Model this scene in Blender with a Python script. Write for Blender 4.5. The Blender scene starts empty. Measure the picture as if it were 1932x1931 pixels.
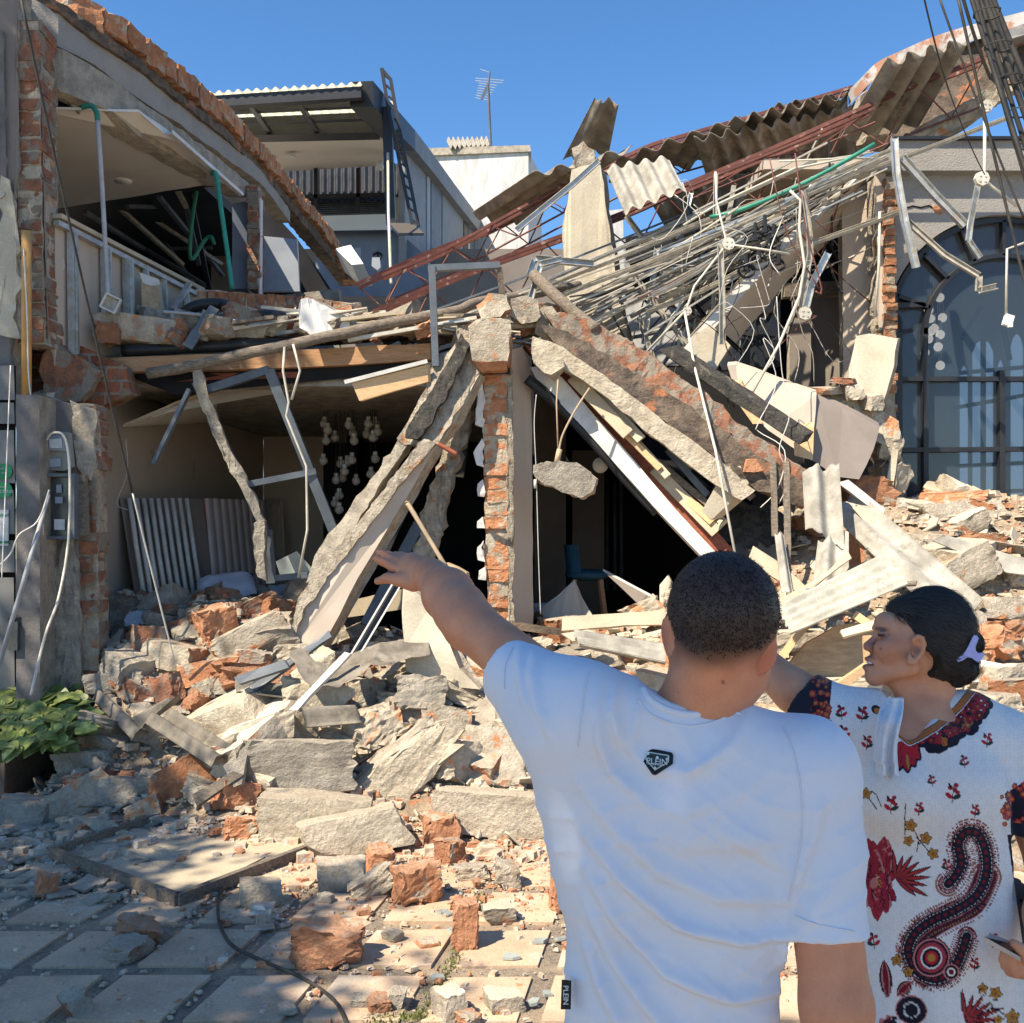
import bpy, bmesh, math, random
import numpy as np
from mathutils import Vector, Matrix, Euler, noise
R = math.radians
SC = bpy.context.scene
COL = SC.collection
rnd = random.Random(7)
# ------------------------------------------------------------------ camera, sky, sun, exposure
FU = 1937.0                      # focal length in units of the 1932-wide layout grid
CAMZ, PITCH = 1.78, R(1.5)
cam = bpy.data.cameras.new("camera"); camo = bpy.data.objects.new("camera", cam); COL.objects.link(camo)
camo.location = (0, 0, CAMZ); camo.rotation_euler = (R(90) + PITCH, 0, 0)
cam.sensor_width = 36; cam.lens = 36 * FU / 1932; cam.clip_end = 2000; cam.clip_start = 0.05
SC.camera = camo
SUN_EL, SUN_AZ = 51.0, 228.0     # azimuth clockwise from +y: the sun stands behind the camera, to the left
w = bpy.data.worlds.new("World"); SC.world = w; w.use_nodes = True
wn = w.node_tree.nodes; wl = w.node_tree.links; wn.clear()
wo = wn.new("ShaderNodeOutputWorld"); bg = wn.new("ShaderNodeBackground"); sky = wn.new("ShaderNodeTexSky")
sky.sky_type = 'NISHITA'; sky.sun_disc = False; sky.sun_elevation = R(SUN_EL); sky.sun_rotation = R(SUN_AZ)
sky.air_density = 1.0; sky.dust_density = 0.1; sky.ozone_density = 3.0; sky.altitude = 900
hs = wn.new("ShaderNodeHueSaturation"); hs.inputs["Saturation"].default_value = 1.2; hs.inputs["Value"].default_value = 1.0
wl.new(sky.outputs[0], hs.inputs["Color"]); wl.new(hs.outputs[0], bg.inputs[0]); wl.new(bg.outputs[0], wo.inputs[0])
bg.inputs[1].default_value = 0.11
sl = bpy.data.lights.new("sun", 'SUN'); so = bpy.data.objects.new("sun", sl); COL.objects.link(so)
sl.energy = 5.0; sl.angle = R(0.5); sl.color = (1.0, 0.88, 0.71)
SUNV = Vector((math.sin(R(SUN_AZ)) * math.cos(R(SUN_EL)), math.cos(R(SUN_AZ)) * math.cos(R(SUN_EL)), math.sin(R(SUN_EL))))
so.rotation_euler = SUNV.to_track_quat('Z', 'Y').to_euler(); so.location = (-8, -6, 14)
SC.view_settings.view_transform = 'Standard'; SC.view_settings.look = 'None'
SC.view_settings.exposure = 1.0; SC.view_settings.gamma = 1
SC.render.engine = 'CYCLES'; SC.cycles.max_bounces = 8; SC.cycles.diffuse_bounces = 4
SC.cycles.use_denoising = True
# ------------------------------------------------------------------ placing
def P(u, v, Z):
    """world point seen at layout position (u, v) at the distance Z in front of the camera"""
    cx, cy = (u - 966) / FU, (965.5 - v) / FU
    dy = math.cos(PITCH) - cy * math.sin(PITCH); dz = math.sin(PITCH) + cy * math.cos(PITCH)
    return Vector((cx * Z / dy, Z, CAMZ + dz * Z / dy))
def PP(lst, Z=None):
    return [P(*p) if len(p) == 3 else P(p[0], p[1], Z) for p in lst]
def S(px, Z): return px * Z / FU
def ss(a, b, x):
    t = max(0., min(1., (x - a) / (b - a))); return t * t * (3 - 2 * t)
def heap(x, y):
    y0 = 6.05 + .55 * ss(-1.6, -2.6, x) - .5 * ss(1.2, 2.8, x)
    hm = .98 + .27 * ss(-1.3, -2.2, x) + 1.17 * ss(.7, 3.3, x)
    h = hm * ss(y0 - .15, 8.6 + .6 * ss(1, 3, x), y) ** .9
    h *= 1 - .55 * ss(8.5, 9.6, y) * (1 - ss(.8, 1.6, x)) * ss(-1.6, -.9, x)
    h *= ss(-3.32, -2.95, x) if y < 8.6 else 1
    n = noise.fractal(Vector((x * 1.6, y * 1.6, 3.1)), 1.0, 2.0, 3)
    return max(-.03, h + .10 * n * ss(.0, .3, h)) if h > .004 else -.03
def heap2(x, y):
    return 3.42 + .26 * max(0, y - 8.4) + .1 * noise.fractal(Vector((x * 1.5, y * 1.5, 9.1)), 1., 2., 3)
def onheap(u, v, hf=heap, z0=3.5, z1=16):
    Z = z0; last = None
    while Z < z1:
        p = P(u, v, Z)
        if p.z < max(0, hf(p.x, p.y)): return p
        Z += .03
    return P(u, v, 8)
def G(u, v, h=0.0):
    a, b = P(u, v, 1.0), P(u, v, 2.0); d = b - a
    t = (h - a.z) / d.z; return a + d * t
# ------------------------------------------------------------------ materials
MATS = {}
def _n(nt, t, **kw):
    n = nt.nodes.new(t)
    for k, v in kw.items(): setattr(n, k, v)
    return n
def mat(name, c, c2=None, scale=6., rough=.9, bump=.25, bscale=70., patch=None, dust=0., dustc=(.58, .48, .35), metal=0., spec=.3, objvar=.12, coord='pos', stretch=None, attr=None, trans=0., brick=None, det=5, fine=.1):
    m = bpy.data.materials.new(name); m.use_nodes = True; nt = m.node_tree; L = nt.links
    b = nt.nodes["Principled BSDF"]
    if coord == 'pos': co = _n(nt, "ShaderNodeNewGeometry").outputs["Position"]
    else: co = _n(nt, "ShaderNodeTexCoord").outputs["Object"]
    if stretch:
        mp = _n(nt, "ShaderNodeMapping"); mp.inputs["Scale"].default_value = stretch; L.new(co, mp.inputs[0]); cs = mp.outputs[0]
    else: cs = co
    n1 = _n(nt, "ShaderNodeTexNoise"); n1.inputs["Scale"].default_value = scale; n1.inputs["Detail"].default_value = det; n1.inputs["Roughness"].default_value = .62
    L.new(cs, n1.inputs["Vector"])
    mx = _n(nt, "ShaderNodeMix", data_type='RGBA')
    c2 = c2 or tuple(x * .72 for x in c)
    mx.inputs[6].default_value = (*c2, 1); mx.inputs[7].default_value = (*c, 1)
    cr = _n(nt, "ShaderNodeMapRange"); cr.inputs[1].default_value = .36; cr.inputs[2].default_value = .62
    L.new(n1.outputs[0], cr.inputs[0]); L.new(cr.outputs[0], mx.inputs[0]); col = mx.outputs[2]
    if attr:
        a = _n(nt, "ShaderNodeVertexColor"); a.layer_name = attr
        m3 = _n(nt, "ShaderNodeMix", data_type='RGBA', blend_type='MULTIPLY'); m3.inputs[0].default_value = 1
        L.new(a.outputs[0], m3.inputs[6]); L.new(col, m3.inputs[7]); col = m3.outputs[2]
    if brick:   # brick = (colour, mortar colour, brick width, row height)
        sp = _n(nt, "ShaderNodeSeparateXYZ"); L.new(co, sp.inputs[0])
        ad = _n(nt, "ShaderNodeMath", operation='ADD'); L.new(sp.outputs[0], ad.inputs[0]); L.new(sp.outputs[1], ad.inputs[1])
        cb = _n(nt, "ShaderNodeCombineXYZ"); L.new(ad.outputs[0], cb.inputs[0]); L.new(sp.outputs[2], cb.inputs[1])
        bt = _n(nt, "ShaderNodeTexBrick"); L.new(cb.outputs[0], bt.inputs[0])
        bt.inputs["Scale"].default_value = 1; bt.inputs["Brick Width"].default_value = brick[2]; bt.inputs["Row Height"].default_value = brick[3]
        bt.inputs["Mortar Size"].default_value = .011; bt.inputs["Mortar Smooth"].default_value = .3
        bt.inputs["Color1"].default_value = (*brick[0], 1); bt.inputs["Color2"].default_value = (*[x * .6 for x in brick[0]], 1); bt.inputs["Mortar"].default_value = (*brick[1], 1)
        m4 = _n(nt, "ShaderNodeMix", data_type='RGBA', blend_type='MIX')
        nb = _n(nt, "ShaderNodeTexNoise"); nb.inputs["Scale"].default_value = 5; nb.inputs["Detail"].default_value = 4; L.new(co, nb.inputs[0])
        rb = _n(nt, "ShaderNodeMapRange"); rb.inputs[1].default_value = .52; rb.inputs[2].default_value = .6; L.new(nb.outputs[0], rb.inputs[0])
        L.new(rb.outputs[0], m4.inputs[0]); L.new(bt.outputs[0], m4.inputs[6]); L.new(col, m4.inputs[7]); col = m4.outputs[2]
    if patch:
        pl = patch if isinstance(patch, list) else [patch]
        for k, (pc, thr, psc) in enumerate(pl):
            n2 = _n(nt, "ShaderNodeTexNoise"); n2.inputs["Scale"].default_value = psc; n2.inputs["Detail"].default_value = 6; n2.inputs["Roughness"].default_value = .6
            of = _n(nt, "ShaderNodeVectorMath", operation='ADD'); oi = _n(nt, "ShaderNodeObjectInfo")
            ml = _n(nt, "ShaderNodeMath", operation='MULTIPLY'); ml.inputs[1].default_value = 37.0 + k; L.new(oi.outputs["Random"], ml.inputs[0])
            L.new(cs, of.inputs[0]); L.new(ml.outputs[0], of.inputs[1]); L.new(of.outputs[0], n2.inputs["Vector"])
            r2 = _n(nt, "ShaderNodeMapRange"); r2.inputs[1].default_value = thr - .035; r2.inputs[2].default_value = thr + .035
            L.new(n2.outputs[0], r2.inputs[0])
            m2 = _n(nt, "ShaderNodeMix", data_type='RGBA'); L.new(r2.outputs[0], m2.inputs[0]); L.new(col, m2.inputs[6]); m2.inputs[7].default_value = (*pc, 1)
            col = m2.outputs[2]
    if dust:
        g = _n(nt, "ShaderNodeNewGeometry"); sx = _n(nt, "ShaderNodeSeparateXYZ"); L.new(g.outputs["Normal"], sx.inputs[0])
        rr = _n(nt, "ShaderNodeMapRange"); rr.inputs[1].default_value = .25; rr.inputs[2].default_value = .9; rr.inputs[4].default_value = dust; L.new(sx.outputs[2], rr.inputs[0])
        md = _n(nt, "ShaderNodeMix", data_type='RGBA'); L.new(rr.outputs[0], md.inputs[0]); L.new(col, md.inputs[6]); md.inputs[7].default_value = (*dustc, 1); col = md.outputs[2]
    if objvar:
        oi = _n(nt, "ShaderNodeObjectInfo"); r3 = _n(nt, "ShaderNodeMapRange"); r3.inputs[3].default_value = 1 - objvar; r3.inputs[4].default_value = 1 + objvar
        L.new(oi.outputs["Random"], r3.inputs[0])
        hv = _n(nt, "ShaderNodeHueSaturation"); L.new(col, hv.inputs["Color"]); L.new(r3.outputs[0], hv.inputs["Value"]); col = hv.outputs[0]
    if fine:
        nf = _n(nt, "ShaderNodeTexNoise"); nf.inputs["Scale"].default_value = bscale * 1.6; nf.inputs["Detail"].default_value = 2; L.new(co, nf.inputs[0])
        r4 = _n(nt, "ShaderNodeMapRange"); r4.inputs[1].default_value = .3; r4.inputs[2].default_value = .7; r4.inputs[3].default_value = 1 - fine; r4.inputs[4].default_value = 1 + fine; L.new(nf.outputs[0], r4.inputs[0])
        hv = _n(nt, "ShaderNodeHueSaturation"); L.new(col, hv.inputs["Color"]); L.new(r4.outputs[0], hv.inputs["Value"]); col = hv.outputs[0]
    L.new(col, b.inputs["Base Color"])
    b.inputs["Roughness"].default_value = rough; b.inputs["Metallic"].default_value = metal; b.inputs["Specular IOR Level"].default_value = spec
    if trans: b.inputs["Transmission Weight"].default_value = trans
    if bump:
        bn = _n(nt, "ShaderNodeTexNoise"); bn.inputs["Scale"].default_value = bscale; bn.inputs["Detail"].default_value = 6; bn.inputs["Roughness"].default_value = .7
        L.new(cs, bn.inputs["Vector"]); bp = _n(nt, "ShaderNodeBump"); bp.inputs["Strength"].default_value = bump; bp.inputs["Distance"].default_value = .045 if bump >= .5 else .02
        L.new(bn.outputs[0], bp.inputs["Height"]); L.new(bp.outputs[0], b.inputs["Normal"])
    MATS[name] = m; return m
BRK = (.50, .235, .115); BRK2 = (.37, .155, .075)
mat("concrete", (.55, .48, .365), (.37, .315, .235), 7, bump=.8, bscale=30, dust=.45)
mat("concrete_grey", (.42, .375, .30), (.26, .23, .185), 8, bump=.75, bscale=45, dust=.25)
mat("mortar", (.50, .44, .34), (.32, .27, .20), 9, bump=.7, bscale=40, patch=(BRK, .60, 7), dust=.3)
mat("brick", BRK, BRK2, 12, bump=.7, bscale=45, patch=((.42, .35, .26), .57, 9), dust=.25, objvar=.2)
mat("brick_raw", (.52, .26, .14), (.38, .165, .085), 14, bump=.8, bscale=40, dust=.12, objvar=.22)
mat("brick_dull", (.36, .155, .085), (.2, .1, .065), 10, bump=.7, bscale=45, patch=((.27, .23, .18), .52, 7), dust=.15)
mat("brick_wall", (.33, .26, .19), (.20, .155, .115), 6, bump=.8, bscale=35, brick=((.42, .155, .08), (.32, .27, .21), .26, .105))
mat("taupe", (.50, .42, .335), (.46, .385, .305), 2, rough=.75, bump=.12, bscale=90, patch=((.30, .26, .21), .70, 3), fine=.03, objvar=.05)
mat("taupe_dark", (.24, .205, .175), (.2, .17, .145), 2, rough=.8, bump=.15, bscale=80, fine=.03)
mat("board_tan", (.52, .44, .31), (.44, .37, .26), 4, rough=.85, bump=.15, bscale=60)
mat("plaster_white", (.62, .60, .55), (.62, .6, .56), 3, rough=.85, bump=.15, bscale=60, fine=.03)
mat("ceiling_cream", (.74, .68, .58), (.70, .64, .55), 1.5, rough=.8, bump=.05, bscale=50, fine=.02, patch=((.55, .5, .41), .68, 4))
mat("cream_wall", (.53, .47, .36), (.44, .385, .29), 3, rough=.85, bump=.25, bscale=50)
mat("broken_edge", (.58, .51, .40), (.38, .32, .24), 14, bump=.9, bscale=50, patch=(BRK, .64, 8))
mat("stained", (.17, .13, .095), (.07, .055, .045), 7, bump=.7, bscale=35, patch=(BRK2, .60, 4))
mat("tar", (.045, .043, .04), (.10, .09, .075), 12, bump=.9, bscale=40, patch=((.2, .17, .13), .63, 9))
mat("fibre_cement", (.40, .375, .32), (.24, .225, .19), 7, bump=.35, bscale=90, patch=((.18, .165, .14), .66, 3))
mat("fibre_old", (.24, .21, .17), (.13, .115, .09), 6, bump=.35, bscale=80, patch=((.29, .26, .2), .6, 4))
mat("fibre_pale", (.44, .42, .35), (.30, .285, .235), 9, bump=.3, bscale=80, stretch=(1, 1, 1))
mat("galvanised", (.50, .51, .49), (.36, .365, .35), 12, rough=.42, bump=.1, metal=.55, patch=((.42, .38, .31), .57, 14))
mat("track_dusty", (.46, .43, .36), (.30, .28, .23), 18, rough=.6, bump=.15, metal=.2, dust=.3)
mat("steel_red", (.17, .058, .043), (.10, .038, .03), 8, rough=.6, bump=.15, patch=((.33, .22, .17), .63, 12), dust=.25, dustc=(.42, .25, .2))
mat("steel_dark", (.022, .023, .026), (.014, .015, .018), 6, rough=.45, bump=.08, spec=.4, dust=.15)
mat("steel_frame", (.12, .14, .16), (.085, .10, .115), 6, rough=.5, bump=.08, dust=.2, dustc=(.3, .3, .28))
mat("black_pipe", (.022, .023, .025), rough=.45, bump=.05, dust=.2, dustc=(.2, .18, .15))
mat("wood", (.47, .27, .14), (.36, .19, .09), 7, rough=.65, bump=.1, stretch=(1, 6, 9))
mat("wood_pale", (.62, .42, .23), (.52, .34, .17), 7, rough=.6, bump=.08, stretch=(2, 4, 14))
mat("wood_red", (.30, .095, .05), (.21, .062, .035), 8, rough=.55, bump=.12, stretch=(2, 2, 8))
mat("wood_grey", (.25, .205, .155), (.13, .105, .08), 12, rough=.9, bump=.5, bscale=30, stretch=(2, 6, 6))
mat("plywood", (.50, .36, .21), (.36, .25, .14), 5, rough=.7, bump=.1, stretch=(1.5, 4, 6))
mat("white_metal", (.66, .64, .59), (.52, .50, .45), 5, rough=.45, bump=.05, patch=((.45, .4, .33), .7, 6))
mat("grey_panel", (.19, .20, .215), (.15, .158, .17), 3, rough=.55, bump=.08, fine=.03)
mat("grey_paint", (.21, .19, .175), (.12, .115, .11), 3.5, rough=.8, bump=.4, bscale=50, fine=.04)
mat("grey_blue", (.16, .19, .24), (.13, .155, .20), 3, rough=.7, bump=.1, fine=.02)
mat("grey_light", (.33, .36, .40), (.28, .31, .35), 3, rough=.7, bump=.1, fine=.02)
mat("shade_black", (.02, .02, .022), (.012, .012, .014), 3, rough=.9, bump=0, fine=0)  # near-black colour stands in for deep shade in rooms, gaps and openings
mat("dark_metal_roof", (.035, .037, .04), (.02, .022, .025), 4, rough=.5, bump=.05)
mat("white_wall", (.60, .60, .57), (.44, .44, .42), 2.5, rough=.85, bump=.15, patch=((.36, .36, .34), .64, 2.2), stretch=(3, 3, .6), fine=.05)
mat("facade", (.34, .32, .29), (.30, .28, .255), 4, rough=.9, bump=.55, bscale=60, fine=.05)
mat("poly_roof", (.75, .74, .66), (.66, .65, .58), 3, rough=.5, bump=0, fine=0)
mat("pvc_yellow", (.58, .32, .10), (.47, .25, .08), 7, rough=.45, bump=.05)
mat("pvc_green", (.045, .28, .19), (.03, .2, .14), 6, rough=.4, bump=.03)
mat("pvc_grey", (.40, .40, .40), (.3, .3, .3), 6, rough=.5, bump=.03)
mat("conduit", (.60, .56, .47), (.45, .42, .34), 12, rough=.55, bump=.1, dust=.2)
mat("cable_black", (.03, .028, .025), (.06, .055, .045), 9, rough=.6, bump=.1)
mat("cable_white", (.62, .60, .55), (.5, .48, .43), 9, rough=.5, bump=0)
mat("paving_tile", (.54, .40, .27), (.42, .305, .205), 3.2, rough=.9, bump=.25, bscale=60, patch=[((.50, .42, .32), .60, 2.1), ((.24, .18, .14), .67, 5)], objvar=0, fine=.12)
mat("gravel_strip", (.44, .36, .27), (.25, .205, .16), 60, rough=.95, bump=.8, bscale=130, patch=((.50, .39, .27), .50, 2.6), objvar=0, fine=.3)
mat("ground_far", (.30, .27, .22), (.22, .2, .17), 1, bump=.3, objvar=0)
mat("dust_heap", (.54, .43, .30), (.30, .22, .15), 7, rough=1, bump=1, bscale=40, patch=[(BRK, .62, 5), ((.5, .46, .38), .62, 9)], objvar=0, fine=.25)
mat("grit", (.55, .46, .34), (.34, .26, .19), 25, rough=1, bump=.3, patch=[(BRK, .60, 16), ((.5, .49, .45), .60, 21)], objvar=0)
mat("rust_tin", (.27, .265, .25), (.18, .18, .17), 4, rough=.6, bump=.15, metal=.1, patch=[((.22, .105, .06), .54, 3.2), ((.14, .06, .035), .62, 4)])
mat("upholstery", (.52, .455, .43), (.47, .41, .385), 3, rough=.95, bump=.1, bscale=200, fine=.04)
mat("cushion_white", (.62, .62, .68), (.54, .54, .6), 3, rough=.95, bump=.2, bscale=90)
mat("cushion_pink", (.62, .52, .54), (.5, .42, .45), 6, rough=.95, bump=.2, bscale=90)
mat("stool_blue", (.035, .11, .17), rough=.6, bump=.05)
mat("leaf_green", (.11, .17, .035), (.26, .29, .08), 14, rough=.45, bump=.1, patch=((.42, .42, .12), .66, 9), objvar=.3, spec=.5)
mat("leaf_tree", (.07, .13, .03), (.04, .085, .02), 9, rough=.6, bump=.1)
mat("bark", (.16, .12, .085), (.08, .06, .045), 9, bump=.8, bscale=25)
mat("soil", (.07, .05, .035), bump=.8)
mat("planter_wall", (.15, .12, .095), (.09, .075, .06), 6, bump=.4, bscale=50, dust=.35, dustc=(.3, .26, .21))
mat("copper", (.45, .22, .12), rough=.4, bump=0, metal=.6)
mat("meter_glass", (.05, .055, .055), (.09, .09, .085), 10, rough=.25, bump=.03, spec=.6)
mat("meter_grey", (.30, .31, .27), (.24, .25, .22), 5, rough=.5, bump=.05)
mat("paper_white", (.68, .70, .70), rough=.7, bump=0, fine=0)
mat("sticker_green", (.02, .26, .10), (.015, .2, .08), rough=.4, bump=0, fine=0)
mat("sign_panel", (.20, .20, .19), (.15, .15, .145), 2, rough=.5, bump=.05)
mat("tan_cord", (.50, .38, .25), rough=.9, bump=.3)
mat("moss", (.13, .17, .04), (.22, .22, .08), 20, rough=1, bump=.5)
mat("skin", (1, 1, 1), (.90, .86, .84), 22, rough=.52, bump=.10, bscale=220, attr="Col", spec=.35, objvar=0, fine=.04)
mat("hair_short", (.021, .017, .015), rough=.8, bump=0, spec=.15, objvar=0, fine=0)
mat("hair_grey", (.05, .045, .042), rough=.6, bump=0, spec=.2, objvar=0, fine=0)
mat("hairmat", (.014, .012, .011), (.030, .024, .020), 40, rough=.62, bump=.3, bscale=120, spec=.22, objvar=0)
mat("jeans", (.05, .07, .12), (.03, .045, .09), 20, rough=.9, bump=.2)
mat("shoe", (.03, .03, .03), rough=.6, bump=.1)
mat("lilac", (.40, .42, .76), (.36, .38, .72), rough=.35, bump=0, spec=.5)
mat("towel", (.74, .76, .80), (.66, .68, .72), 30, rough=1, bump=.4, bscale=200)
mat("patch_black", (.012, .014, .015), rough=.5, bump=.3)
mat("patch_dark", (.03, .05, .05), rough=.4, bump=0)
mat("patch_white", (.72, .8, .78), rough=.5, bump=0, fine=0)
mat("phone_metal", (.42, .45, .5), rough=.2, bump=0, metal=.7)
mat("phone_glass", (.02, .02, .025), rough=.08, bump=0, spec=.7)
mat("broken_glass", (.36, .40, .37), rough=.1, bump=0, spec=.6)
mat("dark_floor", (.09, .08, .07), bump=.3)
def emis_glass(name):
    m = bpy.data.materials.new(name); m.use_nodes = True; b = m.node_tree.nodes["Principled BSDF"]
    b.inputs["Base Color"].default_value = (.05, .07, .09, 1); b.inputs["Roughness"].default_value = .04; b.inputs["Specular IOR Level"].default_value = .9
    b.inputs["IOR"].default_value = 1.5; b.inputs["Alpha"].default_value = .42; MATS[name] = m
emis_glass("window_glass")
def fabric(name, base, attr=None):
    m = mat(name, base, tuple(x * .95 for x in base), 4, rough=.95, bump=.12, bscale=420, spec=.15, objvar=0, attr=attr, fine=.02)
    b = m.node_tree.nodes["Principled BSDF"]; b.inputs["Sheen Weight"].default_value = .15
    b.inputs["Subsurface Weight"].default_value = 0.0
    return m
fabric("shirt_white", (.66, .68, .74)); fabric("dress_print", (1, 1, 1), attr="Col")
# ------------------------------------------------------------------ objects
def tag(o, label=None, cat=None, group=None, kind=None):
    if label: o['label'] = label
    if cat: o['category'] = cat
    if group: o['group'] = group
    if kind: o['kind'] = kind
    return o
def thing(name, label, cat, loc, group=None):
    o = bpy.data.objects.new(name, None); COL.objects.link(o); o.location = loc; o.empty_display_size = .1
    return tag(o, label, cat, group)
def wloc(o):
    l = Vector(o.location)
    while o.parent: o = o.parent; l += Vector(o.location)
    return l
def mk(name, V, F, m, parent=None, smooth=False, mi=None):
    """one mesh object from world-space vertices; its origin goes to the middle of its base"""
    A = np.array([tuple(v) for v in V], dtype=float)
    o0 = Vector(((A[:, 0].min() + A[:, 0].max()) / 2, (A[:, 1].min() + A[:, 1].max()) / 2, A[:, 2].min()))
    me = bpy.data.meshes.new(name); me.from_pydata((A - np.array(o0)).tolist(), [], [list(f) for f in F]); me.update()
    for mm in (m if isinstance(m, (list, tuple)) else [m]): me.materials.append(MATS[mm])
    if mi is not None: me.polygons.foreach_set("material_index", mi)
    if smooth: me.polygons.foreach_set("use_smooth", [True] * len(me.polygons))
    o = bpy.data.objects.new(name, me); COL.objects.link(o)
    if parent is not None: o.parent = parent; o.location = o0 - wloc(parent)
    else: o.location = o0
    return o
class Geo:
    def __init__(s): s.V = []; s.F = []; s.mi = []; s.cur = 0
    def add(s, V, F):
        n = len(s.V); s.V += [Vector(v) for v in V]; s.F += [[i + n for i in f] for f in F]; s.mi += [s.cur] * len(F); return s
    def hexa(s, c):   # 8 corners: 4 of one side, 4 of the other
        return s.add(c, [(0, 1, 2, 3), (7, 6, 5, 4), (0, 4, 5, 1), (1, 5, 6, 2), (2, 6, 7, 3), (3, 7, 4, 0)])
    def box(s, c, d, rot=None):
        c = Vector(c); x, y, z = d[0] / 2, d[1] / 2, d[2] / 2
        q = [Vector(a) for a in ((-x, -y, -z), (x, -y, -z), (x, y, -z), (-x, y, -z), (-x, -y, z), (x, -y, z), (x, y, z), (-x, y, z))]
        if rot is not None: q = [rot @ a for a in q]
        return s.hexa([a + c for a in q])
    def bar(s, a, b, w_, h_, up=(0, 0, 1)):
        a, b = Vector(a), Vector(b); d = (b - a)
        if d.length < 1e-6: return s
        d = d.normalized(); u = Vector(up)
        if abs(d.dot(u)) > .98: u = Vector((0, 1, 0))
        r = d.cross(u).normalized() * w_ / 2; t = r.cross(d).normalized() * h_ / 2
        return s.hexa([a - r - t, a + r - t, a + r + t, a - r + t, b - r - t, b + r - t, b + r + t, b - r + t])
    def channel(s, a, b, w_, h_, t=.006, up=(0, 0, 1)):  # an open U section, as light-gauge tracks are
        a, b = Vector(a), Vector(b); d = (b - a).normalized(); u = Vector(up)
        if abs(d.dot(u)) > .98: u = Vector((0, 1, 0))
        r = d.cross(u).normalized(); tt = r.cross(d).normalized()
        s.bar(a, b, w_, t, up)
        for k in (-1, 1):
            o = r * k * (w_ / 2 - t / 2) + tt * (h_ / 2 + t / 2 + .0005); s.bar(a + o, b + o, t, h_, up)
        return s
    def tube(s, pts, r, n=8, cap=True):
        pts = [Vector(p) for p in pts]; N = len(pts); rs = r if isinstance(r, (list, tuple)) else [r] * N
        V = []; F = []; pr = None
        for i, p in enumerate(pts):
            d = (pts[min(i + 1, N - 1)] - pts[max(i - 1, 0)]).normalized()
            if pr is None:
                a = Vector((0, 0, 1)) if abs(d.z) < .9 else Vector((1, 0, 0)); pr = d.cross(a).normalized()
            else:
                pr = (pr - d * pr.dot(d)); pr = pr.normalized() if pr.length > 1e-6 else d.orthogonal().normalized()
            q = d.cross(pr)
            for k in range(n):
                a = 2 * math.pi * k / n; V.append(p + (pr * math.cos(a) + q * math.sin(a)) * rs[i])
        for i in range(N - 1):
            for k in range(n): F.append((i * n + k, i * n + (k + 1) % n, (i + 1) * n + (k + 1) % n, (i + 1) * n + k))
        if cap: F.append(tuple(range(n))[::-1]); F.append(tuple(range((N - 1) * n, N * n)))
        return s.add(V, F)
    def ext(s, poly, vec):
        poly = [Vector(p) for p in poly]; vec = Vector(vec); n = len(poly)
        V = poly + [p + vec for p in poly]
        F = [tuple(range(n)), tuple(range(2 * n - 1, n - 1, -1))] + [(i, n + i, n + (i + 1) % n, (i + 1) % n) for i in range(n)]
        return s.add(V, F)
    def ball(s, c, r, n=10, m=6, sq=(1, 1, 1)):
        c = Vector(c); V = []; F = []
        for j in range(m + 1):
            t = math.pi * j / m
            for k in range(n):
                a = 2 * math.pi * k / n; V.append(c + Vector((r * sq[0] * math.sin(t) * math.cos(a), r * sq[1] * math.sin(t) * math.sin(a), r * sq[2] * math.cos(t))))
        for j in range(m):
            for k in range(n): F.append((j * n + k, (j + 1) * n + k, (j + 1) * n + (k + 1) % n, j * n + (k + 1) % n))
        return s.add(V, F)
    def build(s, name, m, parent=None, smooth=False):
        return mk(name, s.V, s.F, m, parent, smooth, s.mi if isinstance(m, (list, tuple)) else None)
def sag(a, b, d, n=14):
    a, b = Vector(a), Vector(b); return [a.lerp(b, i / n) - Vector((0, 0, d * 4 * (i / n) * (1 - i / n))) for i in range(n + 1)]
def smoothpts(pts, k=5):
    pts = [Vector(p) for p in pts]; out = []
    for i in range(len(pts) - 1):
        p0, p1, p2, p3 = pts[max(i - 1, 0)], pts[i], pts[i + 1], pts[min(i + 2, len(pts) - 1)]
        for j in range(k):
            t = j / k; out.append(.5 * ((2 * p1) + (p2 - p0) * t + (2 * p0 - 5 * p1 + 4 * p2 - p3) * t * t + (3 * p1 - p0 - 3 * p2 + p3) * t ** 3))
    return out + [pts[-1]]
def jag(poly, step, amp, seed=0, keep=()):
    """break the straight edges of an outline into an uneven, chipped line"""
    r = random.Random(seed); poly = [Vector(p) for p in poly]; out = []; n = len(poly)
    for i in range(n):
        a, b = poly[i], poly[(i + 1) % n]; out.append(a)
        if i in keep: continue
        k = max(1, int((b - a).length / step))
        for j in range(1, k):
            out.append(a.lerp(b, (j + r.uniform(-.3, .3)) / k) + Vector((r.uniform(-1, 1), r.uniform(-.3, .3), r.uniform(-1, 1))) * amp)
    return out
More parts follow.
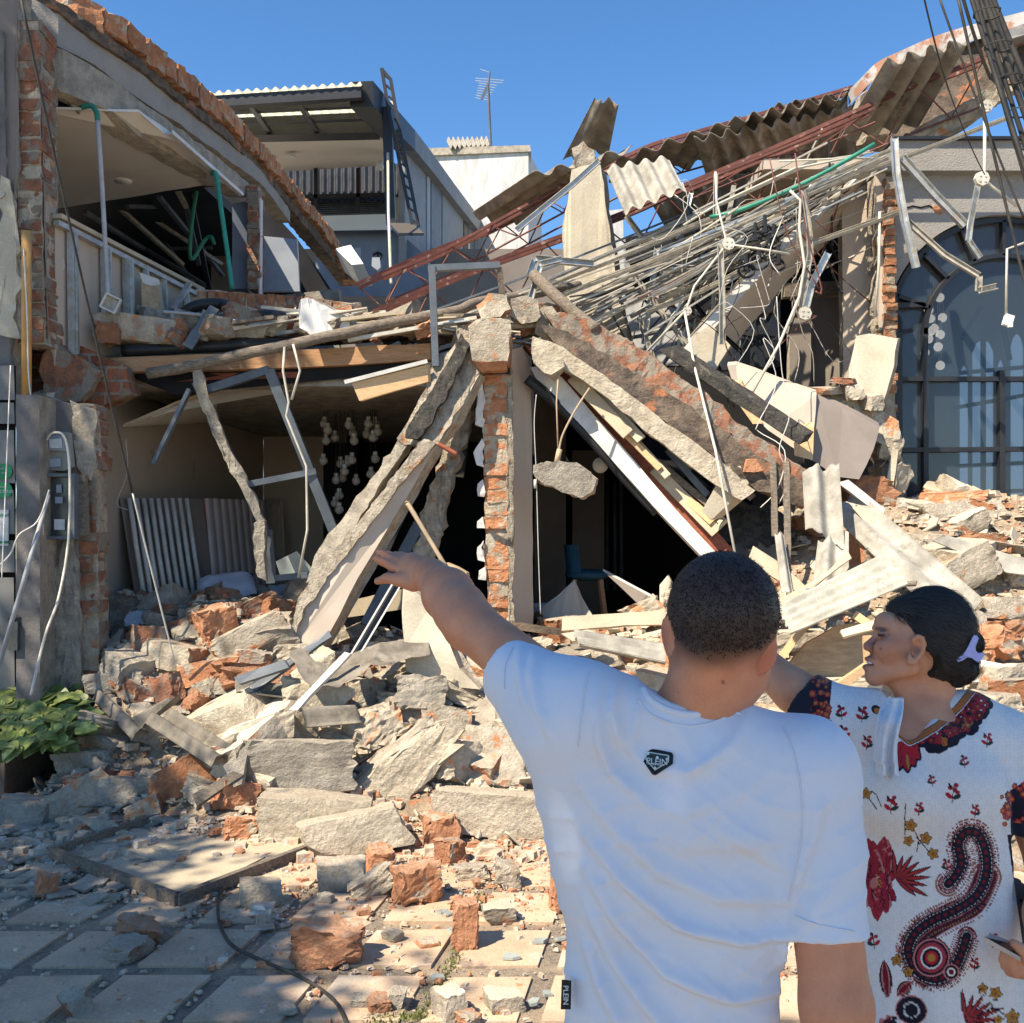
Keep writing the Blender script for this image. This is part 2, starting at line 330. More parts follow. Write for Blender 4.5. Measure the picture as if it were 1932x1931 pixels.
def rough(name, poly, vec, m, cell=.09, amp=.02, parent=None, seed=0, side=None, freq=9., facemat=None):
    """a broken slab: outline extruded by vec, all faces cut small and pushed about by noise.
    m = material of the broken sides; facemat = material of the front face (first outline) when it is another"""
    bm = bmesh.new(); poly = [Vector(p) for p in poly]; vec = Vector(vec)
    a = [bm.verts.new(p) for p in poly]; b = [bm.verts.new(p + vec) for p in poly]; n = len(poly)
    f0 = bm.faces.new(a); f1 = bm.faces.new(b[::-1]); f0.material_index = 1; f1.material_index = 2 if side else 0
    for i in range(n): bm.faces.new((a[i], b[i], b[(i + 1) % n], a[(i + 1) % n]))
    bmesh.ops.triangulate(bm, faces=bm.faces[:])
    for _ in range(7):
        es = [e for e in bm.edges if e.calc_length() > cell * 1.5]
        if not es or len(bm.verts) > 9000: break
        bmesh.ops.subdivide_edges(bm, edges=es, cuts=1); bmesh.ops.triangulate(bm, faces=[f for f in bm.faces if len(f.verts) > 3])
    bm.normal_update()
    sh = Vector((seed * 3.7, seed * 1.3, 0))
    edgey = {}
    for v in bm.verts:
        ns = [f.normal for f in v.link_faces]; mixed = any(ns[0].dot(q) < .7 for q in ns); edgey[v] = mixed
    for v in bm.verts:
        k = noise.noise_vector(v.co * freq + sh) * .62 + noise.noise_vector(v.co * freq * 3.1 + sh) * .62
        fr = all(f.material_index == 1 for f in v.link_faces)
        v.co += k * amp * (.12 if (fr and facemat) else 1.0) * (1.35 if edgey[v] else 1)
    me = bpy.data.meshes.new(name); mi = [f.material_index for f in bm.faces]
    V = [v.co.copy() for v in bm.verts]; bm.verts.index_update(); F = [[v.index for v in f.verts] for f in bm.faces]; bm.free()
    return mk(name, V, F, [m, facemat or m, side or m], parent, False, mi)
ROCKS = {}
def rock_mesh(key, seed, mats, amp=.10, cuts=5, chip=.16, taper=.12):
    bm = bmesh.new(); bmesh.ops.create_cube(bm, size=1.0); r = random.Random(seed)
    for f in bm.faces: f.material_index = 1 if abs(f.normal.z) > .7 else (1 if f.normal.y < -.7 and r.random() < .5 else 0)
    bmesh.ops.subdivide_edges(bm, edges=bm.edges[:], cuts=cuts, use_grid_fill=True)
    cor = {(a, b, c): 1 - r.uniform(0, chip * 2) * (r.random() < .65) for a in (-1, 1) for b in (-1, 1) for c in (-1, 1)}
    tp = [r.uniform(-taper, taper) for _ in range(6)]
    for v in bm.verts:
        p = v.co.copy(); k = 0; x, y, z = p * 2
        for (a, b, c), q in cor.items():
            wt = max(0, (1 + a * x) / 2) ** 2.5 * max(0, (1 + b * y) / 2) ** 2.5 * max(0, (1 + c * z) / 2) ** 2.5; k += (q - 1) * wt
        p *= 1 + k
        p.x += tp[0] * z * .5 + tp[1] * y * .5; p.y += tp[2] * z * .5; p.z += tp[3] * x * .4 + tp[4] * y * .4
        e = sorted((abs(x), abs(y), abs(z)))[1]            # close to an edge of the block
        nv = noise.noise_vector(v.co * 2.6 + Vector((seed * 5.1, 0, 0))); n2 = noise.noise_vector(v.co * 7 + Vector((0, seed * 3.3, 0)))
        n3 = noise.noise_vector(v.co * 17 + Vector((0, 0, seed * 2.3)))
        v.co = p + nv * amp * (.35 + .8 * ss(.6, 1, e)) + n2 * amp * (.3 + .5 * ss(.7, 1, e)) + n3 * amp * (.14 + .42 * ss(.75, 1, e))
    bmesh.ops.triangulate(bm, faces=bm.faces[:], quad_method='ALTERNATE')
    me = bpy.data.meshes.new(key)
    bm.to_mesh(me); bm.free(); zs = [v.co.z for v in me.vertices]; me.transform(Matrix.Translation((0, 0, -min(zs))))
    for mm in mats: me.materials.append(MATS[mm])
    return me
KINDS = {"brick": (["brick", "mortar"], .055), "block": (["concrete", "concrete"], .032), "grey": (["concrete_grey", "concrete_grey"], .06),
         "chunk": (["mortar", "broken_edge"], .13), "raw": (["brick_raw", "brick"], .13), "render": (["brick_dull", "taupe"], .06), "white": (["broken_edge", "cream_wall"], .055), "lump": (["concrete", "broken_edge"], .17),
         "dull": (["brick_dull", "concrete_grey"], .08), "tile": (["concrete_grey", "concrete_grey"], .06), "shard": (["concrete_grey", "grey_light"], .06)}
def rockmesh(kind, i):
    k = (kind, i)
    if k not in ROCKS:
        ms, amp = KINDS[kind]; ROCKS[k] = rock_mesh(kind + "_piece", i * 7 + len(kind) * 13, ms, amp, 9 if i < 60 or i > 63 else 5)
    return ROCKS[k]
def chunk(name, kind, i, loc, dims, rot, label=None, cat=None, group=None):
    o = bpy.data.objects.new(name, rockmesh(kind, i)); COL.objects.link(o); o.location = loc; o.scale = dims; o.rotation_euler = [R(a) for a in rot]
    return tag(o, label, cat, group)
def corr(name, p00, p10, p01, p11, m, waves=4, amp=.028, th=.008, bend=0., jagged=0., parent=None, seed=0, nu=None, nv=14):
    """a corrugated sheet: p00-p10 runs across the corrugations, p00-p01 along them"""
    p00, p10, p01, p11 = map(Vector, (p00, p10, p01, p11)); r = random.Random(seed); nu = nu or int(waves * 8)
    nrm = (p10 - p00).cross(p01 - p00).normalized(); g = Geo(); V = []
    e0 = [r.uniform(0, jagged) for _ in range(nu + 1)]; e1 = [r.uniform(0, jagged) for _ in range(nu + 1)]
    for side in (0, 1):
        for i in range(nu + 1):
            s_ = i / nu
            for j in range(nv + 1):
                a, b = (e0[i] + e0[max(i - 1, 0)]) / 2, 1 - (e1[i] + e1[max(i - 1, 0)]) / 2; t = a + (b - a) * j / nv
                p = p00.lerp(p10, s_).lerp(p01.lerp(p11, s_), t)
                V.append(p + nrm * (amp * math.cos(2 * math.pi * waves * s_) + bend * math.sin(math.pi * t) + (th if side else 0)))
    n1 = (nu + 1) * (nv + 1); F = []
    ix = lambda i, j, q: q * n1 + i * (nv + 1) + j
    for i in range(nu):
        for j in range(nv):
            F.append((ix(i, j, 0), ix(i + 1, j, 0), ix(i + 1, j + 1, 0), ix(i, j + 1, 0))); F.append((ix(i, j + 1, 1), ix(i + 1, j + 1, 1), ix(i + 1, j, 1), ix(i, j, 1)))
    for i in range(nu):
        for j in (0, nv): F.append((ix(i, j, 0), ix(i, j, 1), ix(i + 1, j, 1), ix(i + 1, j, 0)))
    for j in range(nv):
        for i in (0, nu): F.append((ix(i, j, 0), ix(i, j + 1, 0), ix(i, j + 1, 1), ix(i, j, 1)))
    return mk(name, V, F, m, parent, True)
def solo(name, label, cat, geo, m, group=None, smooth=False):
    return tag(geo.build(name, m, None, smooth), label, cat, group)
_m = bpy.data.materials.new("sky_glow_pane"); _m.use_nodes = True; _b = _m.node_tree.nodes["Principled BSDF"]
_b.inputs["Base Color"].default_value = (.12, .22, .34, 1); _b.inputs["Emission Color"].default_value = (.30, .50, .78, 1); _b.inputs["Emission Strength"].default_value = .38; MATS["sky_glow_pane"] = _m  # emissive blue imitates the sky reflected in tall panes
_m = MATS["poly_roof"]; _nt = _m.node_tree; _b = _nt.nodes["Principled BSDF"]; _t = _nt.nodes.new("ShaderNodeBsdfTranslucent"); _t.inputs[0].default_value = (.95, .93, .8, 1); _x = _nt.nodes.new("ShaderNodeMixShader"); _x.inputs[0].default_value = .7
_nt.links.new(_b.outputs[0], _x.inputs[1]); _nt.links.new(_t.outputs[0], _x.inputs[2]); _nt.links.new(_x.outputs[0], _nt.nodes["Material Output"].inputs[0])
LM = [(552, 1450, "the big grey concrete block"), (590, 1550, "the long pale block"), (938, 1530, "the long beam piece by the man's back"), (786, 1450, "the slanting concrete lump"), (920, 1430, "the smooth cream slab"), (690, 1320, "the square masonry piece"), (480, 1200, "the slanting bar of bricks"),
 (300, 1300, "the two plastered bricks"), (208, 1490, "the grey plastered piece in the shade"), (160, 1440, "the planter corner"), (130, 1290, "the foot of the grey pier"), (350, 1210, "the standing plaster shard"), (830, 1250, "the standing cement slab"), (700, 1240, "the bent dusty sheet"), (614, 1790, "the largest red brick chunk"),
 (878, 1750, "the upright orange brick"), (642, 1650, "the rounded grey block"), (335, 1700, "the front corner of the fallen frame"), (98, 1622, "the left corner of the fallen frame"), (450, 1510, "the far corner of the fallen frame"), (590, 1120, "the foot of the leaning slab"), (440, 1120, "the white pillow"), (290, 1130, "the ribbed panel"),
 (940, 1190, "the foot of the brick pier"), (1150, 1230, "the corrugated strip left of the man's head"), (1590, 1120, "the wide pale corrugated sheet"), (1700, 1060, "the long corrugated sheet"), (1835, 980, "the white slab on the crest"), (1550, 960, "the upright corrugated sheet"), (1848, 1080, "the slanting brick-ended block"), (1560, 1240, "the plywood box"),
 (1900, 1200, "the orange blocks at the right edge"), (1880, 1330, "the woman's shoulder"), (1700, 1045, "the pinkish pillow"), (1480, 1000, "the upright weathered board"), (268, 620, "the long brick chunk on the floor edge"), (480, 560, "the fallen brick row"), (610, 600, "the white plastered fragment"), (720, 560, "the left ends of the roof trusses"),
 (815, 600, "the grey metal door frame"), (925, 570, "the pier top"), (345, 620, "the grey lump on the floor edge"), (1110, 450, "the cream wall stub"), (1220, 350, "the sunlit corrugated sheet"), (1374, 461, "the round box in the tangle"), (1440, 470, "the dark lamp fittings"), (1518, 592, "the round box below the taupe beam"), (1340, 660, "the lit end of the taupe beam"),
 (1450, 350, "the turquoise pipe"), (1560, 300, "the upper end of the taupe beam"), (1250, 600, "the green-tinted glass gap"), (1060, 590, "the thick brown pole"), (1200, 480, "the right side of the cream stub"), (220, 480, "the long grey vent pipe"), (380, 430, "the bent green pipe"), (1420, 640, "the bright wall behind the lattice")]
def uv(p):
    c, s_ = math.cos(PITCH), math.sin(PITCH); q = Vector(p) - Vector((0, 0, CAMZ)); d = q.y * c + q.z * s_; return 966 + q.x / d * FU, 965.5 - (-q.y * s_ + q.z * c) / d * FU
KW = {"brick": "mortared brick", "chunk": "rubbly masonry", "block": "pale concrete", "white": "cream plastered", "raw": "orange brick", "lump": "rough concrete", "grey": "grey concrete", "dull": "brown brick", "tile": "grey plastered", "render": "brick and render", "shard": "pale plaster"}
def near_label(what, p):
    u, v = uv(p); a, b, n = min(LM, key=lambda q: (q[0] - u) ** 2 + (q[1] - v) ** 2); du, dv = u - a, v - b
    return what + " " + ("just left of " if du < -abs(dv) else "just right of " if du > abs(dv) else "just above " if dv < 0 else "just below ") + n
_m = MATS["window_glass"].copy(); _m.name = "lamp_glass"; _b = _m.node_tree.nodes["Principled BSDF"]; _b.inputs["Base Color"].default_value = (.75, .7, .62, 1); _b.inputs["Alpha"].default_value = .5; MATS["lamp_glass"] = _m
_m = MATS["plaster_white"].copy(); _m.name = "globe_glow"; _b = _m.node_tree.nodes["Principled BSDF"]; _b.inputs["Emission Color"].default_value = (1, .93, .82, 1); _b.inputs["Emission Strength"].default_value = .5; MATS["globe_glow"] = _m  # faint glow added so the white globes show in the dim room
# the setting
def gridmesh(name, x0, x1, y0, y1, step, hf, m, kind='structure', skirt=None):
    nx, ny = int((x1 - x0) / step) + 1, int((y1 - y0) / step) + 1; V = []; F = []
    for j in range(ny):
        for i in range(nx):
            x, y = x0 + i * step, y0 + j * step; V.append((x, y, hf(x, y)))
    for j in range(ny - 1):
        for i in range(nx - 1): a = j * nx + i; F.append((a, a + 1, a + nx + 1, a + nx))
    return tag(mk(name, V, F, m, None, True), kind=kind)
g = Geo(); g.add([(-60, -60, -.02), (60, -60, -.02), (60, 90, -.02), (-60, 90, -.02)], [(0, 1, 2, 3)])
tag(g.build("ground", "ground_far"), kind='structure')
g = Geo(); g.add([(-7, -2, -.008), (6, -2, -.008), (6, 9, -.008), (-7, 9, -.008)], [(0, 1, 2, 3)])
tag(g.build("pavement", "gravel_strip"), kind='structure')
g = Geo(); r = random.Random(3); sh = math.tan(R(10))
for j in range(-2, 14):
    y = 3.83 + (j - 0) * .485 - .97
    for i in range(-11, 12):
        x = -1.575 + i * .437 + (y - 4.23) * sh
        if x < -6 or x > 4.5: continue
        j4 = lambda: r.uniform(-.006, .006); W, D = .352, .385; z = r.uniform(.002, .008); t = [r.uniform(-.004, .004) for _ in range(4)]
        q = [Vector((x + j4(), y + j4(), z + t[0])), Vector((x + W + j4(), y + j4(), z + t[1])), Vector((x + W + sh * D + j4(), y + D + j4(), z + t[2])), Vector((x + sh * D + j4(), y + D + j4(), z + t[3]))]
        g.hexa([a - Vector((0, 0, .03)) for a in q] + [q[0], q[1], q[2], q[3]])
tag(g.build("paving", "paving_tile"), kind='structure')
g = Geo(); r = random.Random(5)
for a, b in (((800, 1918), (862, 1800)), ((690, 1925), (800, 1918)), ((862, 1800), (905, 1690)), ((1090, 1700), (1120, 1920))):
    A, B = G(*a), G(*b)
    for k in range(260):
        p = A.lerp(B, r.random()) + Vector((r.gauss(0, .018), r.gauss(0, .02), 0)); h = r.uniform(.006, .022); d = Vector((r.uniform(-1, 1), r.uniform(-1, 1), 0)) * .006
        g.add([p - d, p + d, p + Vector((r.uniform(-.01, .01), r.uniform(-.01, .01), h))], [(0, 1, 2)])
tag(g.build("moss", "moss"), kind='stuff')
tag(gridmesh("rubble_bed", -4.2, 5.0, 5.2, 10.4, .07, heap, "dust_heap"), kind='stuff')
# upper left: the stripped side wall of the house next door
LB = thing("side_building", "two-storey brick building with its side stripped open, at the left edge", "building", (-3.6, 8.2, 0))
def band(name, rows, th, m, facemat=None, amp=.015, cell=.14, seed=0, parent=LB, side=None):
    """rows = [(u, vtop, vbottom, Z)...] read along the party wall; th = thickness to the left"""
    top = [P(u, a, Z) for u, a, b, Z in rows]; bot = [P(u, b, Z) for u, a, b, Z in rows]
    return rough(name, top + bot[::-1], (-th, .03, 0), m, cell, amp, parent, seed, side, facemat=facemat)
def brickpile(name, corners, Z0, dz, nrow, m_b, m_m, parent, seed=0, jut=.02, lay=None, gapz=.012, core=True):
    """courses of real bricks between left/right outlines: corners = [(uL, uR, v) ...] from top to bottom"""
    r = random.Random(seed); g = Geo()
    for k in range(nrow):
        t = (k + .5) / nrow * (len(corners) - 1); i = min(int(t), len(corners) - 2); f = t - i
        uL = corners[i][0] * (1 - f) + corners[i + 1][0] * f; uR = corners[i][1] * (1 - f) + corners[i + 1][1] * f
        v = corners[i][2] * (1 - f) + corners[i + 1][2] * f; hpx = (corners[-1][2] - corners[0][2]) / nrow
        a, b = P(uL, v, Z0), P(uR, v, Z0); h = S(hpx, Z0) - gapz
        n = lay or 1; off = r.uniform(-.2, .2) if n > 1 else 0
        for q in range(n):
            A, B = a.lerp(b, q / n), a.lerp(b, (q + 1) / n)
            jx, jy = r.uniform(-jut, jut) * .6, r.uniform(-jut, jut * .9)
            c = (A + B) / 2 + Vector((jx, dz / 2 + jy, 0)); g.cur = 0
            ro = Euler((r.uniform(-.05, .05), r.uniform(-.03, .03), r.uniform(-.06, .06))).to_matrix()
            g.box(c, ((B - A).length * r.uniform(.86, 1.0) - .008, dz, h), ro)
    g2 = Geo(); g2.V = g.V; g2.F = g.F
    bm = bmesh.new(); vs = [bm.verts.new(v) for v in g2.V]; [bm.faces.new([vs[i] for i in f]) for f in g2.F]
    bmesh.ops.subdivide_edges(bm, edges=[e for e in bm.edges if e.calc_length() > .05], cuts=3, use_grid_fill=True)
    for v in bm.verts:
        v.co += noise.noise_vector(v.co * 16) * .011 + noise.noise_vector(v.co * 45) * .004
    bm.verts.index_update(); V = [v.co.copy() for v in bm.verts]; F = [[v.index for v in f.verts] for f in bm.faces]; bm.free()
    o = mk(name, V, F, m_b, parent)
    if core:
        pts = [P(c[0] + 3, c[2], Z0 + .008) for c in corners] + [P(c[1] - 3, c[2], Z0 + .008) for c in corners[::-1]]
        rough("mortar", pts, (0, dz * .9, 0), m_m, .06, .012, o, seed + 3)
    return o
brickpile("brick_column", [(30, 76, 40), (30, 76, 200), (32, 82, 420), (33, 88, 650)], 7.75, .3, 26, "brick_dull", "mortar", LB, 2, .010, gapz=.004)
rough("column_reveal", PP([(76, 118, 7.77), (98, 130, 8.05), (101, 640, 8.05), (90, 640, 7.77)]), (-.02, .03, 0), "broken_edge", .1, .008, LB, 4, facemat="taupe_dark")
rough("plaster_strip", PP([(99, 190, 8.03), (102, 190, 8.03), (104, 420, 8.03), (121, 500, 8.04), (108, 560, 8.04), (106, 640, 8.03), (99, 640, 8.03)]), (0, .02, 0), "plaster_white", .08, .008, LB, 5)
rough("old_render", jag(PP([(-30, -30), (34, -30), (36, 60), (30, 130), (34, 330), (26, 440), (30, 640), (20, 750), (-30, 750)], 7.72), .12, .02, 3), (0, .25, 0), "broken_edge", .1, .02, LB, 6, facemat="taupe_dark")
rough("grey_upper_render", jag(PP([(-30, 60), (6, 60), (8, 330), (4, 440), (14, 470), (20, 690), (-30, 690)], 7.69), .12, .02, 3), (0, .03, 0), "concrete_grey", .1, .01, LB, 7, facemat="grey_paint")
rough("plaster_remnant", jag(PP([(2, 330), (16, 340), (26, 380), (40, 530), (26, 600), (40, 640), (0, 630)], 7.67), .07, .03, 9), (0, .03, 0), "broken_edge", .05, .02, LB, 8, facemat="cream_wall")
W = [(36, 8.0), (120, 8.12), (200, 8.45), (300, 9.1), (400, 10.2), (490, 11.6), (570, 13.6), (625, 15.6), (668, 17.6)]
vb = [130, 168, 205, 262, 325, 368, 0, 0, 0]
band("tie_beam", [(36, 62, 115, 8.0), (72, 78, 152, 8.05), (120, 92, 176, 8.12), (200, 142, 208, 8.45), (262, 190, 256, 8.8), (330, 238, 296, 9.4), (420, 304, 345, 10.5), (468, 345, 372, 11.2)], .22, "concrete", facemat="concrete_grey", amp=.02, seed=11)
band("block_course", [(36, -14, 60, 8.02), (110, 22, 88, 8.12), (180, 72, 124, 8.4), (262, 128, 186, 8.8), (340, 190, 236, 9.5), (430, 262, 302, 10.7), (490, 320, 344, 11.7), (548, 396, 420, 13.2)], .18, "concrete_grey", facemat="facade", amp=.012, seed=12)
band("mortar_ledge", [(60, -46, -8, 8.05), (110, 0, 24, 8.1), (180, 48, 74, 8.35), (262, 112, 130, 8.75), (340, 176, 192, 9.4), (430, 246, 264, 10.6), (500, 318, 334, 12.), (560, 390, 408, 13.4), (620, 462, 480, 15.4), (664, 528, 540, 17.6)], .2, "stained", amp=.02, seed=13, cell=.08)
cop = [(110, -26, 8.2), (180, 22, 8.4), (225, 48, 8.6), (262, 78, 8.8), (300, 110, 9.1), (340, 142, 9.5), (385, 178, 10.1), (430, 216, 10.7), (468, 262, 11.3), (500, 292, 12.), (530, 332, 12.7), (560, 368, 13.4), (592, 405, 14.4), (620, 440, 15.4), (645, 486, 16.4), (668, 522, 17.6)]
co = thing("brick_coping", "jagged course of broken orange bricks topping the stripped side wall", "brick course", P(300, 140, 9.1))
for i in range(len(cop) - 1):
    a, b = P(*cop[i]) + Vector((.07, 0, .03)), P(*cop[i + 1]) + Vector((.07, 0, .03)); n = max(1, round((b - a).length / .27))
    for k in range(n):
        A, B = a.lerp(b, (k + .04) / n), a.lerp(b, (k + .97) / n); r_ = random.Random(i * 9 + k)
        h = .15 * r_.uniform(.75, 1.12); n_ = (B - A)
        q = [A, B, B + Vector((0, 0, -h * 1.35)), A + Vector((0, 0, -h * 1.35))]
        rough("brick", q, (-.2, .02, 0), "brick", .07, .028, co, i * 5 + k, facemat=None)
rough("knee_wall", PP([(104, 420, 7.95), (372, 552, 9.9), (372, 640, 9.9), (104, 690, 7.95)]), (-.08, .02, 0), "board_tan", .2, .004, LB, 21, facemat="taupe")
g = Geo()
for (u0, v0, u1, v1, Z) in ((106, 408, 374, 545, 7.93),):
    g.bar(P(106, 408, 7.92), P(378, 548, 9.9), .10, .035)
g.build("knee_wall_cap", "board_tan", LB)
g = Geo(); g.bar(P(106, 420, 7.90), P(372, 556, 9.86), .05, .04); g.build("stud_track", "galvanised", LB)
for u, Z, va, vb_ in ((131, 8.1, 432, 668), (139, 8.14, 436, 668), (194, 8.5, 465, 620), (203, 8.53, 470, 620), (235, 8.78, 486, 612), (245, 8.82, 490, 612), (308, 9.35, 520, 590), (350, 9.7, 540, 585), (273, 9.05, 500, 535)):
    g = Geo(); g.channel(P(u, va, Z - .05), P(u + 3, vb_, Z - .05), .045, .03, .004, up=(0, 1, 0)); g.build("stud", "galvanised", LB)
g = Geo(); g.bar(P(357, 535, 9.5), P(328, 585, 9.2), .05, .03, up=(0, 1, 0)); g.build("bent_stud", "galvanised", LB)
wb = tag(rough("wall_cabinet", PP([(246, 518, 8.86), (304, 532, 9.2), (312, 598, 9.2), (246, 590, 8.86)]), (-.05, -.1, 0), "board_tan", .12, .005, None, 3, facemat="board_tan"), "broken wall cabinet with brown plywood inside, behind the metal studs", "cabinet")
rough("plywood_back", PP([(266, 532, 8.80), (298, 542, 8.98), (303, 590, 8.98), (268, 584, 8.80)]), (0, .01, 0), "plywood", .1, .003, wb, 3)
rough("torn_lining", PP([(262, 514, 8.78), (300, 528, 8.96), (300, 538, 8.96), (292, 534, 8.92), (284, 540, 8.88), (270, 534, 8.82)]), (0, .008, 0), "plaster_white", .05, .008, wb, 4)
rough("ceiling_board", [P(98, 206, 8.24), P(262, 212, 8.6)] + [P(u, v, Z) + Vector((random.Random(u).uniform(-.03, .04), 0, 0)) for u, v, Z in ((268, 222, 8.65), (300, 240, 8.9), (320, 262, 9.0), (345, 276, 9.3), (372, 292, 9.5), (392, 312, 9.8), (410, 330, 10.0), (420, 346, 10.2))] + [P(385, 350, 10.6), P(98, 396, 10.8)] + [P(60, 396, 10.8), P(60, 206, 8.24)], (0, 0, .02), "plaster_white", .18, .006, LB, 31, facemat="ceiling_cream")
g = Geo(); c = P(232, 341, 9.7); g.tube([c + Vector((0, 0, .0)), c + Vector((0, 0, -.012))], .085, 20); g.build("downlight", "ceiling_cream", LB, True)
g = Geo(); g.tube([P(60, 395, 11), P(430, 345, 10.6)], .02); g.build("ceiling_joist", "steel_dark", LB)
for k, (a, b) in enumerate((((320, 252, 8.9), (455, 370, 10.6)), ((100, 170, 8.3), (150, 215, 8.4)), ((150, 195, 8.4), (300, 240, 9.2)))):
    g = Geo(); g.channel(P(*a), P(*b), .05, .03, .004); g.build("ceiling_track", "track_dusty" if k else "white_metal", LB)
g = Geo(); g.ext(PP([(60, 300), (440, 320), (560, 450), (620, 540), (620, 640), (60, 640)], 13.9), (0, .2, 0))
g.build("rear_wall", "shade_black", LB)
g = Geo(); a = [Vector((-9, 8.3, 5.55)), Vector((-3.5, 8.3, 5.55)), Vector((-2.9, 16, 5.5)), Vector((-9, 16, 5.5))]; g.ext(a, (0, 0, .1)); g.build("roof_slab", "dark_metal_roof", LB)
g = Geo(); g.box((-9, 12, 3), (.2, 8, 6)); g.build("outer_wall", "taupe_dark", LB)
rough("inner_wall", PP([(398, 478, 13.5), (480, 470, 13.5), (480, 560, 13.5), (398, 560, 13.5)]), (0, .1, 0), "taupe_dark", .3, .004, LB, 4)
rough("blue_grey_column", PP([(438, 384, 11.2), (466, 380, 11.25), (466, 545, 11.25), (438, 545, 11.2)]), (-.02, .35, 0), "grey_blue", .3, .002, LB, 5)
brickpile("inner_brick_column", [(464, 489, 350), (465, 489, 450), (466, 490, 545)], 11.1, .25, 17, "brick_dull", "mortar", LB, 12, .008, gapz=.004)
g = Geo(); g.box((P(492, 470, 11.2)), (.015, .1, 1.1)); g.build("door_casing", "white_metal", LB)
rough("rear_partition", PP([(490, 445, 12.8), (560, 452, 12.8), (565, 550, 12.8), (490, 550, 12.8)]), (0, .06, 0), "plaster_white", .2, .004, LB, 6, facemat="grey_light")
rd = random.Random(31)
for k, (a, b, c_) in enumerate((((205, 375, 11.5), (345, 500, 12.5), "track_dusty"), ((300, 372, 11), (420, 520, 13), "steel_frame"), ((355, 350, 11), (395, 545, 12), "steel_dark"), ((160, 400, 11), (270, 470, 12.5), "steel_frame"), ((240, 390, 11), (330, 392, 12), "steel_frame"), ((110, 405, 12), (360, 395, 12.4), "steel_frame"), ((260, 395, 12), (420, 500, 12.4), "track_dusty"), ((330, 350, 10.9), (352, 392, 11.2), "track_dusty"), ((352, 392, 11.2), (375, 500, 12), "steel_frame"), ((190, 420, 13), (390, 540, 12), "steel_frame"), ((310, 470, 13), (400, 468, 13), "steel_frame"), ((300, 440, 13), (380, 560, 12.6), "steel_frame"))):
    g = Geo(); g.bar(P(*a), P(*b), .05, .04); tag(g.build("hanging_ceiling_track", c_), "%s bent ceiling track in the dark room behind the stripped wall" % ("first|long middle|steep|far left|short left|flat left|lower right|small upper|steep upper|low|level|lowest".split("|")[k]), "ceiling track", "ceiling tracks in the dark upper room")
g = Geo(); g.tube(smoothpts(PP([(155, 203, 8.3), (172, 200, 8.28), (182, 212, 8.27), (184, 228, 8.27)])), .022); o1 = g
g2 = Geo(); g2.tube(smoothpts(PP([(184, 226, 8.27), (194, 380, 8.3), (205, 590, 8.35)])), .02)
t = thing("vent_pipe", "tall grey pipe with a green elbow hanging before the cream ceiling", "pipe", P(205, 590, 8.35)); g2.build("pipe", "pvc_grey", t, True); o1.build("elbow", "pvc_green", t, True)
g = Geo(); g.tube(smoothpts(PP([(400, 328, 9.9), (408, 330, 9.8), (415, 380, 9.7), (428, 470, 9.65), (438, 546, 9.6)])), .024); solo("green_pipe", "long upright green plastic pipe leaning before the blue-grey column", "pipe", g, "pvc_green", None, True)
g = Geo(); g.tube(smoothpts(PP([(372, 355, 11), (362, 420, 11.2), (360, 490, 11.3), (385, 455, 11.4), (398, 447, 11.4), (404, 462, 11.4)])), .022); solo("bent_green_pipe", "bent green pipe in the dark room left of the tall green pipe", "pipe", g, "pvc_green", None, True)
t = thing("junction_box", "white square junction box hanging on the wire under the grey pipe", "junction box", P(209, 575, 8.3))
g = Geo(); c = P(209, 573, 8.28); rr = Euler((0, R(25), R(10))).to_matrix()
for dx, dz, w_, h_ in ((0, .06, .13, .012), (0, -.06, .13, .012), (.06, 0, .012, .108), (-.06, 0, .012, .108)): g.box(c + rr @ Vector((dx, 0, dz)), (w_, .04, h_), rr)
g.build("box_rim", "white_metal", t); g = Geo(); g.box(c + rr @ Vector((0, .02, 0)), (.105, .006, .105), rr); g.build("box_back", "track_dusty", t)
g = Geo(); g.tube(PP([(50, 437, 7.55), (50, 560, 7.55), (50, 752, 7.55)]), .036, 14); solo("yellow_pipe", "thick yellow plastic pipe fixed upright to the left brick column", "pipe", g, "pvc_yellow", None, True)
# lower left: grey rendered pier with meters, shop panel at the edge
rough("grey_pillar", PP([(30, 745, 7.35), (74, 745, 7.35), (76, 1330, 7.35), (30, 1330, 7.35)]), (0, .5, 0), "concrete_grey", .15, .006, LB, 41, facemat="grey_paint", side="grey_paint")
gp = rough("rendered_pier", PP([(72, 752, 7.62), (80, 745, 7.62), (130, 762, 7.62), (142, 790, 7.62), (144, 880, 7.62), (146, 1010, 7.62), (152, 1340, 7.62), (72, 1340, 7.62)]), (0, .4, 0), "concrete_grey", .12, .008, LB, 42, facemat="grey_paint")
rough("coarse_render_patch", jag(PP([(120, 1018, 7.60), (136, 1000, 7.60), (146, 1060, 7.6), (150, 1330, 7.60), (98, 1330, 7.60), (96, 1100, 7.60), (108, 1060, 7.6)]), .1, .02, 4), (0, .04, 0), "concrete_grey", .05, .022, LB, 43)
brickpile("broken_brick_edge", [(136, 180, 762), (146, 186, 860), (142, 184, 900), (146, 186, 1010), (138, 180, 1060), (146, 186, 1150), (150, 190, 1300)], 7.66, .22, 20, "brick_dull", "mortar", LB, 33, .03)
rough("torn_plaster_edge", jag(PP([(128, 756, 7.61), (180, 775, 7.63), (184, 800, 7.63), (176, 830, 7.63), (182, 880, 7.63), (170, 905, 7.62), (144, 880, 7.61)]), .08, .02, 6), (0, .06, 0), "broken_edge", .06, .02, LB, 44)
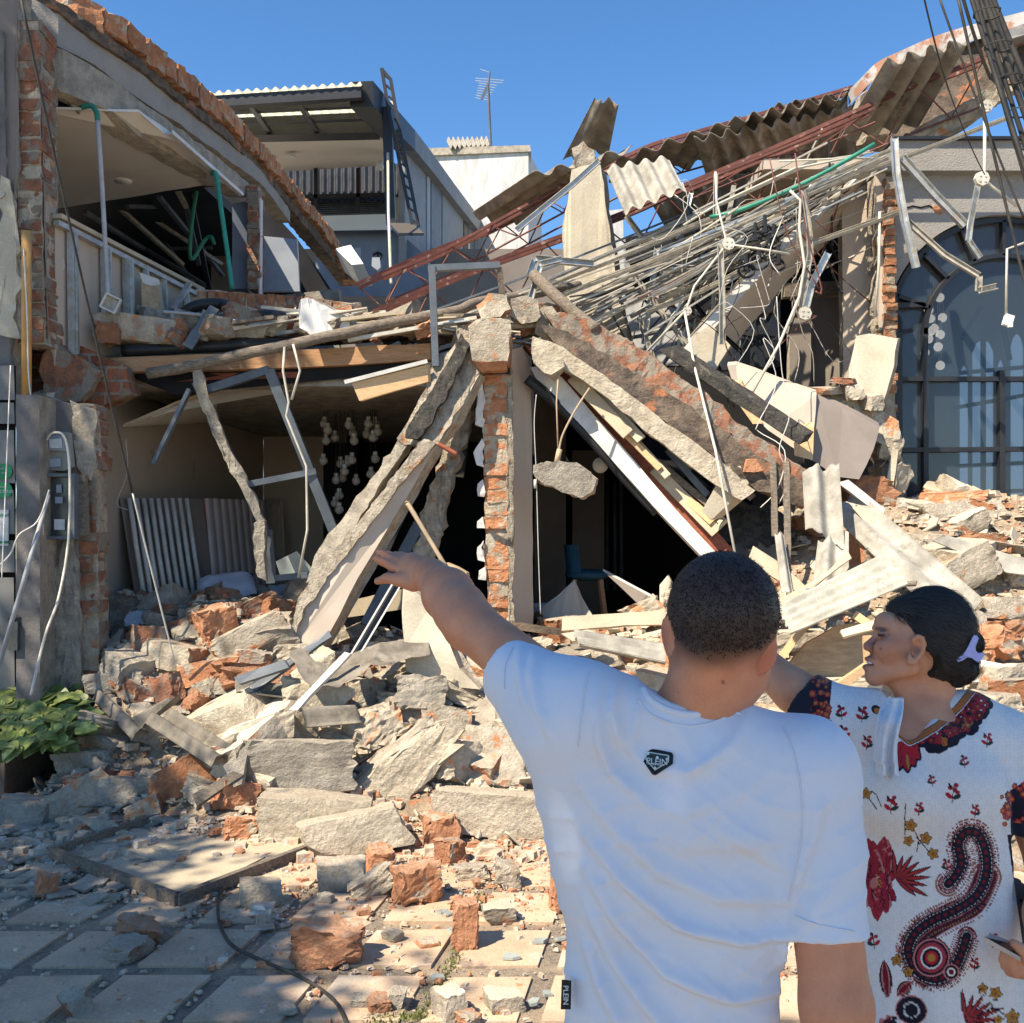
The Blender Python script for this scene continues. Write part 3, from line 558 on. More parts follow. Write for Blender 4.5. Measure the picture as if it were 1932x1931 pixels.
rough("backing_wall", PP([(-60, 560, 8.2), (235, 690, 8.2), (250, 742, 8.2), (100, 800, 8.2), (-60, 800, 8.2)]), (0, .2, 0), "brick_wall", .1, .02, LB, 46)
rough("torn_masonry", jag(PP([(88, 652, 7.95), (112, 650, 7.98), (160, 680, 8.02), (190, 700, 8.05), (168, 738, 8.02), (150, 756, 7.98), (82, 752, 7.92), (74, 700, 7.92)]), .08, .014, 7), (0, .1, 0), "brick_dull", .05, .018, LB, 45)
mt = thing("electricity_meter", "grey electricity meter with a clear cover, upper of the two on the pier", "meter", P(110, 885, 7.55))
g = Geo(); g.ext(PP([(84, 815, 7.6), (136, 818, 7.6), (142, 882, 7.6), (130, 890, 7.6), (88, 888, 7.6), (82, 830, 7.6)]), (0, -.07, 0)); g.build("housing", "meter_grey", mt)
g = Geo(); g.ext(PP([(90, 824, 7.52), (122, 822, 7.52), (128, 852, 7.52), (92, 850, 7.52)]), (0, -.025, 0)); g.build("dial_window", "grey_light", mt)
g = Geo(); g.ext(PP([(93, 829, 7.49), (116, 828, 7.49), (118, 846, 7.49), (95, 846, 7.49)]), (0, -.006, 0)); g.build("dial", "paper_white", mt)
g = Geo(); g.ext(PP([(95, 866, 7.52), (115, 865, 7.52), (115, 881, 7.52), (95, 882, 7.52)]), (0, -.01, 0)); g.build("nameplate", "grey_light", mt)
mt = thing("meter_cabinet", "dark glass-fronted meter cabinet under the grey meter", "meter cabinet", P(116, 1015, 7.5))
g = Geo(); Z = 7.56
for a, b, c_, d in ((83, 895, 150, 901), (83, 1012, 150, 1018), (83, 901, 89, 1012), (144, 901, 150, 1012)):
    g.hexa([q + Vector((0, -.09, 0)) for q in PP([(a, b, Z), (c_, b, Z), (c_, d, Z), (a, d, Z)])] + PP([(a, b, Z), (c_, b, Z), (c_, d, Z), (a, d, Z)]))
g.build("frame", "steel_frame", mt)
g = Geo(); g.ext(PP([(89, 901, 7.53), (144, 901, 7.53), (144, 1012, 7.53), (89, 1012, 7.53)]), (0, .01, 0)); g.build("glass_front", "meter_glass", mt)
for q in ((102, 980, 122, 1000), (104, 938, 118, 950), (106, 915, 116, 930)):
    g = Geo(); g.ext(PP([(q[0], q[1], 7.515), (q[2], q[1], 7.515), (q[2], q[3], 7.515), (q[0], q[3], 7.515)]), (0, .008, 0)); g.build("dial", "paper_white" if q[0] == 102 else "grey_light", mt)
g = Geo(); g.ext(PP([(150, 895, 7.6), (166, 897, 7.6), (170, 1010, 7.6), (150, 1016, 7.6)]), (0, -.05, 0)); g.build("side_board", "wood_grey", mt)
g = Geo(); g.tube(PP([(75, 1010, 7.5), (80, 1100, 7.5), (84, 1300, 7.52)]), .018, 10); solo("wall_conduit", "thin grey steel conduit running down the pier below the meters", "conduit", g, "pvc_grey", None, True)
g = Geo(); g.tube(PP([(92, 935, 7.4), (70, 1010, 7.2), (0, 1250, 6.9)]), [.013, .016, .016], 10); solo("leaning_pole", "thick grey tube leaning from the meter cabinet to the left edge", "tube", g, "pvc_grey", None, True)
g = Geo(); g.tube(smoothpts(PP([(88, 830, 7.45), (98, 818, 7.42), (118, 820, 7.4), (128, 850, 7.38), (132, 920, 7.35), (128, 1030, 7.3), (110, 1130, 7.1), (85, 1200, 6.9), (58, 1312, 6.7)])), .009, 8); solo("meter_cable", "pale thick cable looping over the meter and down into the plants", "cable", g, "conduit", None, True)
sp = thing("shop_front", "grey shop panel with green round stickers at the left edge", "shop front", P(0, 1300, 7.3))
for a, b in ((690, 755), (760, 800), (812, 912), (924, 1008), (1020, 1080), (1090, 1330)):
    g = Geo(); g.hexa(PP([(-40, a, 7.5), (26, a, 7.5), (28, b, 7.5), (-40, b, 7.5)]) + PP([(-40, a, 7.6), (26, a, 7.6), (28, b, 7.6), (-40, b, 7.6)])); g.build("panel", "sign_panel", sp)
g = Geo(); g.hexa(PP([(-40, 690, 7.62), (30, 690, 7.62), (30, 1330, 7.62), (-40, 1330, 7.62)]) + PP([(-40, 690, 7.7), (30, 690, 7.7), (30, 1330, 7.7), (-40, 1330, 7.7)])); g.build("backing", "shade_black", sp)
def text(s, loc, size, m, parent, rot=(90, 0, 0), ext_=.0015, name="lettering", align='CENTER'):
    cu = bpy.data.curves.new(name, 'FONT'); cu.body = s; cu.size = size; cu.extrude = ext_; cu.align_x = align; cu.align_y = 'CENTER'; cu.resolution_u = 3
    o = bpy.data.objects.new(name, cu); COL.objects.link(o); dg = bpy.context.evaluated_depsgraph_get(); me = bpy.data.meshes.new_from_object(o.evaluated_get(dg))
    bpy.data.objects.remove(o); me.name = name; me.materials.clear(); me.materials.append(MATS[m])
    n = bpy.data.objects.new(name, me); COL.objects.link(n); n.rotation_euler = [R(a) for a in rot]
    if parent is not None: n.parent = parent; n.location = Vector(loc) - wloc(parent)
    else: n.location = loc
    return n
for v0, tx in ((890, ("ESPACIO LIBRE", "DE HUMO")), (925, ("ESPACIO PARA", "MASCOTAS"))):
    g = Geo(); c = P(-2, v0, 7.49); hh, ww = S(15, 7.5), S(25, 7.5)
    pts = [c + Vector(((ww - hh) * sx + hh * math.cos(a), 0, hh * math.sin(a))) for sx, rng in ((1, range(-90, 91, 15)), (-1, range(90, 271, 15))) for a in [R(q) for q in rng]]
    g.ext(pts, (0, .004, 0)); st = g.build("sticker", "sticker_green", sp)
    text(tx[0], c + Vector((0, -.002, .02)), .013, "paper_white", st); text(tx[1], c + Vector((.028, -.002, -.012)), .030 if v0 > 900 else .015, "paper_white", st)
g = Geo(); g.ext(PP([(-20, 962, 7.49), (16, 962, 7.49), (16, 1030, 7.49), (-20, 1030, 7.49)]), (0, .003, 0)); st = g.build("notice", "paper_white", sp)
g = Geo(); g.ext(PP([(-20, 1021, 7.487), (16, 1021, 7.487), (16, 1026, 7.487), (-20, 1026, 7.487)]), (0, .001, 0)); g.build("green_rule", "sticker_green", st)
text("Calidad", P(4, 972, 7.485), .03, "sticker_green", st)
t = thing("wall_lamp", "black lantern low on the shop wall behind the plants", "lamp", P(28, 1270, 7.3))
g = Geo(); g.tube(PP([(28, 1160, 7.35), (28, 1165, 7.35), (28, 1170, 7.35)]), [.01, .045, .05], 4); g.build("cap", "steel_dark", t)
g = Geo(); g.box(P(28, 1200, 7.35), (.07, .07, .2)); g.build("body", "meter_glass", t)
g = Geo(); g.box((-6.6, 7.85, 3.1), (5.2, .25, 6.4)); g.build("front_wall", "facade", LB)
g = Geo(); g.box((-6.4, 7.70, 1.3), (2.6, .06, 2.5)); g.build("shutter", "grey_panel", LB)
# planter with vines, bottom left
t0 = G(8, 1512); t1 = G(215, 1418); t2 = Vector((-4.6, 7.0, 0))
pl = thing("planter", "low concrete planter bed at the foot of the grey pier", "planter", (t0 + t1) / 2)
rough("front_wall", [t0, t1, t1 + Vector((0, 0, .26)), t0 + Vector((0, 0, .27))], (-.05, .10, 0), "planter_wall", .12, .01, pl, 1)
rough("side_wall", [t0, t0 + Vector((0, 0, .27)), t0 + Vector((-1.2, -.1, .27)), t0 + Vector((-1.2, -.1, 0))], (0, .1, 0), "planter_wall", .12, .01, pl, 2)
g = Geo(); g.ext([t0 + Vector((0, .05, .2)), t1 + Vector((0, .05, .2)), t1 + Vector((-.6, .5, .2)), t0 + Vector((-1.2, .9, .2))], (0, 0, -.2)); g.build("soil", "soil", pl)
def leafmesh(g, c, size, ax, r):
    d = Vector((math.cos(ax), math.sin(ax), 0)); s_ = Vector((-d.y, d.x, 0)); nz = Vector((r.uniform(-.6, .6), r.uniform(-.8, -.1), 1)).normalized()
    q = Vector((0, 0, 1)).rotation_difference(nz); pr = [(0, 0, 0), (.12, .34, .05), (.45, .40, .04), (.8, .2, -.05), (1.05, 0, -.16), (.8, -.2, -.05), (.45, -.40, .04), (.12, -.34, .05), (.5, 0, -.04)]
    V = [c + q @ ((d * a + s_ * b + Vector((0, 0, z))) * size) for a, b, z in pr]
    g.add(V, [(0, 8, 1), (1, 8, 2), (2, 8, 3), (3, 8, 4), (4, 8, 5), (5, 8, 6), (6, 8, 7), (7, 8, 0)])
r = random.Random(11)
vp = thing("vine_plant", "leafy green vine with yellowish heart-shaped leaves in the planter", "plant", (t0 + t1) / 2 + Vector((-.4, .2, .2)))
for k in range(5):
    g = Geo()
    for i in range(85):
        s_ = r.random(); u = 5 + s_ * 150 - 30 * (r.random() < .2); v = 1318 + 105 * r.random() ** 1.1 - 30 * math.sin(s_ * 3); Z = 7.9 - (v - 1290) / 130 * 1.0
        if u > 120 and v > 1380: continue
        leafmesh(g, P(u, v, Z - .25 + r.uniform(-.1, .1)), r.uniform(.09, .17), r.uniform(-2.8, .3), r)
    g.build("foliage", "leaf_green", vp)
g = Geo()
for k in range(14):
    a = t0.lerp(t1, r.uniform(.1, .9)) + Vector((-.3, .4, .2)); g.tube(smoothpts([a, a + Vector((r.uniform(-.1, .1), -.1, .25)), a + Vector((r.uniform(-.2, .2), -.4, .3 + r.uniform(-.1, .05)))]), .005, 5)
g.build("stem", "leaf_tree", vp)
# the collapsed house: shell, ground-floor rooms
H = thing("collapsed_house", "collapsed two-storey house, its rooms torn open to the street", "house", (-1, 9, 0))
rough("side_wall", jag(PP([(88, 742, 7.9), (150, 728, 8.1), (160, 700, 8.12), (190, 690, 8.25), (240, 712, 8.5)]), .09, .02, 2)[:-1] + PP([(240, 712, 8.5), (497, 775, 12.8), (497, 1260, 12.8), (100, 1420, 7.9), (86, 1420, 7.9)]), (-.12, 0, 0), "broken_edge", .2, .004, H, 1, facemat="taupe")
g = Geo(); g.hexa(PP([(497, 780, 12.8), (610, 780, 12.8), (610, 1200, 12.8), (497, 1260, 12.8)]) + PP([(497, 780, 12.95), (610, 780, 12.95), (610, 1200, 12.95), (497, 1260, 12.95)])); g.build("rear_wall", "taupe", H)
g = Geo(); g.hexa(PP([(600, 740, 13.6), (930, 740, 13.6), (930, 1230, 13.6), (600, 1230, 13.6)]) + PP([(600, 740, 13.7), (930, 740, 13.7), (930, 1230, 13.7), (600, 1230, 13.7)])); g.build("shade_sheet", "shade_black", H)  # near-black sheet puts the shade of the opening into colour
g = Geo(); g.box((-2.0, 13.2, 1.6), (.1, 1.0, 3.2)); g.build("recess_side", "shade_black", H)
g = Geo(); g.ext([Vector((-3.3, 8.6, 3.05)), Vector((-.2, 8.5, 3.05)), Vector((-.1, 13.8, 3.05)), Vector((-3.2, 13.8, 3.05))], (0, 0, .2)); g.build("upper_floor_slab", "concrete_grey", H)
g = Geo(); g.ext([Vector((-3.3, 8.6, .25)), Vector((4.5, 8.5, .25)), Vector((4.5, 15, .25)), Vector((-3.2, 15, .25))], (0, 0, .05)); g.build("floor", "dark_floor", H)
g = Geo(); g.hexa(PP([(215, 700, 8.5), (800, 668, 8.5), (800, 700, 8.5), (330, 745, 8.5)]) + PP([(215, 700, 8.7), (800, 668, 8.7), (800, 700, 8.7), (330, 745, 8.7)])); g.build("floor_edge", "shade_black", H)
g = Geo(); q = PP([(150, 600, 13.6), (640, 545, 13.6), (640, 800, 13.6), (150, 800, 13.6)]); g.hexa(q + [p + Vector((0, .15, 0)) for p in q]); g.build("upper_rear_wall", "concrete_grey", H)
rough("sagging_ceiling", jag(PP([(232, 806, 8.75), (305, 775, 8.75), (375, 748, 8.75), (505, 712, 8.75)]), .12, .012, 4)[:-1] + PP([(505, 712, 8.75), (806, 700, 8.75), (812, 745, 12.7), (497, 792, 12.7)]), (0, 0, .025), "board_tan", .25, .006, H, 5, facemat="ceiling_cream", side="ceiling_cream")
rough("white_fascia", PP([(524, 690, 8.6), (640, 684, 8.6), (808, 678, 8.6), (808, 700, 8.6), (660, 704, 8.6), (534, 714, 8.6)]), (0, .05, 0), "white_metal", .2, .003, H, 6)
ch = thing("chandelier", "chandelier of many clear glass globes hanging from a black disc in the left room", "chandelier", P(655, 745, 10.3))
c = P(655, 742, 10.3); g = Geo(); g.tube([c, c + Vector((0, 0, -.035))], .335, 32); g.build("ceiling_disc", "black_pipe", ch)
for u, v in ((612, 800), (618, 812), (632, 826), (658, 802), (666, 818), (708, 800), (712, 815), (692, 820), (668, 832), (615, 832), (704, 826), (695, 800), (610, 870), (655, 873), (664, 868), (708, 866), (634, 906), (646, 903), (672, 908), (640, 935), (632, 950), (640, 962), (642, 875), (650, 890), (700, 895)):
    Z = 10.3 + rnd.uniform(-.25, .25); b = P(u, v, Z)
    g = Geo(); g.ball(b, .045, 10, 7); o = g.build("globe", "lamp_glass", ch, True)
    g = Geo(); g.tube([b + Vector((0, 0, .07)), b + Vector((0, 0, .01))], .022, 8); g.build("lamp_holder", "white_metal", o)
    g = Geo(); g.tube([b + Vector((0, 0, .07)), Vector((b.x * .96 + c.x * .04, Z, c.z - .03))], .003, 4); g.build("wire", "cable_black", o)
t = thing("metal_shutter_panel", "tall ribbed metal panel leaning on the left room wall", "panel", P(280, 1135, 9.6))
g = Geo()
for i in range(9):
    a, b = 244 + i * 13.5, 276 + i * 13.4; g.tube(PP([(a, 941, 8.95 + i * .09), (a + (b - a) * .45, 1040, 8.87 + i * .09), (b, 1150, 8.8 + i * .09)]), .021, 8)
g.build("ribs", "white_metal", t, True)
rough("backing", PP([(226, 942, 8.92), (375, 941, 9.85), (402, 1150, 9.75), (262, 1170, 8.82)]), (.02, .05, 0), "taupe_dark", .3, .003, t, 3)
g = Geo(); g.hexa(PP([(376, 941, 9.9), (386, 941, 9.95), (402, 1145, 9.75), (392, 1148, 9.7)]) + PP([(376, 941, 9.96), (386, 941, 10.0), (402, 1145, 9.8), (392, 1148, 9.76)])); g.build("wooden_edge", "wood_red", t)
t = thing("headboard", "padded beige headboard with vertical channels standing in the left room", "headboard", P(450, 1130, 10.4))
bm_V = []; bm_F = []; nu, nv = 72, 6
for j in range(nv + 1):
    for i in range(nu + 1):
        s_, q = i / nu, j / nv; a = P(386, 941, 9.95).lerp(P(500, 944, 11.9), s_); b = P(408, 1180, 9.7).lerp(P(520, 1150, 11.6), s_)
        p = a.lerp(b, q); bm_V.append(p + Vector((.035, -.055, 0)) * abs(math.sin(math.pi * s_ * 9)) ** .45)
for j in range(nv):
    for i in range(nu): k = j * (nu + 1) + i; bm_F.append((k, k + 1, k + nu + 2, k + nu + 1))
mk("padding", bm_V, bm_F, "upholstery", t, True)
g = Geo(); g.hexa(PP([(386, 941, 9.98), (500, 944, 11.93), (520, 1150, 11.7), (408, 1180, 9.8)]) + PP([(386, 941, 10.05), (500, 944, 12.0), (520, 1150, 11.8), (408, 1180, 9.9)])); g.build("board", "taupe_dark", t)
corr("slatted_panel", P(496, 942, 12.2), P(533, 943, 12.4), P(505, 1140, 12.0), P(545, 1140, 12.2), "taupe", 7, .02, .02)
tag(bpy.data.objects["slatted_panel"], "narrow slatted grey panel at the back of the left room", "panel")
def pillow(name, c, dx, dy, dz, rot, m, label, piping=None):
    V = []; F = []; n = 14
    for side in (1, -1):
        for j in range(n + 1):
            for i in range(n + 1):
                x, y = i / n * 2 - 1, j / n * 2 - 1; e = (1 - x ** 4) * (1 - y ** 4); pin = 1 - .10 * (x * x * y * y) - .08 * (1 - abs(x * y))
                V.append(Vector((x * dx * pin, y * dy * pin, side * dz * max(0, e) ** .45 + .02 * noise.noise(Vector((x * 3, y * 3, side)))))) 
    m1 = (n + 1) ** 2
    for s_ in (0, 1):
        for j in range(n):
            for i in range(n): k = s_ * m1 + j * (n + 1) + i; F.append((k, k + 1, k + n + 2, k + n + 1))
    q = Euler([R(a) for a in rot]).to_matrix(); o = mk(name, [q @ v + Vector(c) for v in V], F, m, None, True); tag(o, label, "pillow")
    if piping:
        g = Geo(); pts = [q @ Vector((x * dx * .93, y * dy * .93, 0)) + Vector(c) for x, y in ((-1, -1), (0, -.92), (1, -1), (.92, 0), (1, 1), (0, .92), (-1, 1), (-.92, 0), (-1, -1))]; g.tube(pts, .008, 5); g.build("piping", piping, o)
    return o
pillow("pillow", P(428, 1110, 9.3), .27, .2, .09, (28, -8, 20), "cushion_white", "white pillow with black piping lying before the headboard", "cable_black")
t = rough("timber_beam", PP([(196, 676, 8.38), (420, 668, 8.4), (640, 656, 8.42), (812, 648, 8.45), (812, 678, 8.45), (640, 690, 8.42), (420, 698, 8.4), (198, 702, 8.38)]), (0, .18, 0), "wood", .25, .006, None, 8); tag(t, "long reddish timber beam along the torn edge of the upper floor", "beam")
t = rough("timber_board", PP([(300, 706, 8.5), (560, 702, 8.5), (560, 712, 8.5), (300, 722, 8.5)]), (0, .1, 0), "wood_red", .25, .01, None, 9); tag(t, "dark second timber below the long reddish beam", "beam")
def pole(name, pts, r_, m, label, cat="pole", group=None, n=9, k=5, wob=.004):
    if m == "conduit": k = 1; r_ *= .75
    pts = smoothpts(PP(pts), k) if k > 1 else PP(pts); pts = [p + noise.noise_vector(p * 3) * wob for p in pts]
    g = Geo(); g.tube(pts, [r_ * (1 + .12 * noise.noise(p * 6)) for p in pts], n); return solo(name, label, cat, g, m, group, True)
pole("bamboo_pole", [(280, 706, 8.25), (450, 672, 8.2), (560, 648, 8.2), (700, 618, 8.3), (850, 590, 8.5), (900, 572, 8.7), (1000, 556, 9.2), (1094, 538, 9.6)], .045, "wood_grey", "long weathered pole lying across the upper floor edge from the left", wob=.015)
pole("wooden_pole", [(1006, 518, 8.7), (1050, 560, 8.5), (1090, 595, 8.4), (1125, 622, 8.3)], .05, "wood_grey", "thick brown wooden pole slanting down to the top of the brick pier")
pole("drain_pipe", [(232, 663, 8.45), (330, 658, 8.45), (480, 650, 8.5), (640, 640, 8.6), (800, 630, 8.8)], .05, "black_pipe", "black drain pipe lying on the timber beam", "pipe")
pole("hose", [(345, 592, 8.9), (372, 578, 8.9), (420, 574, 8.95), (440, 585, 8.9), (560, 600, 9), (660, 596, 9.2)], .05, "black_pipe", "curved thick black hose under the brick row upstairs", "hose")
for i, (a, b, w_, lab) in enumerate((((352, 655, 8.3), (405, 580, 8.4), .09, "flat grey strip leaning over the hose on the upper floor edge"), ((395, 590, 8.4), (375, 640, 8.35), .12, "crumbling mortar strip hanging over the upper floor edge"))):
    A, B = P(*a), P(*b); d = (B - A).normalized(); s_ = Vector((d.z, 0, -d.x)) * w_ / 2
    tag(rough("metal_strip" if i == 0 else "mortar_strip", [A - s_, A + s_, B + s_, B - s_], (0, .03, 0), "steel_frame" if i == 0 else "concrete_grey", .06, .006 if i == 0 else .02, None, i), lab, "strip")
def frame(name, segs, w_, h_, m, label, cat="frame", group=None):
    g = Geo()
    for a, b in segs: g.bar(P(*a), P(*b), w_, h_, up=(0, 1, 0))
    return solo(name, label, cat, g, m, group)
t = thing("fallen_window_frame", "large dark steel window frame hanging bent in the left room opening", "window frame", P(520, 1100, 8.3))
for a, b, w_ in (((372, 742, 8.3), (508, 698, 8.3), .065), ((508, 698, 8.3), (632, 1008, 8.5), .08), ((368, 722, 8.28), (430, 850, 8.3), .045), ((430, 850, 8.3), (505, 1010, 8.35), .06), ((505, 1000, 8.35), (512, 1100, 8.4), .07), ((460, 916, 8.32), (596, 890, 8.42), .05), ((510, 1092, 8.4), (580, 1085, 8.45), .05), ((358, 735, 8.25), (290, 876, 8.2), .03)):
    g = Geo(); g.bar(P(*a), P(*b), w_, .06, up=(0, 1, 0)); g.build("member", "steel_frame", t)
rough("mortar_strip", jag(PP([(362, 700, 8.22), (378, 690, 8.22), (388, 742, 8.22), (420, 810, 8.22), (470, 920, 8.24), (500, 985, 8.26), (492, 990, 8.26), (455, 925, 8.24), (405, 820, 8.22), (372, 750, 8.22)]), .08, .015, 5), (0, .04, 0), "concrete_grey", .05, .014, t, 5)
rough("mortar_flake", jag(PP([(480, 985, 8.2), (498, 980, 8.2), (502, 1095, 8.2), (484, 1090, 8.2), (478, 1030, 8.2)]), .08, .02, 6), (0, .05, 0), "concrete_grey", .05, .02, t, 6)
g = Geo(); g.hexa(PP([(520, 1060, 8.6), (560, 1040, 8.6), (600, 1085, 8.6), (530, 1090, 8.6)]) + PP([(520, 1060, 8.62), (560, 1040, 8.62), (600, 1085, 8.62), (530, 1090, 8.62)])); g.build("broken_pane", "broken_glass", t)
for i, (pts, lab) in enumerate((([(537, 655, 8.1), (534, 700, 8.1), (545, 760, 8.1), (540, 785, 8.1), (578, 880, 8.1), (580, 1000, 8.12), (563, 1090, 8.15)], "white conduit tube hanging bent from the floor edge to the room floor"), ([(553, 650, 8.1), (566, 700, 8.1), (550, 755, 8.1)], "short white conduit hanging beside the longer bent one"))):
    pole("conduit_tube", pts, .013, "conduit", lab, "conduit", k=3, wob=.002)
def ub(name, kind, i, u, v, Z, w, h, dpt, rot, label, cat):
    return chunk(name, kind, i, P(u, v, Z), (S(w, Z), dpt, S(h, Z)), rot, label, cat)
ub("masonry_block", "brick", 1, 268, 655, 8.5, 150, 48, .3, (0, 4, 3), "long chunk of orange brick wall on the left end of the floor edge", "wall fragment")
ub("clay_pot", "raw", 60, 206, 652, 8.3, 36, 40, .15, (0, 0, 0), "small orange clay piece at the left end of the floor edge", "clay piece")
ub("masonry_block", "grey", 1, 345, 630, 8.6, 42, 40, .2, (8, 12, 20), "grey broken lump beside the brick chunk on the floor edge", "wall fragment")
ub("masonry_block", "grey", 2, 290, 612, 8.8, 60, 26, .2, (8, 12, 40), "grey slab corner sticking up behind the left brick chunk", "wall fragment")
ub("masonry_block", "brick", 2, 475, 645, 8.6, 62, 34, .25, (0, 0, 4), "grey and orange masonry piece in the middle of the floor edge", "wall fragment")
ub("masonry_block", "dull", 3, 523, 640, 8.6, 60, 36, .25, (0, 3, -6), "masonry piece with a brick showing, right of the middle of the floor edge", "wall fragment")
t = rough("plastered_slab", jag(PP([(566, 565, 8.3), (590, 562, 8.35), (620, 585, 8.4), (655, 595, 8.45), (665, 630, 8.4), (620, 635, 8.3), (590, 640, 8.25), (566, 615, 8.25)]), .1, .02, 3), (.03, .14, .03), "broken_edge", .06, .02, None, 12, facemat="plaster_white"); tag(t, "white plastered wall fragment on the upper floor edge", "wall fragment")
br = thing("brick_row", "fallen row of upright bricks set in mortar upstairs behind the debris", "wall fragment", P(480, 585, 9.2))
for i in range(17):
    u = 372 + i * 18.4; v = 548 + 1.1 * i + (0 if i < 11 else (i - 11) * 2.5); Z = 9.2 + i * .05; r_ = random.Random(i)
    q = PP([(u + 1, v, Z), (u + 15.5, v + 1, Z), (u + 15.5, v + 28, Z), (u + 1, v + 27, Z)])
    rough("brick", q, (0, .2, 0), "brick_dull" if i > 8 else "brick", .05, .013, br, i)
rough("mortar", PP([(371, 545, 9.22), (680, 572, 10.1), (680, 596, 10.1), (560, 580, 9.7), (371, 577, 9.22)]), (0, .17, 0), "mortar", .08, .012, br, 40)
tag(gridmesh("upper_rubble_bed", -3.1, .5, 8.6, 12.5, .08, heap2, "dust_heap"), kind='stuff')
r = random.Random(77)
for k in range(150):
    x = r.uniform(-3.0, .3); y = r.uniform(8.5, 11.5) if k < 80 else r.uniform(8.4, 9.1); z = heap2(x, y) - .02; s_ = r.choice((.1, .13, .17, .22, .28)) * r.uniform(.7, 1.1)
    kd = r.choice(("grey", "dull", "brick", "chunk", "tile", "raw", "white"))
    chunk("debris_piece", kd, r.randrange(60, 64), (x, y, z), (s_ * r.uniform(.8, 1.5), s_, s_ * r.uniform(.4, .8)), (r.uniform(-25, 25), r.uniform(-25, 25), r.uniform(0, 360)), near_label(("tiny " if s_ < .12 else "small " if s_ < .16 else "") + KW[kd] + " piece upstairs", (x, y, z)), "rubble piece", "debris on the upper floor")
for k in range(96):
    x = r.uniform(-3.0, .4); y = r.uniform(8.35, 11) if k < 46 else r.uniform(8.3, 9.2); z = heap2(x, y) + r.uniform(-.02, .2); a = r.gauss(0, .5); L_ = r.uniform(.3, 1.1); d = Vector((math.cos(a), math.sin(a) * .5, r.uniform(-.12, .2))) * L_ / 2
    g = Geo(); c = Vector((x, y, z)); tk = r.choice((0, 0, 1, 2))
    if tk == 0: g.channel(c - d, c + d, .05, .025, .004)
    elif tk == 1: g.bar(c - d, c + d, r.uniform(.06, .14), .012)
    else: g.tube([c - d, c + noise.noise_vector(c) * .05, c + d], .012, 6)
    tag(g.build("scrap_strip", r.choice(("track_dusty", "wood_grey", "steel_frame", "conduit", "board_tan", "galvanised")), None), near_label(("long " if L_ > .8 else "short " if L_ < .5 else "") + ("steep " if abs(a) > .6 else "") + ("metal track", "flat board strip", "thin tube")[tk] + " upstairs", c), "scrap strip", "scrap strips on the upper floor")
# background buildings
MB_ = thing("modern_building", "modern grey building with a canopy roof behind the ruin", "building", P(650, 500, 17) * 1)
Z = 15.5
A, B = P(382, 196, 14.5), P(682, 177, 14.5); C, D = P(728, 262, 20), P(470, 272, 20)
for k in range(2):
    a, b = (.10, .42) if k == 0 else (.52, .74)
    pass
g = Geo(); g.bar(A, B, .12, .16); g.build("fascia", "steel_dark", MB_)
corr("roof_sheet", A + Vector((0, -.1, .1)), B + Vector((0, -.1, .1)), P(430, 262, 17.2) + Vector((0, 0, .1)), P(722, 250, 17.2) + Vector((0, 0, .1)), "poly_roof", 17, .02, .01, parent=MB_)
g = Geo(); g.bar(P(400, 212, 15.3), P(690, 198, 15.3), .1, .07); g.bar(P(418, 232, 15.9), P(700, 220, 15.9), .1, .1); g.bar(P(432, 246, 16.5), P(715, 240, 16.5), .3, .3)
for u in (400, 470, 560, 682): g.bar(P(u, 200 - (u - 400) * .07, 14.6), P(u + 45, 258, 16.8), .07, .07)
g.build("roof_frame", "steel_dark", MB_)
g = Geo(); g.hexa(PP([(432, 244, 16.8), (720, 236, 16.8), (724, 258, 16.8), (450, 262, 16.8)]) + PP([(432, 244, 17.1), (720, 236, 17.1), (724, 258, 17.1), (450, 262, 17.1)])); g.build("beam", "steel_dark", MB_)
g = Geo(); g.ext(PP([(450, 262, 16.8), (726, 258, 16.8), (740, 312, 19.5), (500, 326, 19.5)]), (0, 0, .1)); g.build("soffit", "ceiling_cream", MB_)
c = P(548, 295, 18); g = Geo(); g.tube([c, c + Vector((0, 0, -.03))], .1, 16); g.build("downlight", "plaster_white", MB_)
g = Geo(); g.ball(P(717, 315, 17.5), .07, 8, 6); g.tube([P(717, 308, 17.6), P(717, 315, 17.4)], .05, 8); g.build("camera", "white_metal", MB_)
corr("dark_cladding", P(500, 318, 20.5), P(760, 306, 20.5), P(500, 378, 19.6), P(760, 378, 19.6), "dark_metal_roof", 20, .04, .02, parent=MB_)
g = Geo(); g.hexa(PP([(490, 372, 20), (740, 372, 20), (740, 420, 20), (490, 420, 20)]) + PP([(490, 372, 20.4), (740, 372, 20.4), (740, 420, 20.4), (490, 420, 20.4)])); g.build("louvre_back", "shade_black", MB_)
g = Geo()
for i in range(9): g.bar(P(500, 376 + i * 4.4, 19.8), P(738, 375 + i * 3.4, 19.8), .1, .02)
g.build("louvre", "steel_frame", MB_)
g = Geo()
for u in (522, 596, 676): g.bar(P(u, 318, 19.4), P(u, 404, 19.4), .07, .07, up=(0, 1, 0))
g.bar(P(500, 374, 19.4), P(735, 368, 19.4), .07, .07); g.build("post", "steel_dark", MB_)
g = Geo(); g.hexa(PP([(594, 408, 18), (740, 404, 18), (740, 434, 18), (600, 436, 18)]) + PP([(594, 408, 18.2), (740, 404, 18.2), (740, 434, 18.2), (600, 436, 18.2)])); g.build("parapet", "plaster_white", MB_)
g = Geo(); g.hexa(PP([(735, 372, 18.6), (766, 374, 18.6), (768, 435, 18.6), (735, 435, 18.6)]) + PP([(735, 372, 18.8), (766, 374, 18.8), (768, 435, 18.8), (735, 435, 18.8)])); g.build("light_wall", "cream_wall", MB_)
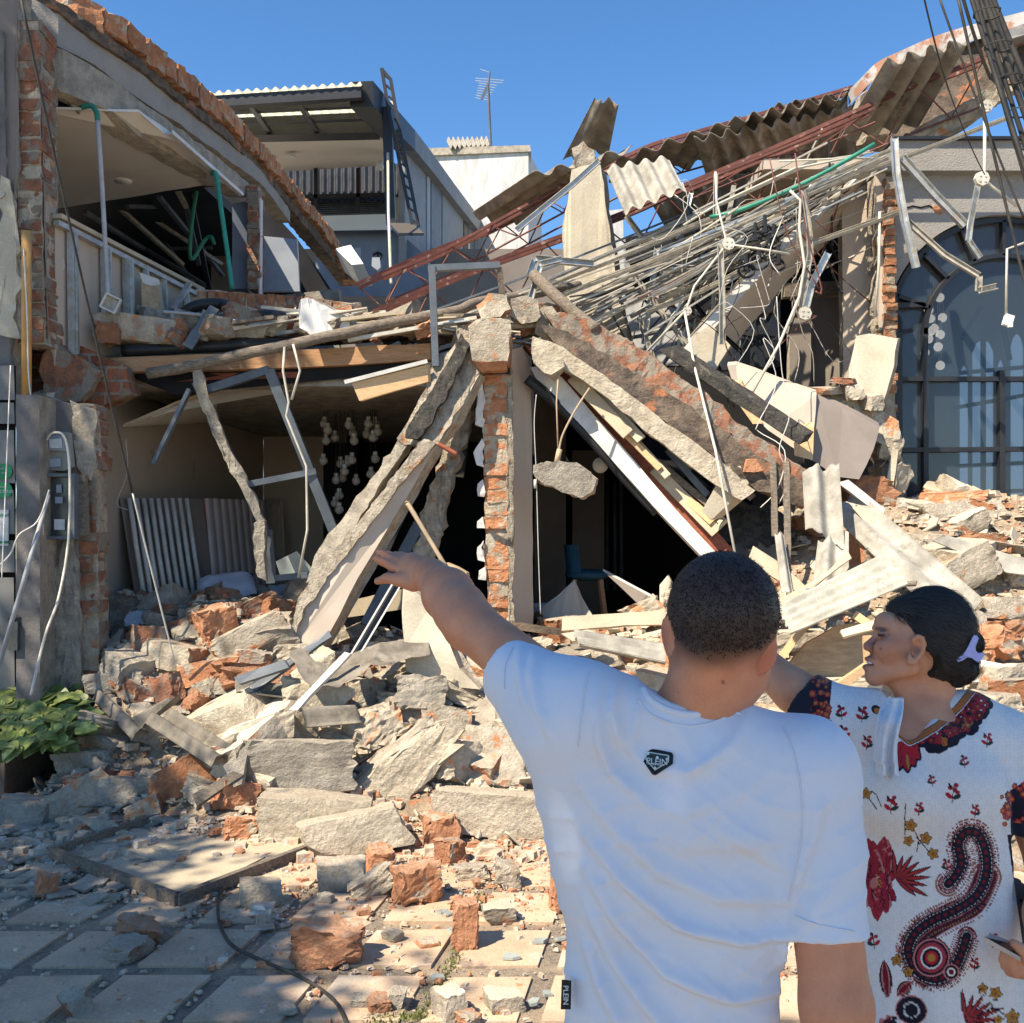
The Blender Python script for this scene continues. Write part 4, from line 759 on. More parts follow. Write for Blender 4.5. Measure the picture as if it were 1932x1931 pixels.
rough("terrace_wall", PP([(596, 432, 18.3), (742, 428, 18.3), (800, 480, 18.3), (830, 560, 18.3), (596, 560, 18.3)]), (0, .3, 0), "grey_blue", .4, .01, MB_, 3)
def sidewall(u0, t0_, b0, Z0, u1, t1_, b1, Z1, name, m, off=0, n=1):
    g = Geo(); q = PP([(u0, t0_, Z0), (u1, t1_, Z1), (u1, b1, Z1), (u0, b0, Z0)]); g.hexa(q + [p + Vector((-.12, .05, 0)) for p in q]); return g.build(name, m, MB_)
edge = [(682, 178, 14.6), (728, 228, 16.2), (765, 266, 18), (800, 308, 19.8), (845, 366, 22.5), (890, 422, 26), (925, 465, 30)]
for i in range(len(edge) - 1):
    a, b = edge[i], edge[i + 1]; g = Geo(); g.bar(P(*a), P(*b), .35, .35); g.build("roof_edge", "grey_panel" if i > 1 else "steel_dark", MB_)
sidewall(764, 268, 500, 18.1, 803, 318, 500, 20, "wall_panel", "grey_panel"); sidewall(806, 322, 505, 20.1, 812, 330, 505, 20.4, "wall_panel", "grey_light")
sidewall(814, 332, 505, 20.5, 833, 356, 500, 21.6, "wall_panel", "steel_frame"); sidewall(835, 360, 505, 21.7, 874, 406, 500, 24.6, "wall_panel", "grey_panel"); sidewall(876, 410, 505, 24.7, 884, 420, 505, 25.4, "wall_panel", "steel_dark"); sidewall(886, 422, 505, 25.6, 925, 470, 505, 29.5, "wall_panel", "grey_panel")
g = Geo(); g.hexa(PP([(690, 196, 17), (742, 190, 17), (742, 230, 17), (710, 232, 17)]) + PP([(690, 196, 17.4), (742, 190, 17.4), (742, 230, 17.4), (710, 232, 17.4)])); g.build("white_upstand", "white_wall", MB_)
g = Geo(); q = PP([(560, 470, 20.8), (1130, 470, 20.8), (1130, 900, 20.8), (560, 900, 20.8)]); g.hexa(q + [p + Vector((0, .2, 0)) for p in q]); g.build("lower_storey", "taupe_dark", MB_)
t = thing("steel_ladder", "tall dark steel ladder rising above the canopy roof", "ladder", P(780, 430, 15.2))
g = Geo(); g.bar(P(720, 130, 15.2), P(733, 205, 15.2), .05, .05, up=(0, 1, 0)); g.bar(P(733, 205, 15.2), P(778, 425, 15.2), .05, .05, up=(0, 1, 0)); g.build("rail", "steel_dark", t)
g = Geo(); g.bar(P(720, 130, 15.2), P(737, 150, 15.2), .04, .04, up=(0, 1, 0)); g.bar(P(737, 150, 15.2), P(747, 208, 15.2), .05, .05, up=(0, 1, 0)); g.bar(P(747, 208, 15.2), P(790, 428, 15.2), .05, .05, up=(0, 1, 0)); g.build("rail", "steel_dark", t)
for k in range(14):
    s_ = k / 13; a = P(722 + 9 * min(1, s_ * 3), 140, 15.2).lerp(P(776, 415, 15.2), s_); g = Geo(); b = P(738, 152, 15.2).lerp(P(788, 422, 15.2), s_); g.bar(a, b, .03, .03, up=(0, 1, 0)); g.build("rung", "steel_dark", t)
t = thing("steel_post", "dark steel post with a landing plate at its foot before the grey side wall", "post", P(738, 430, 15.4))
g = Geo(); g.bar(P(730, 205, 15.3), P(738, 424, 15.3), .14, .14, up=(0, 1, 0)); g.build("post", "steel_dark", t)
g = Geo(); g.ext(PP([(734, 421, 15.2), (778, 421, 15.3), (800, 440, 14.6), (752, 440, 14.5)]), (0, 0, -.04)); g.build("landing", "steel_dark", t)
g = Geo(); g.tube(PP([(732, 290, 15.0), (733, 400, 14), (738, 535, 12.5)]), .02, 6); solo("grey_downpipe", "thin pale pipe running down beside the dark steel post", "pipe", g, "conduit", None, True)
t = rough("aircon_unit", PP([(632, 470, 13.8), (664, 500, 13.6), (686, 498, 13.6), (662, 462, 13.8)]), (.1, .2, -.25), "white_metal", .12, .006, None, 4); tag(t, "tilted white ribbed casing lying by the brick coping end", "casing")
t = thing("wall_bracket", "grey box hanging on two hooks on the terrace wall", "wall box", P(712, 500, 15.5)); g = Geo(); g.ext(PP([(704, 490, 15.6), (718, 490, 15.6), (720, 508, 15.6), (714, 514, 15.6), (703, 506, 15.6)]), (0, -.12, 0)); g.build("box", "grey_light", t)
g = Geo(); g.tube(smoothpts(PP([(703, 482, 15.5), (712, 478, 15.5), (714, 492, 15.5)])), .02, 6); g.tube(smoothpts(PP([(712, 476, 15.5), (720, 482, 15.5), (714, 492, 15.5)])), .02, 6); g.build("hook", "black_pipe", t)
g = Geo(); g.bar(P(675, 468, 15.7), P(676, 500, 15.7), .08, .02, up=(0, 1, 0)); solo("steel_bracket", "flat grey steel bracket upright on the terrace wall", "bracket", g, "grey_light")
WB = thing("white_building", "white weathered building behind, with a roof shed and an aerial", "building", P(910, 480, 27))
g = Geo(); q = PP([(800, 288, 27), (996, 284, 26), (996, 620, 26), (800, 620, 27)]); g.hexa(q + [p + Vector((0, .3, 0)) for p in q]); g.build("front_wall", "white_wall", WB)
g = Geo(); q = PP([(997, 284, 26), (1022, 335, 32), (1022, 620, 32), (997, 620, 26)]); g.hexa(q + [p + Vector((-.2, .1, 0)) for p in q]); g.build("side_wall", "white_wall", WB)
g = Geo(); q = PP([(798, 280, 26.9), (1000, 274, 25.9), (1002, 286, 25.9), (798, 294, 26.9)]); g.hexa(q + [p + Vector((0, .8, 0)) for p in q]); g.build("coping", "concrete_grey", WB)
corr("shed_roof", P(842, 262, 27.5), P(922, 260, 27.5), P(850, 278, 26.5), P(928, 276, 26.5), "fibre_cement", 9, .05, .02, parent=WB)
g = Geo(); g.hexa(PP([(852, 270, 27), (920, 268, 27), (920, 282, 27), (852, 282, 27)]) + PP([(852, 270, 28), (920, 268, 28), (920, 282, 28), (852, 282, 28)])); g.build("shed_wall", "white_wall", WB)
t = thing("tv_aerial", "tall thin television aerial on the white building's roof", "aerial", P(926, 276, 27))
g = Geo(); g.tube(PP([(926, 277, 27), (921, 165, 27)]), .04, 6); g.tube(PP([(921, 165, 27), (924, 137, 27)]), .025, 6); g.build("mast", "steel_frame", t)
g = Geo(); g.bar(P(923, 155, 27), P(908, 188, 27), .05, .05, up=(0, 1, 0)); g.build("boom", "steel_frame", t)
g = Geo()
for k in range(9):
    s_ = k / 8; c = P(924, 150, 27).lerp(P(909, 187, 27), s_); w_ = .26 - .09 * s_ + (.12 if k < 2 else 0); g.bar(c - Vector((w_, 0, -.03)), c + Vector((w_, 0, -.03)), .014, .014)
g.bar(P(906, 131, 27), P(924, 137, 27), .012, .012); g.build("elements", "galvanised", t)
# centre: brick pier, leaning slabs, hanging lump
pr = thing("brick_pier", "broken brick pier standing upright in the middle of the ruin", "pier", P(940, 1195, 8.3))
brickpile("bricks", [(911, 962, 706), (908, 961, 800), (912, 962, 900), (913, 963, 1000), (917, 965, 1100), (920, 966, 1195)], 8.28, .22, 20, "brick", "mortar", pr, 5, .014, gapz=.010)
rough("plastered_side", PP([(962, 660, 8.3), (985, 655, 8.45), (1000, 690, 8.52), (1004, 850, 8.52), (1006, 1180, 8.52), (968, 1195, 8.3), (962, 900, 8.3)]), (-.04, .3, 0), "broken_edge", .12, .006, pr, 6, facemat="taupe", side="taupe")
rough("plaster_remnant", jag(PP([(958, 720, 8.27), (966, 690, 8.27), (968, 1190, 8.27), (961, 1190, 8.27), (957, 950, 8.27)]), .06, .012, 6), (0, .04, 0), "broken_edge", .05, .014, pr, 7)
for k, (u, v, h) in enumerate(((903, 770, 60), (904, 860, 34), (905, 925, 20), (906, 990, 14), (907, 1045, 26), (908, 1085, 16))):
    rough("loose_plaster", jag(PP([(u - 4, v - h * .5, 8.26), (u + 6, v - h, 8.26), (u + 8, v + h * .6, 8.26), (u - 5, v + h * .5, 8.26)]), .05, .02, k), (0, .02, 0), "plaster_white", .04, .012, pr, 8 + k)
hb = rough("pier_head", jag(PP([(884, 612, 8.05), (895, 602, 8.05), (935, 600, 8.05), (960, 604, 8.05), (962, 640, 8.05), (958, 684, 8.05), (925, 686, 8.05), (892, 680, 8.05), (886, 650, 8.05)]), .07, .012, 2), (.02, .3, 0), "brick", .06, .02, None, 9, facemat="mortar"); tag(hb, "square mortared brick block sitting on top of the middle pier", "wall fragment")
rough("brick_underside", PP([(893, 682, 8.04), (958, 682, 8.04), (955, 700, 8.1), (910, 703, 8.1)]), (0, .26, .02), "brick_raw", .06, .015, hb, 3)
tag(rough("masonry_block", jag(PP([(900, 575, 8.1), (925, 555, 8.1), (955, 560, 8.12), (962, 580, 8.1), (940, 600, 8.05), (905, 602, 8.05)]), .08, .015, 2), (.02, .22, .02), "brick", .05, .02, None, 17, facemat="mortar"), "pale masonry lump resting on the block at the pier's top", "wall fragment")
tag(rough("masonry_block", jag(PP([(965, 565, 8.3), (990, 556, 8.3), (1012, 568, 8.3), (1018, 600, 8.3), (985, 612, 8.3), (964, 600, 8.3)]), .08, .015, 3), (.02, .25, .02), "broken_edge", .05, .03, None, 18), "grey broken concrete lump right of the pier's top", "wall fragment")
tag(rough("masonry_block", jag(PP([(1014, 590, 8.4), (1040, 582, 8.4), (1075, 600, 8.4), (1100, 640, 8.4), (1040, 650, 8.4), (1010, 625, 8.4)]), .08, .02, 4), (.05, .3, .02), "mortar", .06, .035, None, 19), "rubbly masonry lump at the upper end of the fallen brick beam", "wall fragment")
lw = thing("leaning_wall_strip", "long slab of wall leaning from the pier top down to the left", "wall fragment", P(590, 1210, 7.9))
rough("painted_face", PP([(813, 842, 8.05), (828, 830, 8.05), (872, 740, 8.1), (904, 706, 8.12), (860, 795, 8.06), (826, 838, 8.02), (760, 950, 8.0), (674, 1091, 7.9), (640, 1160, 7.85), (606, 1222, 7.8), (560, 1212, 7.8), (553, 1200, 7.8), (575, 1137, 7.85), (640, 1050, 7.9), (700, 968, 7.95), (770, 880, 8.0)]), (.05, .16, .0), "broken_edge", .12, .010, lw, 1, facemat="taupe")
rough("broken_top", jag(PP([(868, 632, 8.2), (888, 640, 8.15), (906, 700, 8.12), (884, 742, 8.08), (850, 800, 8.02), (826, 836, 8.0), (812, 846, 8.0), (762, 838, 8.05), (750, 828, 8.05), (790, 755, 8.1), (812, 700, 8.15)]), .07, .012, 3), (.03, .2, 0), "broken_edge", .06, .022, lw, 2)
rough("tar_strip", jag(PP([(872, 628, 8.1), (888, 650, 8.06), (866, 700, 8.03), (838, 755, 7.99), (812, 800, 7.96), (785, 828, 7.95), (764, 826, 7.95), (782, 780, 7.98), (812, 736, 8.02), (842, 690, 8.06)]), .06, .014, 4), (.01, .06, 0), "tar", .05, .022, lw, 3)
rough("broken_rim", jag(PP([(800, 826, 7.96), (820, 838, 7.96), (784, 880, 7.96), (702, 984, 7.9), (640, 1062, 7.87), (577, 1143, 7.8), (558, 1200, 7.78), (546, 1195, 7.78), (562, 1130, 7.82), (628, 1044, 7.88), (688, 968, 7.92), (762, 872, 7.95)]), .05, .008, 5), (.02, .14, 0), "broken_edge", .04, .014, lw, 4)
rough("brick_edge", jag(PP([(752, 828, 8.06), (768, 838, 8.06), (690, 960, 8.0), (600, 1085, 7.95), (578, 1100, 7.95), (590, 1050, 8.0), (650, 970, 8.05), (700, 905, 8.08)]), .09, .012, 6), (.02, .2, 0), "concrete_grey", .06, .018, lw, 5)
tag(rough("leaning_mortar_strip", jag(PP([(895, 735, 8.5), (892, 780, 8.5), (870, 850, 8.45), (838, 960, 8.4), (836, 1000, 8.4), (815, 1060, 8.35), (780, 1050, 8.35), (800, 960, 8.4), (822, 880, 8.45), (850, 830, 8.48), (866, 770, 8.5)]), .08, .02, 7), (.02, .12, 0), "broken_edge", .05, .032, None, 7), "narrow jagged mortar strip leaning between the slab and the pier", "wall fragment")
for k, (pts, w_) in enumerate((([(905, 700, 8.9), (880, 770, 8.9), (862, 900, 8.9)], .12), ([(830, 770, 9.), (790, 900, 8.9), (720, 1060, 8.7)], .06))):
    g = Geo()
    for a, b in zip(pts, pts[1:]): g.bar(P(*a), P(*b), w_, .05, up=(0, 1, 0))
    solo("dark_steel_bar", ("broad dark board hanging behind the jagged mortar strip", "thin dark steel bar behind the leaning slab")[k], "bar", g, ("tar", "steel_dark")[k])
g = Geo(); g.tube(smoothpts(PP([(875, 1055, 8.1), (830, 1060, 8.1)])), .005); 
pole("copper_pipe", [(768, 950, 7.9), (775, 960, 7.9), (830, 1052, 7.85), (845, 1080, 7.85)], .018, "tan_cord", "tan pipe with a tap slanting before the dark doorway", "pipe")
pole("timber_splinter", [(826, 838, 7.9), (842, 846, 7.9), (862, 858, 7.9)], .02, "wood_red", "small reddish splinter stuck on the jagged strip", "splinter")
tag(rough("standing_cement_slab", jag(PP([(760, 1112, 7.4), (785, 1118, 7.4), (812, 1142, 7.4), (842, 1200, 7.35), (868, 1262, 7.3), (905, 1300, 7.3), (830, 1295, 7.3), (765, 1265, 7.35)]), .12, .008, 3), (.02, .12, 0), "broken_edge", .12, .008, None, 8, facemat="cream_wall"), "pale cement slab standing on edge under the pointing hand", "wall fragment")
tag(rough("standing_board", jag(PP([(842, 1062, 7.9), (880, 1080, 7.9), (888, 1140, 7.9), (902, 1200, 7.9), (905, 1290, 7.7), (866, 1262, 7.7), (846, 1180, 7.8)]), .12, .012, 3), (.02, .06, 0), "plywood", .1, .008, None, 9, facemat="board_tan"), "tan board standing behind the pale cement slab", "board")
g = Geo(); g.channel(P(752, 1098, 7.6), P(655, 1262, 7.3), .062, .035, .008, up=(0, 1, 0)); o = solo("white_channel", "white and black aluminium channel slanting down before the doorway", "aluminium channel", g, "steel_dark"); g = Geo()
for du in (-9, 8): g.bar(P(752 + du, 1098, 7.56), P(655 + du, 1262, 7.26), .012, .02, up=(0, 1, 0))
g.build("bright_edge", "white_metal", o)
for pts, lab in ((((790, 990, 8.4), (690, 1180, 8.1)), "dark steel bar leaning in the gap beside the slab"),):
    g = Geo(); g.bar(P(*pts[0]), P(*pts[1]), .09, .06, up=(0, 1, 0)); solo("dark_steel_bar", lab, "bar", g, "steel_frame")
tag(rough("tan_lining_board", PP([(656, 1135, 8.6), (760, 1112, 8.6), (762, 1150, 8.6), (656, 1165, 8.6)]), (0, .05, 0), "board_tan", .2, .006, None, 3), "tan board lying across the gap left of the cement slab", "board")
tag(rough("crumpled_sheet", jag(PP([(545, 1232, 7.1), (575, 1225, 7.15), (625, 1282, 7.0), (660, 1235, 7.3), (720, 1215, 7.35), (806, 1204, 7.4), (812, 1236, 7.25), (760, 1248, 7.15), (700, 1258, 7.0), (640, 1296, 6.9), (590, 1296, 6.9), (560, 1268, 6.95)]), .15, .012, 4), (0, .015, .01), "fibre_old", .06, .02, None, 9, facemat="fibre_old"), "bent dusty sheet of old plastic lying under the channel", "sheet")
t = rough("hanging_concrete_lump", jag(PP([(1006, 880, 7.9), (1030, 870, 7.9), (1085, 872, 7.9), (1112, 888, 7.9), (1126, 905, 7.9), (1118, 930, 7.9), (1098, 940, 7.9), (1060, 928, 7.9), (1018, 912, 7.9), (1008, 900, 7.9)]), .07, .012, 2), (.02, .16, 0), "broken_edge", .05, .022, None, 5, facemat="concrete_grey"); tag(t, "grey concrete lump hanging by a cord right of the brick pier", "concrete lump")
g = Geo(); g.tube(smoothpts(PP([(1053, 872, 7.95), (1055, 850, 7.95), (1062, 820, 7.95), (1085, 775, 8.0), (1112, 733, 8.1)])), .009, 6); g.tube(PP([(1053, 850, 7.95), (1050, 760, 8.0), (1054, 700, 8.1), (1066, 690, 8.2)]), .007, 6); g.tube(PP([(1050, 875, 7.95), (1056, 848, 7.95)]), .022, 7)
solo("hanging_cord", "frayed pale cord carrying the hanging concrete lump", "cord", g, "tan_cord", None, True)
g = Geo(); g.tube(smoothpts(PP([(1012, 745, 7.95), (1008, 800, 7.95), (1012, 900, 7.95), (1016, 1050, 7.95), (1020, 1160, 7.95)]), 6), .0035, 5); g.tube(PP([(1010, 905, 7.95), (1010, 922, 7.95)]), .014, 6); solo("thin_white_wire", "thin white wire hanging straight down beside the pier", "wire", g, "cable_white", None, True)
t = thing("door_frame", "slim grey metal door frame standing on the upper floor edge", "door frame", P(815, 690, 8.15))
g = Geo(); g.bar(P(815, 503, 8.15), P(822, 692, 8.15), .055, .06, up=(0, 1, 0)); g.build("jamb", "steel_frame", t)
g = Geo(); g.bar(P(808, 507, 8.15), P(942, 501, 8.25), .06, .05); g.build("head", "steel_frame", t)
g = Geo(); g.bar(P(942, 504, 8.25), P(948, 560, 8.3), .05, .05, up=(0, 1, 0)); g.build("broken_jamb", "wood_grey", t)
t = tag(rough("parquet_panel", PP([(664, 724, 8.0), (806, 688, 8.1), (808, 720, 8.1), (678, 757, 8.0)]), (.02, .02, .0), "wood_pale", .2, .002, None, 3), "pale wooden parquet panel hanging out under the floor edge", "panel")
g = Geo(); g.bar(P(650, 722, 7.98), P(806, 682, 8.08), .03, .03, up=(0, 1, 0)); g.build("edge_strip", "white_metal", t)
# right of the pier: the fallen floor
g = Geo(); q = PP([(1002, 698, 8.7), (1030, 700, 8.7), (1368, 1050, 8.2), (1368, 1090, 8.2)]); g.ext([P(1003, 690, 8.75), P(1368, 1052, 8.35), P(1368, 1052, 8.35) + Vector((1.0, 5.5, .3)), P(1003, 690, 8.75) + Vector((.2, 5.5, .3))], (0, 0, .12)); g.build("light_blocking_floor_slab", "shade_black", H)  # floor slab behind the white beam, near-black and added to block light
g = Geo(); q = PP([(985, 640, 13.4), (1420, 640, 13.4), (1420, 1230, 13.4), (985, 1230, 13.4)]); g.hexa(q + [p + Vector((0, .1, 0)) for p in q]); g.build("rear_wall", "shade_black", H)
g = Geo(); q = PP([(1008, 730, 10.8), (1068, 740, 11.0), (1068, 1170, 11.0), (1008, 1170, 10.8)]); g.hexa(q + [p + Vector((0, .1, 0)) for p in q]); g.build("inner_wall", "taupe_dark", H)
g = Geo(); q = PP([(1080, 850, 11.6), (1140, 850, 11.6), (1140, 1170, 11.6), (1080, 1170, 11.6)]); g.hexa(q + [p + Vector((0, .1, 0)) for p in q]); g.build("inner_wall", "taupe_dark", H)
g = Geo(); g.box((.02, 11.2, 1.6), (.12, 5, 3.2)); g.build("partition", "shade_black", H)
wt = [(1001, 694, 8.45), (1024, 690, 8.45), (1060, 712, 8.4), (1180, 850, 8.3), (1272, 958, 8.2), (1356, 1048, 8.1), (1331, 1058, 8.1), (1235, 958, 8.2), (1100, 806, 8.3), (1011, 714, 8.42)]
tag(rough("white_fascia_beam", PP(wt), (0, .12, 0), "white_metal", .2, .004, None, 4), "long white fascia beam slanting from the pier down to the man's head", "beam")
tag(rough("red_timber_beam", PP([(988, 650, 8.5), (1040, 672, 8.5), (1120, 760, 8.45), (1205, 850, 8.4), (1282, 922, 8.3), (1394, 1050, 8.2), (1358, 1054, 8.2), (1272, 962, 8.3), (1185, 855, 8.4), (1060, 716, 8.48), (1022, 690, 8.5)]), (0, .2, 0), "wood_red", .2, .006, None, 5), "dark red timber beam lying along the white fascia beam", "beam")
pole("black_pipe", [(994, 715, 8.4), (1050, 762, 8.4), (1120, 835, 8.35), (1180, 905, 8.35), (1240, 968, 8.3)], .045, "black_pipe", "black pipe under the white fascia beam", "pipe")
fb = thing("fallen_brick_beam", "big fallen ring beam of brick and stained concrete sloping down to the right", "beam", P(1400, 900, 8.2))
rough("brick_top", jag(PP([(1025, 592, 8.3), (1060, 590, 8.3), (1110, 605, 8.3), (1180, 640, 8.3), (1240, 680, 8.25), (1290, 715, 8.2), (1345, 758, 8.15), (1420, 818, 8.1), (1480, 862, 8.05), (1535, 900, 8.0), (1528, 925, 8.0), (1440, 870, 8.05), (1340, 800, 8.1), (1230, 730, 8.2), (1130, 672, 8.25), (1060, 632, 8.3)]), .09, .022, 3), (.05, .3, .05), "brick_dull", .08, .03, fb, 1)
rough("stained_face", PP([(1018, 612, 8.26), (1070, 625, 8.24), (1150, 672, 8.2), (1240, 728, 8.15), (1340, 796, 8.06), (1440, 866, 8.0), (1522, 915, 7.95), (1520, 960, 7.95), (1430, 925, 7.98), (1330, 850, 8.02), (1230, 780, 8.1), (1140, 710, 8.16), (1060, 665, 8.2)]), (.03, .2, 0), "stained", .07, .025, fb, 2)
rough("concrete_lip", jag(PP([(1005, 636, 8.2), (1060, 655, 8.18), (1140, 708, 8.12), (1230, 776, 8.05), (1330, 850, 7.98), (1425, 925, 7.92), (1400, 945, 7.92), (1330, 900, 7.96), (1240, 830, 8.02), (1150, 755, 8.1), (1080, 705, 8.14), (1002, 668, 8.18)]), .12, .01, 5), (.03, .18, 0), "concrete", .08, .014, fb, 3)
tag(rough("gutter", PP([(1242, 660, 8.2), (1262, 655, 8.2), (1400, 745, 8.15), (1520, 822, 8.1), (1508, 840, 8.1), (1390, 762, 8.15), (1300, 705, 8.2)]), (.1, .12, .04), "tar", .1, .008, None, 6), "dark flat channel lying above the fallen brick beam", "channel")
tag(rough("masonry_block", jag(PP([(1004, 655, 8.1), (1050, 655, 8.1), (1062, 690, 8.05), (1040, 712, 8.05), (1003, 680, 8.08)]), .07, .015, 5), (.02, .18, 0), "concrete", .05, .022, None, 7, facemat="concrete"), "grey wedge of concrete where the fallen beam meets the pier", "wall fragment")
r = random.Random(8)
for k, (a, b, w_, m) in enumerate((((1080, 712), (1185, 820), .10, "board_tan"), ((1090, 725), (1245, 885), .05, "wood_pale"), ((1115, 730), (1210, 830), .08, "cream_wall"), ((1235, 885), (1352, 1005), .10, "board_tan"), ((1170, 800), (1260, 900), .06, "cream_wall"), ((1250, 900), (1345, 985), .07, "wood_pale"), ((1240, 870), (1345, 960), .05, "wood_grey"), ((1330, 968), (1362, 992), .12, "board_tan"), ((1200, 790), (1300, 870), .05, "galvanised"), ((1320, 850), (1420, 940), .06, "galvanised"), ((1260, 850), (1335, 935), .05, "steel_frame"))):
    g = Geo(); g.bar(P(a[0], a[1], 8.35), P(b[0], b[1], 8.15), w_, .03, up=(0, 1, 0)); solo("fallen_board", near_label({"board_tan": "tan board", "wood_pale": "pale wooden slat", "cream_wall": "cream board", "wood_grey": "grey lath", "galvanised": "bright metal strip", "steel_frame": "dark metal strip"}[m] + (" high" if a[1] < 800 else " low"), P(a[0], a[1], 8.3)), "slat", g, m, "slats caught under the fallen brick beam")
tag(rough("shaggy_rug", jag(PP([(1255, 885, 8.7), (1300, 900, 8.6), (1480, 985, 8.3), (1460, 1030, 8.2), (1400, 1035, 8.2), (1330, 1000, 8.4)]), .1, .03, 3), (0, .1, .05), "tar", .05, .045, None, 5), "dark shaggy rug hanging in the gap below the fallen brick beam", "rug")
t = tag(rough("crushed_box", jag(PP([(1324, 965, 8.0), (1375, 880, 8.0), (1395, 880, 8.0), (1418, 905, 8.0), (1400, 925, 8.0), (1340, 982, 8.0)]), .1, .015, 3), (.12, .1, .02), "cream_wall", .08, .01, None, 6, facemat="cream_wall"), "crushed cream panelled box right of the rug", "box")
tag(rough("clay_block", PP([(1410, 868, 7.95), (1430, 866, 7.95), (1440, 890, 7.95), (1404, 890, 7.95)]), (0, .1, 0), "brick_raw", .05, .012, None, 4), "small orange brick end standing on the stained beam", "brick")
tag(rough("stool_box_panel", jag(PP([(1330, 870, 8.25), (1372, 850, 8.25), (1385, 885, 8.2), (1345, 905, 8.2)]), .1, .01, 2), (0, .15, 0), "taupe_dark", .08, .01, None, 6), "dark tilted box panel under the beam's middle", "panel")
t = thing("bar_stool", "blue bar stool with wooden legs in the dark room", "stool", P(1110, 1160, 9.6))
Zs = 9.6; c = P(1108, 1085, Zs)
g = Geo(); g.ball(c + Vector((0, 0, 0)), .21, 14, 8, (1, .9, .28)); g.build("seat", "stool_blue", t, True)
g = Geo(); V = []; 
for j in range(7):
    for i in range(9):
        a = -1.1 + 2.2 * i / 8; h = j / 6; V.append(c + Vector((-.19 * math.cos(a) - .03 * h, .19 * math.sin(a), .02 + .26 * h)))
F = [(j * 9 + i, j * 9 + i + 1, j * 9 + i + 10, j * 9 + i + 9) for j in range(6) for i in range(8)]
g.add(V, F); g.add([v + Vector((.02, 0, 0)) for v in V], [f[::-1] for f in F]); g.build("backrest", "stool_blue", t, True)
for sx in (-1, 1):
    for sy in (-1, 1): g = Geo(); g.bar(c + Vector((.12 * sx, .1 * sy, -.04)), c + Vector((.19 * sx, .16 * sy, -.62)), .035, .035, up=(0, 1, 0)); g.build("leg", "wood", t)
pillow("cushion", P(1030, 1150, 9.2), .2, .06, .16, (80, 0, 15), "upholstery", "grey cushion propped beside the pier's foot in the dark room")
pillow("cushion", P(1062, 1158, 9.5), .2, .06, .14, (75, 10, -5), "upholstery", "second grey cushion nearer the blue stool")
tag(rough("plasterboard_piece", jag(PP([(1020, 1150, 8.9), (1070, 1108, 8.9), (1085, 1095, 8.9), (1098, 1130, 8.9), (1125, 1175, 8.8), (1080, 1185, 8.8), (1030, 1180, 8.8)]), .1, .015, 2), (0, .015, .01), "plaster_white", .08, .008, None, 4, facemat="taupe"), "broken taupe plasterboard leaning before the cushions", "plasterboard")
tag(rough("plasterboard_piece", jag(PP([(1138, 1078, 9.0), (1235, 1130, 8.8), (1245, 1165, 8.7), (1225, 1160, 8.7)]), .2, .004, 2), (0, .02, .02), "plaster_white", .2, .004, None, 5, facemat="taupe_dark"), "dark board slanting right of the blue stool", "board")
tag(rough("plasterboard_piece", jag(PP([(1245, 1105, 8.8), (1262, 1085, 8.8), (1280, 1120, 8.8), (1285, 1180, 8.7), (1245, 1175, 8.7)]), .1, .008, 2), (0, .015, 0), "plaster_white", .08, .006, None, 6, facemat="taupe"), "narrow taupe board standing left of the man's head", "plasterboard")
t = thing("wooden_bucket", "slatted wooden tub in the dark room by the man's head", "tub", P(1280, 1160, 9.0)); g = Geo(); c = P(1285, 1130, 9.0); g.tube([c - Vector((0, 0, .18)), c + Vector((0, 0, .14))], [.12, .15], 16); g.build("staves", "plywood", t); g = Geo(); g.tube([c + Vector((0, 0, .1)), c + Vector((0, 0, .13))], [.153, .156], 16); g.build("hoop", "wood_grey", t)
g = Geo(); c = P(1133, 878, 9.2); g.tube([c, c + Vector((0, .03, 0))], .07, 16); solo("ceiling_speaker", "round pale ceiling speaker dangling in the dark opening", "speaker", g, "ceiling_cream", None, True)
for u in (1145, 1160, 1172): g = Geo(); g.box(P(u, 1010, 12.9), (.04, .04, 1.4)); g.build("window_bar", "steel_frame", H)
g = Geo(); g.hexa(PP([(966, 1175, 8.1), (1060, 1190, 7.8), (1060, 1200, 7.8), (966, 1188, 8.1)]) + PP([(966, 1172, 8.3), (1060, 1187, 8.0), (1060, 1200, 8.0), (966, 1188, 8.3)])); solo("bent_tin_strip", "dark bent tin strip at the foot of the pier", "strip", g, "stained")
# right: the house with the arched window
RB = thing("arched_window_house", "grey house front with a tall arched window, at the right edge", "building", (4.6, 9.4, 0))
ZF = 9.4
def U2(u, v, dz=0.): return P(u, v, ZF + dz)
acx, spring, ra = 1892., 632., 222.
g = Geo()
def arch_v(u):
    d = abs(u - acx)
    return spring - math.sqrt(max(0, ra * ra - d * d)) * 1.02 if d < ra else None
us = [1672 + i * 6 for i in range(0, 100)]
top = 322
for a, b in zip(us, us[1:]):
    va, vb = arch_v(a), arch_v(b)
    va = va if va is not None else 1250; vb = vb if vb is not None else 1250
    if a < acx - ra <= b: va = 1250; vb = 1250
    g.hexa([U2(a, top), U2(b, top), U2(b, vb if vb < 1200 else 1250), U2(a, va if va < 1200 else 1250)] + [q + Vector((0, .22, 0)) for q in (U2(a, top), U2(b, top), U2(b, vb if vb < 1200 else 1250), U2(a, va if va < 1200 else 1250))])
bpy_f = g.build("facade_wall", "facade", RB)
g = Geo(); q = [U2(1690, 262, -.12), U2(2300, 262, -.12), U2(2300, 322, -.12), U2(1655, 322, -.12)]; g.hexa(q + [p + Vector((0, .4, 0)) for p in q]); g.build("parapet_band", "facade", RB)
